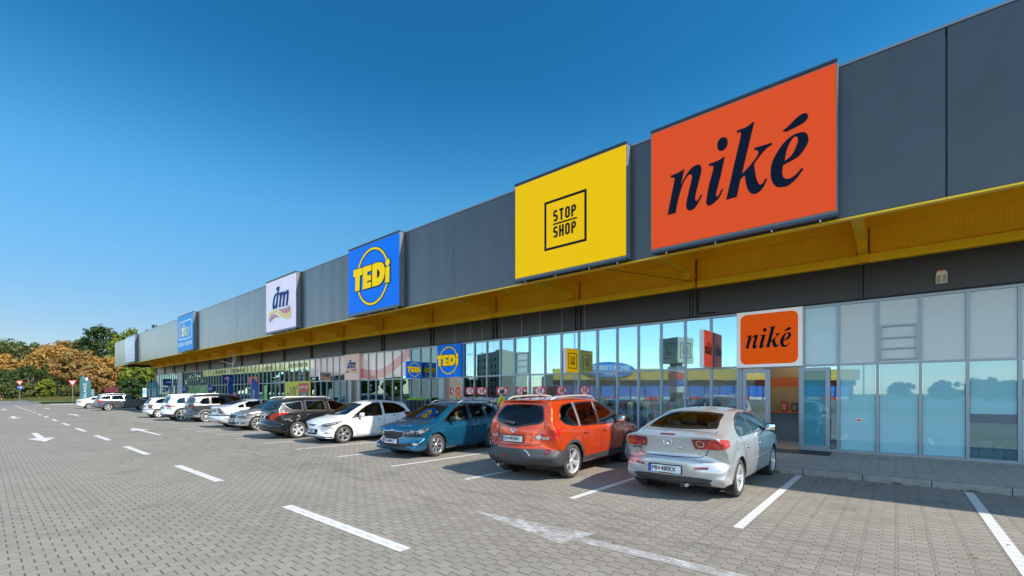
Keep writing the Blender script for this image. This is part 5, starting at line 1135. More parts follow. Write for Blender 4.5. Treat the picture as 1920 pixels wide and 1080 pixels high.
# 7 silver saloon with black bumper line ---------------------------------
def light_saloon():
    p = paintmat('light silver', (.60, .61, .62), .3, .3)
    out = [(-.62, .24, 'B!'), (-.95, .29, 'f'), (-1.03, .42, 'f'), (-1.04, .60, 'F'), (-1.0, .665, 'F!'), (-.95, .70, 'F'), (-.93, .95, 'F'), (-.91, 1.06, 'C'), (-.80, 1.095, 'C'), (-.55, 1.13, 'S'), (.0, 1.31, 'S'), (.40, 1.40, 'S'), (.75, 1.44, 'G'), (1.2, 1.445, 'G'), (1.65, 1.39, 'G'), (2.05, 1.24, 'S'), (2.55, 1.0, 'S'), (2.75, .95, 'D'), (3.1, .88, 'D'), (3.4, .74, 'F'), (3.46, .5, 'F'), (3.38, .24, 'B!'), (2.2, .20, 'B'), (.6, .20, 'B')]
    c = Car('parked_car', 'pale silver saloon with a black strip along its rear bumper and upright red tail lamps', 'car', p, (-26.15, 8.42), 0, .87, .315, 2.6, out, (.98, -.012), 1.42, .57, .055, 'cars parked in front of the shops')
    sides(c, [[(-.12, 1.03), (.0, 1.14), (.25, 1.20), (.25, 1.0), (.0, .995)], [(.30, 1.0), (.30, 1.22), (.5, 1.32), (1.05, 1.36), (1.05, .985)], [(1.15, 1.36), (1.5, 1.34), (1.85, 1.2), (2.3, .97), (1.15, .98)]], m_cgd)
    c.window('rear_window', [(-.60, 1.15), (.60, 1.15), (.48, 1.37), (-.48, 1.37)], 'rear', m_cgd); c.window('windscreen', [(-.66, 1.0), (.66, 1.0), (.52, 1.34), (-.52, 1.34)], 'front', m_cgg)
    for s in (1, -1):
        l = c.decal('tail_lamp', [(s*40, .73), (s*40, .96), (s*46, .99), (s*56, .97), (s*56, .73)], 'rp', m_red, .009, rnd=.02); c.decal('indicator_lens', [(s*42, .82), (s*42, .89), (s*54, .89), (s*54, .82)], 'rp', m_clr, .012, rnd=.01, parent=l)
        c.strip('panel_gap', [(s*.60, 1.08), (s*.575, .8), (s*.53, .69), (0, .68)], .01, 'rear', m_gap); c.decal('headlamp', [(s*34, .62), (s*70, .76), (s*40, .74)], 'fp', m_hl, .006)
    c.decal('bumper_strip', [(-88, .605), (88, .605), (88, .655), (-88, .655)], 'rp', m_trim, .007, rnd=0); c.plate('TV 296AL', .86, 'rear', 0); c.badge(.99, 'rear', .035, sx=1)
    for m in 'RL': c.strip('side_moulding', [(.45, .56), (2.3, .58)], .03, m, m_trim, .006)
    seam(c, [(1.10, .98), (1.11, .3)]); seam(c, [(.28, .99), (.4, .7), (.46, .3)]); c.handle(.5, .83); c.handle(1.35, .83); c.mirrors(2.0, .98, .8)
    c.wheels(6, 2, .2, None, .2, .865); c.finish(m_seat); return c
# 8 / 9 crossovers
def crossover(label, p, loc, w, H, glass, rimm, style, dark, plate_, rad=.345, spokes=5, res=.055):
    k = H/1.66
    out = [(-.50, .27, 'B!'), (-.80, .31, 'f'), (-.90, .42, 'f'), (-.92, .60, 'F'), (-.88, .70, 'F'), (-.85, .88, 'F'), (-.83, 1.06, 'F'), (-.74, 1.22, 'S'), (-.58, 1.44, 'S'), (-.50, 1.53*k, 'S'), (-.62, 1.60*k, 'G!'), (-.2, 1.64*k, 'G'), (.5, 1.665*k, 'G'), (1.1, 1.66*k, 'G'), (1.6, 1.61*k, 'G'), (1.95, 1.50*k, 'S'), (2.35, 1.28, 'S'), (2.68, 1.12, 'D'), (3.0, 1.06, 'D'), (3.35, .95, 'D'), (3.48, .78, 'F'), (3.52, .5, 'F'), (3.44, .28, 'B!'), (2.2, .25, 'B'), (.6, .25, 'B')]
    c = Car('parked_car', label, 'car', p, loc, 0, w, rad, 2.65, out, (1.07, -.012), 1.62*k, .66, res, 'cars parked in front of the shops', low=.27)
    sides(c, [[(-.36, 1.16), (-.16, 1.43*k), (.20, 1.50*k), (.20, 1.09), (-.26, 1.10)], [(.28, 1.09), (.28, 1.505*k), (1.05, 1.53*k), (1.10, 1.08)]], glass); sides(c, [[(1.18, 1.08), (1.16, 1.53*k), (1.6, 1.50*k), (2.0, 1.33*k), (2.38, 1.07)]])
    c.window('rear_window', [(-.66, 1.14), (.66, 1.14), (.52, 1.49*k), (-.52, 1.49*k)], 'rear', m_cgd, .03, .06); c.window('windscreen', [(-.72, 1.14), (.72, 1.14), (.58, 1.52*k), (-.58, 1.52*k)], 'front', m_cgg)
    c.arches(.05, dark); c.decal('rear_cladding', [(-86, .31), (86, .31), (86, .46), (50, .42), (-50, .42), (-86, .46)], 'rp', dark, .008, rnd=0)
    for m in 'RL': c.decal('sill_cladding', [(.40, .29), (2.28, .29), (2.24, .40), (.42, .40)], m, dark, .008, rnd=.01)
    c.plate(plate_, .82, 'rear'); c.badge(.98, 'rear', .055, sx=1)
    for s in (1, -1): c.strip('panel_gap', [(s*.66, 1.1), (s*.60, .78), (0, .72)], .01, 'rear', m_gap); c.decal('headlamp', [(s*34, .80), (s*72, .92), (s*44, .90)], 'fp', m_hl, .006)
    seam(c, [(1.14, 1.06), (1.16, .42)]); seam(c, [(.24, 1.08), (.36, .8), (.45, .42)]); c.handle(.52, .94); c.handle(1.35, .935); c.mirrors(2.1, 1.08, .86, None, 1.1)
    c.wheels(spokes, style, rad*.72, rimm, .225, w-.006); c.finish(m_seat); return c
def dark_crossover():
    c = crossover('dark grey compact crossover with round red tail lamps and roof rails', paintmat('dark grey metallic', (.06, .065, .075), .5, .28), (-32.5, 8.72), .905, 1.665, m_cgd, None, 2, M('pale grey cladding', (.24, .24, .24), .6), 'TV 745DB', .335, 10)
    for s in (1, -1): l = c.decal('tail_lamp', circ(s*50, .93, 13, .10), 'rp', m_red, .012, rnd=0); c.decal('lamp_lens', circ(s*48, .935, 5, .04), 'rp', m_clr, .016, rnd=0, parent=l)
    c.rails([(.62, -.4, 1.62), (.635, -.25, 1.68), (.64, .5, 1.72), (.63, 1.3, 1.70), (.60, 1.55, 1.62)], 0)
def white_crossover():
    c = crossover('large white crossover with slim red tail lamps and big two-tone wheels', paintmat('pearl white', (.72, .72, .72), 0, .28), (-35.3, 8.18), .92, 1.67, m_cgg, None, 1, m_trim, 'TV 889EE', .365, 5)
    for s in (1, -1): c.decal('tail_lamp', [(s*30, .98), (s*60, .99), (s*82, .90), (s*60, .885), (s*34, .91)], 'rp', m_redl, .012, rnd=.02)
    c.strip('exhaust_trim', [(-.5, .38), (.5, .38)], .02, 'rear', m_chrome, .012); c.rails([(.62, -.4, 1.63), (.63, .5, 1.69), (.60, 1.5, 1.64)], 0)
def far_hatch():
    p = paintmat('aged white', (.66, .66, .64), 0, .4)
    out = [(-.45, .24, 'B!'), (-.68, .29, 'f'), (-.75, .45, 'f'), (-.75, .62, 'F'), (-.69, .70, 'F'), (-.66, .95, 'F'), (-.58, 1.08, 'S'), (-.38, 1.36, 'S'), (-.30, 1.42, 'G'), (.3, 1.455, 'G'), (1.1, 1.45, 'G'), (1.5, 1.38, 'S'), (2.3, .98, 'D'), (2.8, .88, 'D'), (3.1, .72, 'F'), (3.15, .45, 'F'), (3.05, .24, 'B!'), (2.2, .2, 'B'), (.6, .2, 'B')]
    c = Car('parked_car', 'older small white hatchback half hidden behind the large white crossover', 'car', p, (-40.7, 8.1), 0, .823, .30, 2.46, out, (.96, -.012), 1.42, .56, .065, 'cars parked in front of the shops')
    sides(c, [[(-.2, 1.02), (-.1, 1.25), (.2, 1.36), (1.0, 1.38), (1.0, .97)], [(1.1, .97), (1.1, 1.38), (1.4, 1.33), (2.1, .96)]], m_cgd); c.window('rear_window', [(-.58, 1.02), (.58, 1.02), (.46, 1.36), (-.46, 1.36)], 'rear', m_cgd); c.window('windscreen', [(-.62, 1.0), (.62, 1.0), (.5, 1.36), (-.5, 1.36)], 'front', m_cgg)
    for s in (1, -1): l = c.decal('tail_lamp', [(s*42, .68), (s*42, .90), (s*56, .95), (s*66, .92), (s*60, .68)], 'rp', m_red, .009); c.decal('indicator_lens', [(s*45, .76), (s*45, .84), (s*58, .84), (s*57, .76)], 'rp', m_clr, .012, parent=l)
    c.decal('bumper_strip', [(-88, .585), (88, .585), (88, .63), (-88, .63)], 'rp', m_trim, .006, rnd=0); c.plate('TV 351AK', .80, 'rear'); c.wheels(6, 0, .19, None, .18, .818); c.finish(); c.mirrors(1.95, .98, .78)
def grey_suv():
    p = paintmat('graphite metallic', (.115, .115, .12), .6, .28)
    out = [(-.60, .27, 'B!'), (-.95, .32, 'f'), (-1.05, .48, 'F'), (-1.03, .72, 'F'), (-.98, .95, 'F'), (-.93, 1.10, 'F'), (-.80, 1.28, 'S'), (-.60, 1.52, 'S'), (-.66, 1.60, 'G!'), (-.2, 1.655, 'G'), (.6, 1.69, 'G'), (1.3, 1.68, 'G'), (1.8, 1.60, 'G'), (2.2, 1.44, 'S'), (2.6, 1.23, 'S'), (2.85, 1.13, 'D'), (3.2, 1.07, 'D'), (3.6, .95, 'D'), (3.72, .75, 'F'), (3.74, .5, 'F'), (3.64, .28, 'B!'), (2.2, .25, 'B'), (.6, .25, 'B')]
    c = Car('parked_car', 'long graphite grey seven-seat car seen almost side-on at the far end of the row', 'car', p, (-61.75, 8.25), 0, .945, .36, 2.78, out, (1.08, -.015), 1.65, .68, .06, 'cars parked in front of the shops', low=.27)
    sides(c, [[(-.62, 1.32), (-.3, 1.46), (.20, 1.52), (.20, 1.11), (-.40, 1.16)], [(.28, 1.11), (.28, 1.525), (1.15, 1.55), (1.2, 1.09)]], m_cgd); sides(c, [[(1.28, 1.09), (1.25, 1.55), (1.75, 1.52), (2.15, 1.36), (2.55, 1.08)]])
    c.window('rear_window', [(-.66, 1.16), (.66, 1.16), (.55, 1.50), (-.55, 1.50)], 'rear', m_cgd); c.window('windscreen', [(-.72, 1.16), (.72, 1.16), (.58, 1.54), (-.58, 1.54)], 'front', m_cgg)
    for s in (1, -1): c.decal('tail_lamp', [(s*36, .96), (s*60, 1.05), (s*84, 1.02), (s*78, .90), (s*40, .88)], 'rp', m_redl, .01); c.decal('headlamp', [(s*34, .80), (s*72, .92), (s*44, .90)], 'fp', m_hl, .006)
    for m in 'RL': c.strip('sill_trim', [(.42, .40), (2.34, .40)], .03, m, m_chrome, .008); c.strip('window_trim', [(-.5, 1.09), (1.2, 1.075), (2.6, 1.05)], .018, m, m_chrome, .006)
    c.rails([(.63, -.5, 1.62), (.65, .5, 1.73), (.60, 1.7, 1.66)], 0); seam(c, [(1.22, 1.07), (1.24, .36)]); seam(c, [(.24, 1.08), (.45, .36)]); c.handle(.5, .96, m_chrome); c.handle(1.4, .955, m_chrome); c.mirrors(2.25, 1.1, .88, None, 1.1); c.plate('TV 902CV', .68, 'rear')
    c.wheels(5, 1, .26, None, .235, .94); c.finish()
def far_white_saloon():
    p = MATS.get('white gloss') or paintmat('white gloss', (.74, .74, .73), 0, .3)
    out = [(-.62, .24, 'B!'), (-.95, .32, 'f'), (-1.02, .60, 'F'), (-.95, .80, 'F'), (-.93, 1.02, 'C'), (-.8, 1.06, 'C'), (-.5, 1.12, 'S'), (.1, 1.33, 'S'), (.7, 1.43, 'G'), (1.2, 1.43, 'G'), (1.8, 1.33, 'S'), (2.6, .98, 'D'), (3.2, .86, 'D'), (3.5, .6, 'F'), (3.4, .24, 'B!'), (2.2, .2, 'B'), (.6, .2, 'B')]
    c = Car('parked_car', 'white saloon showing only its tail beyond the long graphite grey car', 'car', p, (-70.9, 7.85), 0, .9, .32, 2.7, out, (.97, -.012), 1.41, .57, .07, 'cars parked in front of the shops')
    sides(c, [[(0, 1.0), (.3, 1.25), (1.05, 1.35), (1.05, .98)], [(1.15, .98), (1.15, 1.35), (1.6, 1.28), (2.3, .97)]], m_cgd); c.window('rear_window', [(-.58, 1.14), (.58, 1.14), (.46, 1.35), (-.46, 1.35)], 'rear', m_cgd); c.window('windscreen', [(-.66, 1.02), (.66, 1.02), (.5, 1.33), (-.5, 1.33)], 'front', m_cgg)
    for s in (1, -1): c.decal('tail_lamp', [(s*36, .90), (s*70, .95), (s*66, .82), (s*40, .80)], 'rp', m_redl, .009)
    c.wheels(6, 2, .22, None, .2, .89); c.finish(); c.plate('TV 418DK', .62, 'rear')
for fn in CARLIST if 'CARLIST' in globals() else (silver_saloon, red_crossover, blue_estate, white_hatch, black_estate, grey_liftback, light_saloon, dark_crossover, white_crossover, far_hatch, grey_suv, far_white_saloon): fn()
# ---------------------------------------------------------------- placing things seen far away
TH = math.atan(719.8/845)
def at(px, F, z=0):
    r = (px-960)/845*F; return Vector((r*cos(TH)-F*sin(TH), r*sin(TH)+F*cos(TH), z))
def zt(py, F): return 1.72+(738-py)*F/845
# ---------------------------------------------------------------- trees
def leafmat(name, a, b, cc):
    g = newmat(name); at_ = g.n('ShaderNodeAttribute'); at_.attribute_name = 'tint'; n = g.noise(.35, 3, g.obj())
    c = g.mix(at_.outputs['Fac'], a, b); c = g.mix(g.m('MULTIPLY', g.ramp(n, .45, .7), .7), c, cc)
    g.l(c, g.b.inputs['Base Color']); g.b.inputs['Roughness'].default_value = .6; g.b.inputs['Specular IOR Level'].default_value = .3
    tr = g.n('ShaderNodeBsdfTranslucent'); g.l(c, tr.inputs[0]); mx = g.n('ShaderNodeMixShader'); mx.inputs[0].default_value = .35; g.l(g.b.outputs[0], mx.inputs[1]); g.l(tr.outputs[0], mx.inputs[2]); g.l(mx.outputs[0], g.out.inputs[0])
    return g.mat
L_or = leafmat('rusty autumn leaves', (.38, .17, .04), (.50, .30, .07), (.32, .25, .07)); L_br = leafmat('brown autumn leaves', (.31, .15, .045), (.42, .25, .07), (.24, .21, .07))
L_gr = leafmat('green leaves', (.022, .055, .012), (.055, .105, .022), (.085, .11, .026)); L_dk = leafmat('dark olive leaves', (.06, .085, .026), (.14, .165, .045), (.22, .19, .06)); L_yg = leafmat('yellow green leaves', (.12, .17, .02), (.28, .31, .03), (.08, .14, .02))
m_bark = M('pale bark', (.26, .22, .17), .9, var=.25, vs=2, bump=.5, bs=8)
def crown_mesh(name, rng, h0, h1, rad, nclump, nleaf, size, squash=1.0):
    vs = []; fs = []; tint = []
    zc = (h0+h1)/2; hz = (h1-h0)/2; cl = []
    for i in range(nclump):
        t = rng.uniform(0, 2*pi); u = rng.uniform(-1, 1); rr = rng.uniform(.55, 1.0)**.6; s = sqrt(1-u*u)
        k = 1+.18*sin(3*t+h1)+.12*rng.uniform(-1, 1)
        cl.append((rad*rr*s*cos(t)*k, rad*rr*s*sin(t)*k*squash, zc+hz*rr*u*.93, rng.uniform(.6, 1.25)*rad*.27))
    for (cx, cy, cz, cr) in cl:
        tb = rng.uniform(0, 1)
        for j in range(nleaf):
            d = Vector((rng.gauss(0, 1), rng.gauss(0, 1), rng.gauss(0, .8))).normalized()*cr*rng.uniform(.5, 1.05); p = Vector((cx, cy, cz))+d
            n = (d.normalized()+Vector((rng.uniform(-.8, .8), rng.uniform(-.8, .8), rng.uniform(-.3, 1)))).normalized(); a = n.orthogonal().normalized(); a = (Matrix.Rotation(rng.uniform(0, 6.3), 3, n) @ a); b = n.cross(a); s = size*rng.uniform(.6, 1.3)
            k = len(vs); vs += [tuple(p-a*s-b*s*.2), tuple(p-a*s*.1-b*s*.8), tuple(p+a*s), tuple(p+a*s*.1+b*s*.8)]; fs.append((k, k+1, k+2, k+3)); tint += [min(1, max(0, tb*.6+rng.uniform(0, .5)))]*4
    me = bpy.data.meshes.new(name); me.from_pydata(vs, [], fs); at_ = me.attributes.new('tint', 'FLOAT', 'POINT'); at_.data.foreach_set('value', tint); return me, cl
def tree(name, label, loc, h, rad, mat, seed, h0=.18, nclump=70, nleaf=55, size=.32, group=None, bare=0, bush=False):
    rng = random.Random(seed); r = thing(name, label, 'bush' if bush else 'tree', loc, rng.uniform(0, 6), group)
    me, cl = crown_mesh('crown', rng, h*h0, h, rad, nclump, nleaf, size); me.materials.append(mat); o = bpy.data.objects.new('crown', me); COL.objects.link(o); o.parent = r
    mb = MB(); k = h*.022+.06
    lean = rng.uniform(-.3, .3); pts = [(0, 0, -.1), (lean*.3, .1, h*.2), (lean, .0, h*.45), (lean*1.3, .2, h*.75)]
    mb.tube([Vector(p) for p in pts], [k, k*.8, k*.55, k*.2], 8)
    for c in rng.sample(cl, min(len(cl), 16)):
        s = Vector(pts[1]).lerp(Vector(pts[2]), rng.uniform(0, 1)); e = Vector(c[:3]); m = s.lerp(e, .5)+Vector((0, 0, rng.uniform(-.2, .6))); mb.tube([s, m, e], [k*.4, k*.25, k*.08], 6)
    mb.build('trunk', m_bark, r); return r
gT = 'trees beyond the verge at the left'
specs = [(22, 172, 634, 60, L_dk, 'dark olive tree with a broad crown at the left edge of the picture', 1), (8, 150, 662, 48, L_or, 'rusty orange tree low at the extreme left edge', 2), (58, 178, 640, 34, L_dk, 'olive tree turning yellow between the olive and orange crowns', 3),
  (98, 158, 646, 62, L_or, 'broad rusty orange tree left of the teal flag', 4), (150, 152, 652, 50, L_br, 'reddish brown tree above the teal flag', 5), (112, 185, 632, 30, L_br, 'thin brown-topped tree rising behind the orange one', 6), (150, 190, 633, 40, L_dk, 'dark pointed tree behind the brown crowns', 7),
  (192, 175, 606, 46, L_gr, 'tallest green tree left of the building end', 8), (246, 160, 616, 56, L_yg, 'yellow-green tree rising over the end of the fascia', 9), (285, 200, 604, 30, L_gr, 'green treetop peeking above the fascia', 10), (212, 140, 668, 46, L_or, 'orange tree just left of the building end', 11), (262, 118, 668, 44, L_yg, 'bright yellow-green tree under the fascia end', 12), (300, 150, 640, 50, L_gr, 'green tree behind the building corner', 13), (180, 135, 682, 40, L_br, 'low brown tree behind the dark billboard', 14)]
for px, F, py, wpx, m, lab, sd in specs:
    h = zt(py, F); rad = wpx/845*F*.62; big = rad*h
    tree('broadleaf_tree', lab, at(px, F), h, rad, m, sd, .16, int(60+big*.5), 46, .42, gT)
for px, F, py, wpx, m, lab, sd in ((18, 132, 690, 60, L_gr, 'big dark green bush at the left edge under the trees', 21), (60, 128, 686, 46, L_gr, 'tall green bush between the two traffic signs', 22), (30, 122, 716, 44, L_dk, 'dark bush behind the blue round sign', 23), (86, 126, 708, 20, L_yg, 'small yellowish bush beside the tall green one', 24), (245, 112, 708, 30, L_gr, 'green bush left of the far shop window', 25), (110, 150, 716, 60, L_dk, 'dark hedge in shade under the orange trees', 26), (170, 150, 718, 60, L_dk, 'dark hedge behind the teal flag', 27), (225, 150, 715, 60, L_dk, 'dark hedge behind the billboard', 28)):
    h = zt(py, F); rad = wpx/845*F*.6
    tree('bush', lab, at(px, F), h, rad, m, sd, .0, 60, 45, .30, 'bushes under the trees', bush=True)
# distant wood behind everything on that side
mb = MB(); rng = random.Random(5); vs = []; fs = []
for i in range(9000):
    px = rng.uniform(-60, 420); F = rng.uniform(215, 240); p = at(px, F, rng.uniform(0, 1)**.8*(19+4*sin(px*.06))); s = rng.uniform(.4, 1.1); a = Vector((rng.uniform(-1, 1), rng.uniform(-1, 1), rng.uniform(-1, 1))).normalized(); b = a.orthogonal().normalized(); k = len(vs); vs += [p-a*s, p-b*s*.7, p+a*s, p+b*s*.7]; fs.append((k, k+1, k+2, k+3))
mb.add(vs, fs); o = mb.build('far_wood', L_dk, fix=False); tag(o, 'distant dark wood behind the row of autumn trees', 'wood', kind='stuff')
# rough grass on the verge
def tufts(name, label, pts, h, mat, n=5):
    vs = []; fs = []; rng = random.Random(9)
    for p in pts:
        for j in range(n):
            a = rng.uniform(0, 2*pi); d = Vector((cos(a), sin(a), 0)); q = p+Vector((rng.uniform(-.3, .3), rng.uniform(-.3, .3), 0)); hh = h*rng.uniform(.4, 1.3); l = Vector((rng.uniform(-.3, .3), rng.uniform(-.3, .3), 1))*hh; k = len(vs); vs += [q-d*.05, q+d*.05, q+l]; fs.append((k, k+1, k+2))
    mb = MB(); mb.add(vs, fs); return tag(mb.build(name, mat, fix=False), label, 'grass', kind='stuff')
L_gs = leafmat('short verge grass', (.10, .15, .03), (.20, .24, .05), (.26, .22, .08)); L_ds = leafmat('dry weeds', (.20, .16, .06), (.30, .22, .09), (.14, .15, .04))
rng = random.Random(4)
tufts('grass', 'short green grass on the verge beyond the road', [at(rng.uniform(-40, 300), rng.uniform(106, 130)) for _ in range(7000)], .28, L_gs)
tufts('weeds', 'tall dry weeds along the foot of the trees', [at(rng.uniform(-40, 300), rng.uniform(119, 134)) for _ in range(5000)], .8, L_ds)
isl = MB(); c = at(128, 70); isl.lathe([(0, .16), (3.2, .16), (3.35, .10), (3.4, 0)], 'z', (c.x-4, c.y, 0), 40); struct(isl.build('traffic_island', m_kerb))
tufts('ground_cover', 'low dark ground cover plants on the traffic island', [Vector((c.x-4+rng.uniform(-1, 1)*2.6, c.y+rng.uniform(-1, 1)*2.6, .15)) for _ in range(900)], .25, L_gr)
# ---------------------------------------------------------------- traffic signs and flags on the left
m_sr = M('sign red', (.62, .02, .02), .35, 0, .3); m_sb = M('sign blue', (.01, .10, .48), .35, 0, .3)
def giveway(label, p, top, size, blue=False):
    r = thing('traffic_sign', label, 'sign', p, TH*.0+atan2(p.x, -p.y)*0+radians(62))
    mb = MB(); mb.cyl((0, .03, 0), (0, .03, top), .035); mb.build('post', m_steel, r)
    h = size*.866; T = lambda k: [(-size/2*k, top-h/3+h/3*k), (size/2*k, top-h/3+h/3*k), (0, top-h/3-h*2/3*k)]
    mb = MB(); mb.prism(T(1), -.012, 0); mb.build('sign_border', m_sr, r); mb = MB(); mb.prism(T(.60), -.016, -.0125); mb.build('sign_plate', m_white, r)
    if blue:
        cz = top-h-size*.34; mb = MB(); mb.lathe([(0, -.012), (size*.36, -.012), (size*.36, 0), (0, 0)], 'y', (0, 0, cz), 28); mb.build('round_plate', m_sb, r)
        mb = MB(); s = size; mb.prism([(-.26*s, cz-.035*s), (.06*s, cz-.035*s), (.06*s, cz-.12*s), (.27*s, cz), (.06*s, cz+.12*s), (.06*s, cz+.035*s), (-.26*s, cz+.035*s)], -.018, -.013); mb.build('arrow', m_white, r)
giveway('triangular give-way sign on a grey post beside the traffic island', at(136, 77), 4.0, 1.2); giveway('give-way triangle above a round blue arrow sign on one post', at(37, 95), 4.45, 1.25, True)
def beachflag(label, p, h, w_, m, txt=None, rz=radians(60), lean=.1):
    r = thing('beach_flag', label, 'flag', p, rz); mb = MB(); mb.tube([(0, 0, 0), (-.02, 0, h*.8), (.08, 0, h*.97), (.25*w_, 0, h)], .018); mb.build('pole', m_steel, r)
    mb = MB(); vs = []; n = 14
    for i in range(n+1):
        t = i/n; z = h*.12+t*h*.86; x1 = w_*(1-.12*t) if t < .7 else w_*(.916-.85*((t-.7)/.3)**2.2); x0 = .02+(.2*w_*max(0, t-.8)/.2)
        for j in range(4): u = j/3; vs.append((x0+(x1-x0)*u, .05*sin(u*3+t*5), z))
    mb.add(vs, [(4*i+j, 4*i+j+1, 4*i+j+5, 4*i+j+4) for i in range(n) for j in range(3)], 0, True); mb.build('cloth', m, r)
    if txt:
        o = text('lettering', txt, w_*.36, m_white, r, (0, 0), 0, 1); o.rotation_euler = (0, radians(-90), 0); o.location = (w_*.45, -.07, h*.42)
    mb = MB(); mb.lathe([(0, .06), (.25, .05), (.28, 0)], 'z', n=16); mb.build('base', m_blk, r); return r
m_teal = M('teal flag cloth', (.05, .17, .19), .7); m_pk = M('pink print', (.65, .12, .25), .6)
f = beachflag('large teal beach flag with white vertical lettering, left of the parked cars', at(150, 88), 5.4, 1.9, m_teal, 'BALANCE', radians(55))
curve_mesh('logo_mark', [circle_pts(1.1, 4.5, .3, 16)], m_pk, f, 1, (0, 0), .003, 0, -.09, False); curve_mesh('logo_mark', [circle_pts(1.15, 4.55, .22, 16, .3)], m_white, f, 1, (0, 0), .003, 0, -.1, False)
beachflag('small teal beach flag at the building corner, left of its pair', Vector((-73.5, 13.7, .12)), 3.4, 1.0, m_teal, 'BALANCE', radians(30)); beachflag('small teal beach flag at the building corner, right of its pair', Vector((-70.4, 13.7, .12)), 3.4, 1.0, m_teal, 'BALANCE', radians(30))
beachflag('blue beach flag with white vertical word by the red-framed entrance', Vector((-38.4, 13.6, .12)), 2.9, .85, M('blue flag cloth', (.008, .05, .26), .6), 'NÁBYTOK', radians(20)); beachflag('narrow navy beach flag left of the red-framed entrance', Vector((-43.9, 13.7, .12)), 2.9, .55, m_jb, None, radians(40))
for i, x in enumerate((-76.9, -68.8, -60.5, -51.6)):
    r = thing('pennant_sign', ('navy pennant outside the building corner', 'navy pennant right of the teal flags', 'navy pennant left of the picture poster', 'navy pennant right of the picture poster')[i], 'pennant', (x, 14.6, 2.2), radians(10))
    mb = MB(); mb.prism([(-.55, -.3), (.5, -.2), (.65, .05), (.5, .28), (-.55, .35)], -.02, .02); mb.build('cloth', m_jb, r); text('lettering', 'JYSK', .3, m_white, r, (0, 0), -.024); mb = MB(); mb.cyl((-.57, 0, -2.1), (-.57, 0, .5), .02); mb.build('pole', m_steel, r)
# poster wall, billboard, small things by the far end
r = thing('picture_poster', 'wide green and blue picture poster in a black frame on the far shop wall', 'poster', (-57, 14.85, 1.75)); mb = MB(); mb.box(-4.1, 4.1, 0, .05, -.95, .95); mb.build('frame', m_blk, r)
g = newmat('blurred garden picture'); n1 = g.noise(.9, 3, g.obj()); n2 = g.noise(2.2, 4, g.obj()); sep = g.n('ShaderNodeSeparateXYZ'); g.l(g.obj(), sep.inputs[0]); c1 = g.mix(g.ramp(n1, .35, .65), (.02, .12, .03), (.12, .35, .08)); c1 = g.mix(g.m('MULTIPLY', g.ramp(n2, .5, .55), g.ramp(sep.outputs[2], .1, -.3)), c1, (.05, .12, .30)); g.l(c1, g.b.inputs['Base Color'])
mb = MB(); mb.box(-3.9, 3.9, -.004, 0, -.85, .85); mb.build('picture', g.mat, r)
r = thing('billboard', 'dark red screen billboard standing behind the graphite grey car', 'billboard', at(210, 82), radians(50)); mb = MB(); mb.box(-1.2, 1.2, -.1, .1, 1.9, 2.9); mb.box(-.08, .08, -.05, .05, 0, 1.7); mb.build('frame', m_blk, r); mb = MB(); mb.box(-1.1, 1.1, -.105, -.101, 1.98, 2.82); mb.build('screen', M('dark red screen', (.16, .02, .03), .3, var=.3), r)
r = thing('info_pillar', 'white and blue information pillar behind the parked cars at the far end', 'pillar', at(271, 92), radians(50)); mb = MB(); mb.rbox((0, 0, 1.4), (.3, .12, 1.4), bev=.2); mb.build('panel', m_white, r); mb = MB(); mb.box(-.3, .3, -.125, -.121, 1.6, 2.5); mb.build('print', M('sky blue print', (.2, .5, .7), .4), r)
r = thing('info_pillar', 'slim grey post box behind the white saloon', 'pillar', at(174, 92), radians(50)); mb = MB(); mb.rbox((0, 0, 1.3), (.22, .12, 1.3), bev=.2); mb.build('panel', m_steel, r)
mb = MB()
for i in range(14):
    p = at(-14+i*2.6, 118+i*.2); mb.box(p.x-.35, p.x+.35, p.y-.5, p.y+.5, 0, .45, i % 2)
tag(mb.build('striped_barrier', [m_sr, m_white]), 'low red and white striped barrier at the far left edge', 'barrier')
r = thing('waste_container', 'dark green waste container between the far cars', 'container', (-66, 12.4, .12)); mb = MB(); mb.rbox((0, 0, .55), (.65, .45, .5), bev=.15); mb.build('body', M('dark green plastic', (.02, .06, .04), .5), r); mb = MB(); mb.rbox((0, 0, 1.12), (.7, .5, .08), bev=.8); mb.build('lid', M('dark green lid', (.015, .045, .03), .5), r)
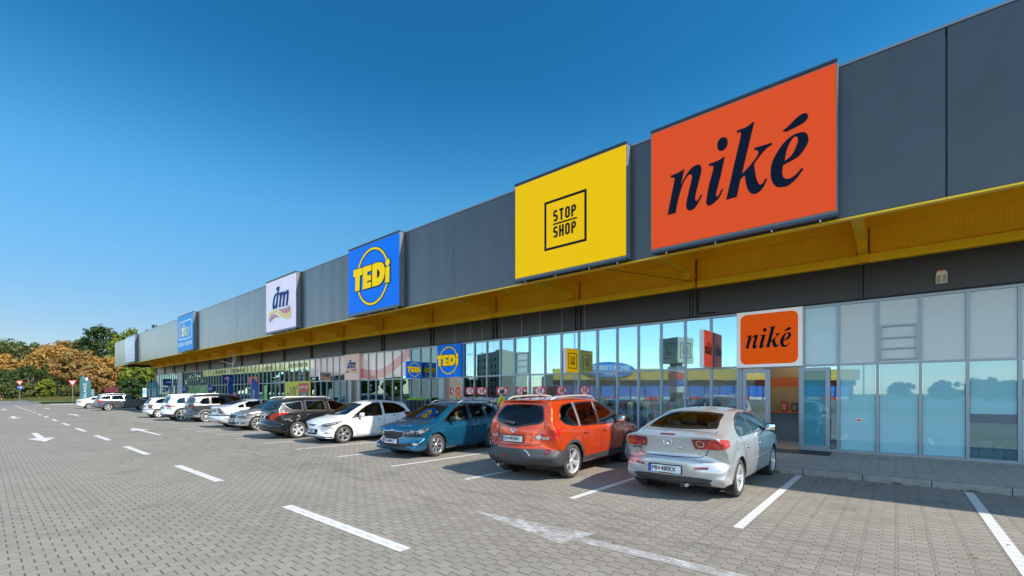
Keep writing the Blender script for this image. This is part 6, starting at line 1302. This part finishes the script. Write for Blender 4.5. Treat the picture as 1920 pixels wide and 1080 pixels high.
# ---------------------------------------------------------------- people
m_skin = M('skin', (.52, .29, .19), .5, var=.06)
def person(label, loc, rz, H, shirt, trousers, hair, arms='down', seated=False, longhair=False, cap=None):
    k = H/1.75; r = thing('person', label, 'person', loc, rz)
    J = {'hip': (0, 0, .93, .15), 'waist': (0, .0, 1.07, .135), 'chest': (0, .01, 1.28, .165), 'sh': (0, 0, 1.42, .12), 'neck': (0, .0, 1.50, .062), 'headb': (0, -.015, 1.58, .078), 'head': (0, -.02, 1.67, .088), 'top': (0, -.01, 1.73, .062)}
    E_ = [('hip', 'waist'), ('waist', 'chest'), ('chest', 'sh'), ('sh', 'neck'), ('neck', 'headb'), ('headb', 'head'), ('head', 'top')]
    for s, n in ((1, 'r'), (-1, 'l')):
        el, wr_ = {'down': ((.25, .02, 1.13), (.27, -.06, .88)), 'front': ((.24, -.03, 1.12), (.10, -.28, 1.10))}[arms]
        J['s'+n] = (s*.17, 0, 1.40, .068); J['e'+n] = (s*el[0], el[1], el[2], .045); J['w'+n] = (s*wr_[0], wr_[1], wr_[2], .028); J['p'+n] = (s*wr_[0], wr_[1]-.02, wr_[2]-.07, .032); J['f'+n] = (s*wr_[0]*.98, wr_[1]-.04, wr_[2]-.15, .014); J['t'+n] = (s*(wr_[0]-.04), wr_[1]-.05, wr_[2]-.09, .011)
        J['q'+n] = (s*.10, 0, .90, .105); J['k'+n] = (s*.11, -.02, .50, .062); J['a'+n] = (s*.11, .02, .09, .042); J['b'+n] = (s*.12, -.13, .035, .035)
        if seated: J['k'+n] = (s*.13, -.42, .93, .065); J['a'+n] = (s*.13, -.46, .52, .042); J['b'+n] = (s*.13, -.58, .48, .035)
        E_ += [('sh', 's'+n), ('s'+n, 'e'+n), ('e'+n, 'w'+n), ('w'+n, 'p'+n), ('p'+n, 'f'+n), ('p'+n, 't'+n), ('hip', 'q'+n), ('q'+n, 'k'+n), ('k'+n, 'a'+n), ('a'+n, 'b'+n)]
    names = list(J); me = bpy.data.meshes.new('body'); me.from_pydata([tuple(c*k for c in J[n][:3]) for n in names], [(names.index(a), names.index(b)) for a, b in E_], [])
    o = bpy.data.objects.new('body', me); COL.objects.link(o); sk = o.modifiers.new('s', 'SKIN'); sk.use_smooth_shade = True; ss = o.modifiers.new('u', 'SUBSURF'); ss.levels = 2; ss.render_levels = 2
    for i, n in enumerate(names): v = me.skin_vertices[0].data[i]; v.radius = (J[n][3]*k*(1.12 if n in ('chest', 'waist', 'hip') else 1), J[n][3]*k*(.75 if n in ('chest', 'waist', 'hip') else 1)); v.use_root = n == 'hip'
    dg = bpy.context.evaluated_depsgraph_get(); dg.update(); m2 = bpy.data.meshes.new_from_object(o.evaluated_get(dg)); bpy.data.objects.remove(o)
    for v in m2.vertices:   # chin, nose and brow
        x, y, z = [c/k for c in v.co]
        if z > 1.53 and y < -.06 and abs(x) < .025 and 1.60 < z < 1.66: v.co.y -= .022*k
    m2.materials.clear()
    for m in (m_skin, shirt, trousers, m_blk): m2.materials.append(m)
    for p in m2.polygons:
        c = p.center/k; p.use_smooth = True
        zl = .96 if not seated else .99
        sleeve = abs(c.x) > .19 and c.z < (1.22 if arms == 'down' else 1.2) and c.z > .7
        p.material_index = 3 if (c.z < .085 and not seated) or (seated and c.z < .56) else 2 if c.z < zl and not (abs(c.x) > .2 and c.z > .68) else 0 if c.z > 1.485 or sleeve or (arms == 'front' and c.y < -.12) else 1
        if abs(c.x) > .2 and c.z < .98: p.material_index = 0
    b = bpy.data.objects.new('body', m2); COL.objects.link(b); b.parent = r
    mb = MB(); n = 16; vs = []; fs = []
    for i in range(9):
        ph = radians(-6+ (96)*i/8)
        for j in range(n): t = 2*pi*j/n; rr = .103*cos(ph); drop_ = (.05 if sin(t) < -.3 else -.09*(1 if longhair else .45)) if i == 0 else 0; vs.append((rr*cos(t)*k, (-.005+rr*1.08*sin(t))*k, (1.665+.105*sin(ph)+drop_)*k))
    fs = [(i*n+j, i*n+(j+1) % n, (i+1)*n+(j+1) % n, (i+1)*n+j) for i in range(8) for j in range(n)]
    mb.add(vs, fs, 0, True); mb.build('cap' if cap else 'hair', hair, b)
    if longhair: mb = MB(); mb.rbox((0, .07*k, 1.50*k), (.10*k, .045*k, .16*k), bev=.9); mb.build('hair', hair, b)
    mb = MB()
    for s in (-1, 1): mb.rbox((s*.034*k, -.104*k, 1.665*k), (.014*k, .006*k, .006*k), bev=.9)
    mb.rbox((0, -.098*k, 1.585*k), (.022*k, .006*k, .005*k), bev=.9); mb.build('eyes_and_mouth', M('dark features', (.08, .03, .02), .5), b)
    mb = MB()
    for s in (-1, 1): mb.rbox((s*.09*k, -.005*k, 1.64*k), (.012*k, .02*k, .03*k), bev=.9)
    mb.build('ears', m_skin, b); return r
m_gt_ = M('lime cotton', (.50, .56, .07), .8, var=.1); m_jean = M('denim', (.06, .09, .15), .8, var=.15); m_redc = M('red cotton', (.55, .03, .03), .8); m_hair = M('brown hair', (.07, .035, .015), .6, var=.3); m_cap = M('dark cap', (.05, .05, .06), .7)
p = person('man in lime green T-shirt and dark cap with a bag strap, facing the shop windows', (-12.25, 13.75, .12), radians(170), 1.74, m_gt_, m_jean, m_cap, cap=True)
mb = MB(); mb.tube([(-.17, .13, 1.42), (-.05, .155, 1.25), (.10, .14, 1.05), (.19, .06, .95)], .012, 6); tag(mb.build('bag_strap', m_blk, p), 'thin black strap across the back')
person('woman with brown hair at the shop window, mostly hidden by the orange-red crossover', (-11.35, 14.1, .12), radians(150), 1.66, M('dark top', (.06, .05, .06), .8), m_jean, m_hair, longhair=True)
person('person in red T-shirt walking on the pavement by the far entrance', (-40.6, 13.2, .12), radians(20), 1.80, m_redc, m_jean, m_hair, 'front')
ca = bpy.data.objects.get('parked_car.002')
loc = Matrix.Rotation(pi+radians(5.5), 4, 'Z') @ Vector((-.36, 1.16, 0))
person('passenger with brown hair and pale top sitting in the petrol blue estate', (-10.62+loc.x, 10.42+loc.y, -.42), radians(5.5), 1.68, M('pale patterned top', (.55, .55, .45), .8, var=.3), m_jean, m_hair, seated=True, longhair=True)
# ---------------------------------------------------------------- inside the shops
def goodsmat():
    g = newmat('mixed packaging'); v = g.n('ShaderNodeTexVoronoi'); v.inputs['Scale'].default_value = 9; g.l(g.pos(), v.inputs['Vector'])
    hs_ = g.n('ShaderNodeHueSaturation'); hs_.inputs['Saturation'].default_value = .5; hs_.inputs['Value'].default_value = .5; g.l(v.outputs['Color'], hs_.inputs['Color']); g.l(hs_.outputs[0], g.b.inputs['Base Color']); return g.mat
m_goods = goodsmat(); m_shelf = M('white shelf', (.55, .55, .53), .5)
def shelf(label, x, y, rz=0, h=1.5, wd=1.3, first=[None]):
    r = thing('display_shelf', label, 'shelf', (x, y, .12), rz, 'shelves inside the shop windows'); rng = random.Random(int(x*100))
    mb = MB(); mb.box(-wd/2, wd/2, .18, .2, 0, h)
    for s in (-1, 1): mb.box(s*wd/2-.015, s*wd/2+.015, -.2, .179, 0, h)
    for k in range(5): mb.box(-wd/2+.016, wd/2-.016, -.2, .179, .1+k*h/5, .12+k*h/5)
    mb.build('frame', m_shelf, r); mb = MB()
    for k in range(5):
        xx = -wd/2+.03
        while xx < wd/2-.14: ww = rng.uniform(.07, .16); mb.box(xx, xx+ww, -.17, .1, .121+k*h/5, .121+k*h/5+rng.uniform(.12, .24)); xx += ww+.01
    tag(mb.build('goods', m_goods, r), kind='stuff'); return r
shs = []
for i in range(8): shs.append(shelf('shelf of small colourful goods in the window, number %d from the blue door sign' % i, -15.1+i*.0 if 0 else -15.1+i*1.45, 14.55 if i < 5 else 15.8, 0, 1.42))
NUMW = ('nearest to', 'second from', 'third from', 'fourth from', 'fifth from', 'sixth from', 'seventh from', 'eighth from', 'ninth from', 'tenth from', 'farthest from')
for i, s in enumerate(shs): s['label'] = 'white shelf of colourful goods %s, %s the blue door sign' % ('outside the window' if i < 5 else 'inside the window', NUMW[i])
m_er = M('price sign red', (.8, .02, .03), .4)
for i, (x, rz) in enumerate([(-15.99, 75), (-14.95, 0), (-14.2, 60), (-12.97, 40), (-11.89, 60), (-10.93, 5), (-9.88, 70), (-8.85, 75)]):
    r = thing('hanging_price_sign', 'red and white one euro sign hanging at the window, %s the blue door sign' % NUMW[i], 'sign', (x, 14.58, 1.84), radians(rz), 'one euro signs in the shop window')
    mb = MB(); mb.box(-.25, .25, -.01, .01, -.165, .165); mb.build('board', m_er, r); curve_mesh('disc', [circle_pts(0, 0, .205, 20, .15)], m_white, r, 1, (0, 0), .001, 0, -.0125, False)
    text('lettering', '1€', .27, m_er, r, (0, -.0), -.015, .85, .012); mb = MB(); mb.cyl((0, 0, .18), (0, 0, 3.24), .004); mb.build('string', m_steel, r)
rng = random.Random(12)
CC = [(.5, .05, .05), (.05, .05, .06), (.6, .55, .1), (.1, .15, .4), (.5, .5, .48), (.05, .25, .1), (.02, .02, .02), (.6, .2, .3)]
def rack(label, x, y, n, cols, hang=False):
    r = thing('clothes_rack', label, 'rack', (x, y, .12), 0); mb = MB(); mb.cyl((-.55, 0, 1.35), (.55, 0, 1.35), .015); 
    for s in (-1, 1): mb.cyl((s*.5, 0, 0), (s*.5, 0, 1.35), .015); mb.cyl((s*.5, -.25, .02), (s*.5, .25, .02), .015)
    mb.build('rail', m_steel, r)
    for i in range(n):
        mb = MB(); xx = -.48+i*.96/(n-1); hh = rng.uniform(.55, .8); mb.rbox((xx, 0, 1.28-hh/2), (.03, .22, hh/2), bev=.6); mb.build('garment', M('garment %d' % cols[i % len(cols)], CC[cols[i % len(cols)]], .8), r)
        if hang: mb = MB(); mb.tube([(xx, -.2, 1.28), (xx, 0, 1.38), (xx, .2, 1.28)], .016, 6); mb.build('hanger', M('lime hanger', (.35, .75, .02), .4), r)
    return r
rack('rack of black garments on lime green hangers outside the window by the blue door sign', -18.6, 14.3, 9, [1], True); rack('rack of black garments with red tags right beside the shop door', -17.9, 13.9, 7, [1, 6], True)
rack('rack of mixed bright clothes inside the window left of the silver saloon', -7.3, 15.7, 9, [0, 1, 2, 4, 6]); rack('rack of red and dark bags inside the window behind the crossover bonnet', -6.2, 15.8, 8, [0, 7, 1, 5]); rack('rack of patterned shirts inside the window behind the silver saloon', -4.9, 15.8, 8, [4, 3, 0, 6])
for i, x in enumerate((-5.5, -8.5, -11.5, -14.5, -22, -29, -38, -47)):
    r = thing('fill_tube', 'added fill light tube hidden behind the lintel, %s the orange door sign' % NUMW[i], 'lamp', (x, 15.62, 4.42), pi/2, 'added fill tubes in the shops'); mb = MB(); mb.box(-.06, .06, -1.5, 1.5, .03, .1); mb.build('housing', m_white, r); mb = MB(); mb.cyl((0, -1.45, 0), (0, 1.45, 0), .025); mb.build('tube', M('fill tube glow', (1, .97, .9), .5, emit=55), r)  # unseen glowing tubes added to light the shop interiors
r = thing('excavator_ride', 'orange toy ride standing inside the dark entrance below the blue sign', 'toy ride', (-16.8, 15.6, .12)); mb = MB(); mb.rbox((0, 0, 1.2), (.14, .14, .75), bev=.8); mb.rbox((.25, 0, .9), (.12, .1, .12), bev=.8); mb.build('body', M('orange plastic', (.75, .18, .01), .4), r); mb = MB(); mb.rbox((0, 0, .25), (.35, .25, .25), bev=.4); mb.build('base', m_sb, r)
# betting shop counter
r = thing('counter', 'grey shop counter with orange top seen through the open glass door', 'counter', (-2.35, 17.6, .12)); mb = MB(); mb.box(-1.5, 1.5, 0, .5, 0, .95); mb.build('front', M('blue grey counter', (.16, .24, .30), .5), r); mb = MB(); mb.box(-1.55, 1.55, -.12, .55, .951, .99)
for x in (-1.2, .1, 1.2): mb.prism([(x-.03, .80), (x+.03, .80), (x+.05, .95), (x-.05, .95)], -.11, -.005)
mb.build('top', M('orange laminate', (.60, .13, .03), .4), r); mb = MB(); mb.box(.25, .95, -.012, -.002, .30, .62); mb.build('logo_panel', M('dark orange panel', (.45, .07, .02), .4), r); nike_letters(r, .19, .6, .46, -.016)
r = thing('shop_canopy', 'orange overhead shelf with a screen above the betting counter', 'shelf', (-2.35, 17.9, 1.95)); mb = MB(); mb.box(-1.6, 1.6, -.1, .4, 0, .32); mb.build('fascia', M('orange laminate', (.6, .13, .03), .4), r); mb = MB(); mb.box(.2, 1.0, -.02, .05, .38, .9); mb.build('screen', M('teal screen', (.02, .12, .14), .2), r)
mb = MB(); mb.box(-3.8, .8, 19.4, 19.5, .12, 4.4); mb.build('rear_wall', M('warm beige wall', (.36, .28, .16), .8), bld)
mb = MB(); mb.box(.9, 1.0, 15.3, 19.4, .12, 4.4); mb.build('partition', m_interior, bld)
for i, (x, z, c) in enumerate([(-2.9, 1.3, (.3, .05, .04)), (-2.6, 1.25, (.05, .05, .05)), (-2.2, 1.22, (.5, .5, .45)), (-1.7, 1.28, (.04, .04, .05)), (-1.45, 1.2, (.35, .3, .25))]):
    r = thing('counter_display', ('dark red bottle stand', 'black drinks box', 'pale leaflet holder', 'black card terminal', 'tan goods box')[i]+' standing on the orange topped counter', 'display', (x, 17.8, 1.11)); mb = MB(); mb.rbox((0, 0, (z-1)*.6), (.09, .08, (z-1)*.6), bev=.3); mb.build('body', M('display tone %d' % i, c, .4), r); mb = MB(); mb.box(-.07, .07, -.085, -.081, .05, (z-1)*.9); mb.build('label_face', M('display print %d' % i, tuple(min(1, v*1.6+.1) for v in c), .5), r)
r = thing('wall_leaflets', 'grid of pale leaflets on the back wall of the betting shop', 'leaflets', (-2.2, 19.38, 1.5))
for i in range(4):
    for j in range(3): mb = MB(); mb.box(-.5+i*.3, -.26+i*.3, -.01, 0, -.3+j*.42, .02+j*.42); mb.build('leaflet', m_shelf, r)
for i, (x, y) in enumerate([(-2.4, 16.6), (-2.4, 18.6)]):
    r = thing('fill_panel', 'added fill light panel inside the shops, %s the orange door sign' % NUMW[i], 'lamp', (x, y, 4.42 if i > 1 else 3.6)); mb = MB(); mb.box(-.62, .62, -.62, .62, .0, .04); mb.build('housing', m_white, r); mb = MB(); mb.box(-.58, .58, -.58, .58, -.008, -.001); mb.build('diffuser', M('fill panel glow', (1, .95, .85), .5, emit=2.2), r)  # glowing panels added to brighten the betting shop interior
# display behind the right-hand window
for i, (x, w_, h_) in enumerate([(1.42, .10, .26), (1.62, .16, .30), (1.82, .10, .24)]):
    r = thing('stacked_boxes', ('roll of pale paper at the foot of the far right window', 'stack of white boxes at the foot of the far right window', 'low stack of white boxes beside the taller stack')[i], 'boxes', (x, 15.4, .12)); 
    n = 4
    for k in range(n): mb = MB(); mb.box(-w_/2-.02, w_/2+.02, -.12, .12, k*h_/n*1.6+.002, (k+1)*h_/n*1.6-.004); mb.build('box', m_white, r)
r = thing('vase', 'white patterned two-handled vase standing inside the far right window', 'vase', (2.02, 15.4, .12)); mb = MB(); mb.lathe([(0, 0), (.07, 0), (.05, .03), (.09, .12), (.12, .22), (.08, .30), (.09, .33), (.075, .33), (.06, .29)], 'z', n=20); mb.build('body', m_white, r)
for s in (-1, 1): mb = MB(); mb.tube([(s*.08, 0, .29), (s*.15, 0, .27), (s*.14, 0, .18), (s*.11, 0, .15)], .012); mb.build('handle', m_white, r)
r = thing('window_sticker', 'small pale notice stuck on the blue window right of the door', 'sticker', (-.74, 14.97, 1.02), 0); mb = MB(); mb.box(-.07, .07, 0, .003, -.05, .05); mb.build('paper', m_white, r); mb = MB(); mb.box(-.05, .05, -.002, -.0005, -.03, .02); mb.build('print', m_amb, r)
# ---------------------------------------------------------------- the other side of the car park, which the glass mirrors
def W2(px, F): v = at(px, F); return Vector((v.x, 30-v.y, 0))     # mirrored in the shop windows
a = W2(1040, 118); b = W2(1600, 122); d = (b-a); Lr = d.length; ang = atan2(d.y, d.x)
r = thing('opposite_store', 'long store across the car park with a yellow band over dark glass and blue posters', 'building', a, ang)
sgn = 1 if (Matrix.Rotation(ang, 3, 'Z') @ Vector((0, 1, 0))).dot(Vector((0, 1, 0))) < 0 else -1
def ob(name, x0, x1, d0, d1, z0, z1, m): mb = MB(); mb.box(x0, x1, min(sgn*d0, sgn*d1), max(sgn*d0, sgn*d1), z0, z1); return mb.build(name, m, r)
ob('body', 0, Lr, 0, 30, 0, 7.2, m_dark); ob('band', -.5, Lr+.5, -1.6, -.01, 5.3, 8.2, M('yellow fascia opposite', (.90, .55, .08), .5)); ob('band', -.5, Lr+.5, -.3, -.02, 3.9, 5.2, m_dark)
for k in range(int(Lr/4)):
    ob('poster_window', k*4+.2, k*4+3.8, -.3, -.02, .9, 3.8, M('royal blue glazing', (.01, .20, .75), .3)); ob('shop_window', k*4+.2, k*4+3.8, -.28, -.03, .1, .85, m_white if k % 3 else m_or)
s_ = curve_mesh('sport_sign', [circle_pts(14, 7.9, 6.6, 40, 2.0)], M('sky blue sign', (.01, .25, .75), .4), r, 1, (0, 0), .3, 0, sgn*-1.95, False)
e = bpy.data.objects.new('sign_letters', None); COL.objects.link(e); e.parent = r; e.location = (14, sgn*-2.3, 8.3); e.rotation_euler = (0, 0, 0 if sgn > 0 else pi); text('lettering', 'SPORTISIMO', 1.7, m_white, e, (0, 0), 0, 1.1, .06); text('lettering', 'SPORT', 1.0, m_white, e, (0, -1.5), 0, 1.1, .03)
p = W2(1268, 95); r = thing('pylon_sign', 'tall pylon across the car park topped by a pale cube sign', 'sign', p, radians(20)); mb = MB(); mb.box(-.9, .9, -.9, .9, 0, 8); mb.build('shaft', m_dark, r)
mb = MB(); mb.box(-2.4, 2.4, -2.4, 2.4, 8, 13.3); mb.build('cube', M('pale cube panel', (.55, .52, .40), .5), r)
for i in range(4):
    e = bpy.data.objects.new('cube_face', None); COL.objects.link(e); e.parent = r; e.rotation_euler = (0, 0, i*pi/2); v = Matrix.Rotation(i*pi/2, 3, 'Z') @ Vector((0, -2.42, 10.6)); e.location = v; stopshop(e, 2.2)
for i, c in enumerate((m_white, m_sb, m_or, m_white)): mb = MB(); mb.box(-1.2, 1.2, -1.2, 1.2, 2+i*1.4, 3.2+i*1.4); mb.build('tenant_panel', c, r)
def block(label, p, w_, d_, h, rz, mw):
    r = thing('apartment_block', label, 'building', p, rz); mb = MB(); mb.box(-w_/2, w_/2, -d_/2, d_/2, 0, h); mb.build('wall', mw, r)
    for s in (-1, 1):
        for k in range(int(h/3)):
            for x in range(int(w_/3.4)): mb = MB(); xx = -w_/2+1.7+x*3.4; mb.box(xx-.6, xx+.6, s*(d_/2)-.03 if s > 0 else -d_/2-.03, s*(d_/2)+.03 if s > 0 else -d_/2+.03, k*3+1, k*3+2.4); mb.build('window', m_blk, r)
    mb = MB(); mb.box(-2, 2, -2, 2, h, h+1.6); mb.build('roof_house', mw, r)
mw1 = M('cream render', (.58, .54, .44), .8); mw2 = M('white render', (.6, .6, .58), .8)
block('cream apartment block standing far across the car park', W2(940, 205), 24, 13, 20, radians(20), mw1); block('white apartment block mirrored behind the small blue sign', W2(800, 190), 26, 14, 20, radians(35), mw2); block('white low apartment block mirrored in the far windows', W2(650, 170), 40, 12, 15, radians(40), mw2)
ng = 0
for px, F, h, m in [(480, 120, 9, L_gr), (520, 125, 10, L_gr), (560, 120, 8, L_br), (600, 130, 9, L_gr), (380, 118, 11, L_yg), (420, 115, 9, L_gr), (690, 150, 8, L_gr), (880, 110, 6, L_gr), (740, 130, 7, L_yg)]:
    ng += 1; tree('broadleaf_tree', 'leafy tree across the car park mirrored in the shop windows', W2(px, F), h, h*.45, m, 40+ng, .15, 50, 30, .5, 'trees across the car park')
for i, (px, F, h) in enumerate([(1770, 110, 4.6), (1850, 105, 5.4), (1900, 110, 5), (1960, 105, 5.5), (2020, 110, 6), (1690, 170, 6)]):
    tree('broadleaf_tree', 'round green tree across the car park opposite the blue windows', W2(px, F), h, h*.6, L_gr, 70+i, .1, 50, 30, .5, 'round trees opposite')
struct(sheet('lawn', [(-20, -30), (60, -30), (60, -45), (-20, -45)], .02, m_grass))
for i, (x, y) in enumerate(((-28, -14), (-3, -40), (-60, -30))):
    r = thing('lamp_post', ('double-armed lamp post across the car park', 'lamp post on the lawn opposite the blue windows', 'lamp post far across the car park')[i], 'lamp post', (x, y, 0)); mb = MB(); mb.cyl((0, 0, 0), (0, 0, 9), .09, .05); mb.build('pole', m_steel, r)
    for s in (-1, 1): mb = MB(); mb.tube([(0, 0, 8.9), (s*1.2, 0, 9.2)], .03); mb.rbox((s*1.6, 0, 9.22), (.4, .14, .05), bev=.8); mb.build('lamp_arm', m_steel, r)

rng = random.Random(33); vs = []; fs = []
for i in range(420):
    x = rng.uniform(-30, 3); y = rng.choice((rng.uniform(10.6, 11.2), rng.uniform(4, 11), rng.uniform(2, 11))); a = rng.uniform(0, 6.3); s = rng.uniform(.012, .03); k = len(vs); z = .012
    vs += [(x+s*cos(a), y+s*sin(a), z), (x-s*.5*sin(a), y+s*.5*cos(a), z+.01), (x-s*cos(a), y-s*sin(a), z-.004), (x+s*.5*sin(a), y-s*.5*cos(a), z+.006)]; fs.append((k, k+1, k+2, k+3))
mb = MB(); mb.add(vs, fs); tag(mb.build('leaf_litter', L_br, fix=False), 'scattered dry leaves and crumbs on the paving', 'litter', kind='stuff')

mb = MB(); rng = random.Random(8)
for i in range(90):
    x = rng.gauss(-.55, .35); y = 10.75+rng.gauss(0, .16); a = rng.uniform(.006, .022); t = rng.uniform(0, 3); c_, s_ = cos(t), sin(t)
    if y > 11.15: continue
    mb.add([(x+a*c_, y+a*s_, .005), (x-a*s_*.5, y+a*c_*.5, .012), (x-a*c_, y-a*s_, .005), (x+a*s_*.5, y-a*c_*.5, .008)], [(0, 1, 2, 3)])
tag(mb.build('dirt_crumbs', m_under, fix=False), 'dark crumbs of dirt swept against the kerb in the empty bay', 'dirt', kind='stuff')
vs = []; fs = []
for i in range(260):
    x = rng.uniform(-6, 3.5) if i % 2 else rng.choice([-3.98, -1.98, .02, 1.02])+rng.gauss(0, .04); y = 11.24+rng.uniform(-.02, .015); hh = rng.uniform(.015, .05); k = len(vs); vs += [(x-.006, y, .002), (x+.006, y, .002), (x+rng.uniform(-.02, .02), y-rng.uniform(0, .03), hh)]; fs.append((k, k+1, k+2))
mb = MB(); mb.add(vs, fs); tag(mb.build('kerb_weeds', L_gs, fix=False), 'tiny weeds growing in the joint along the kerb', 'weeds', kind='stuff')
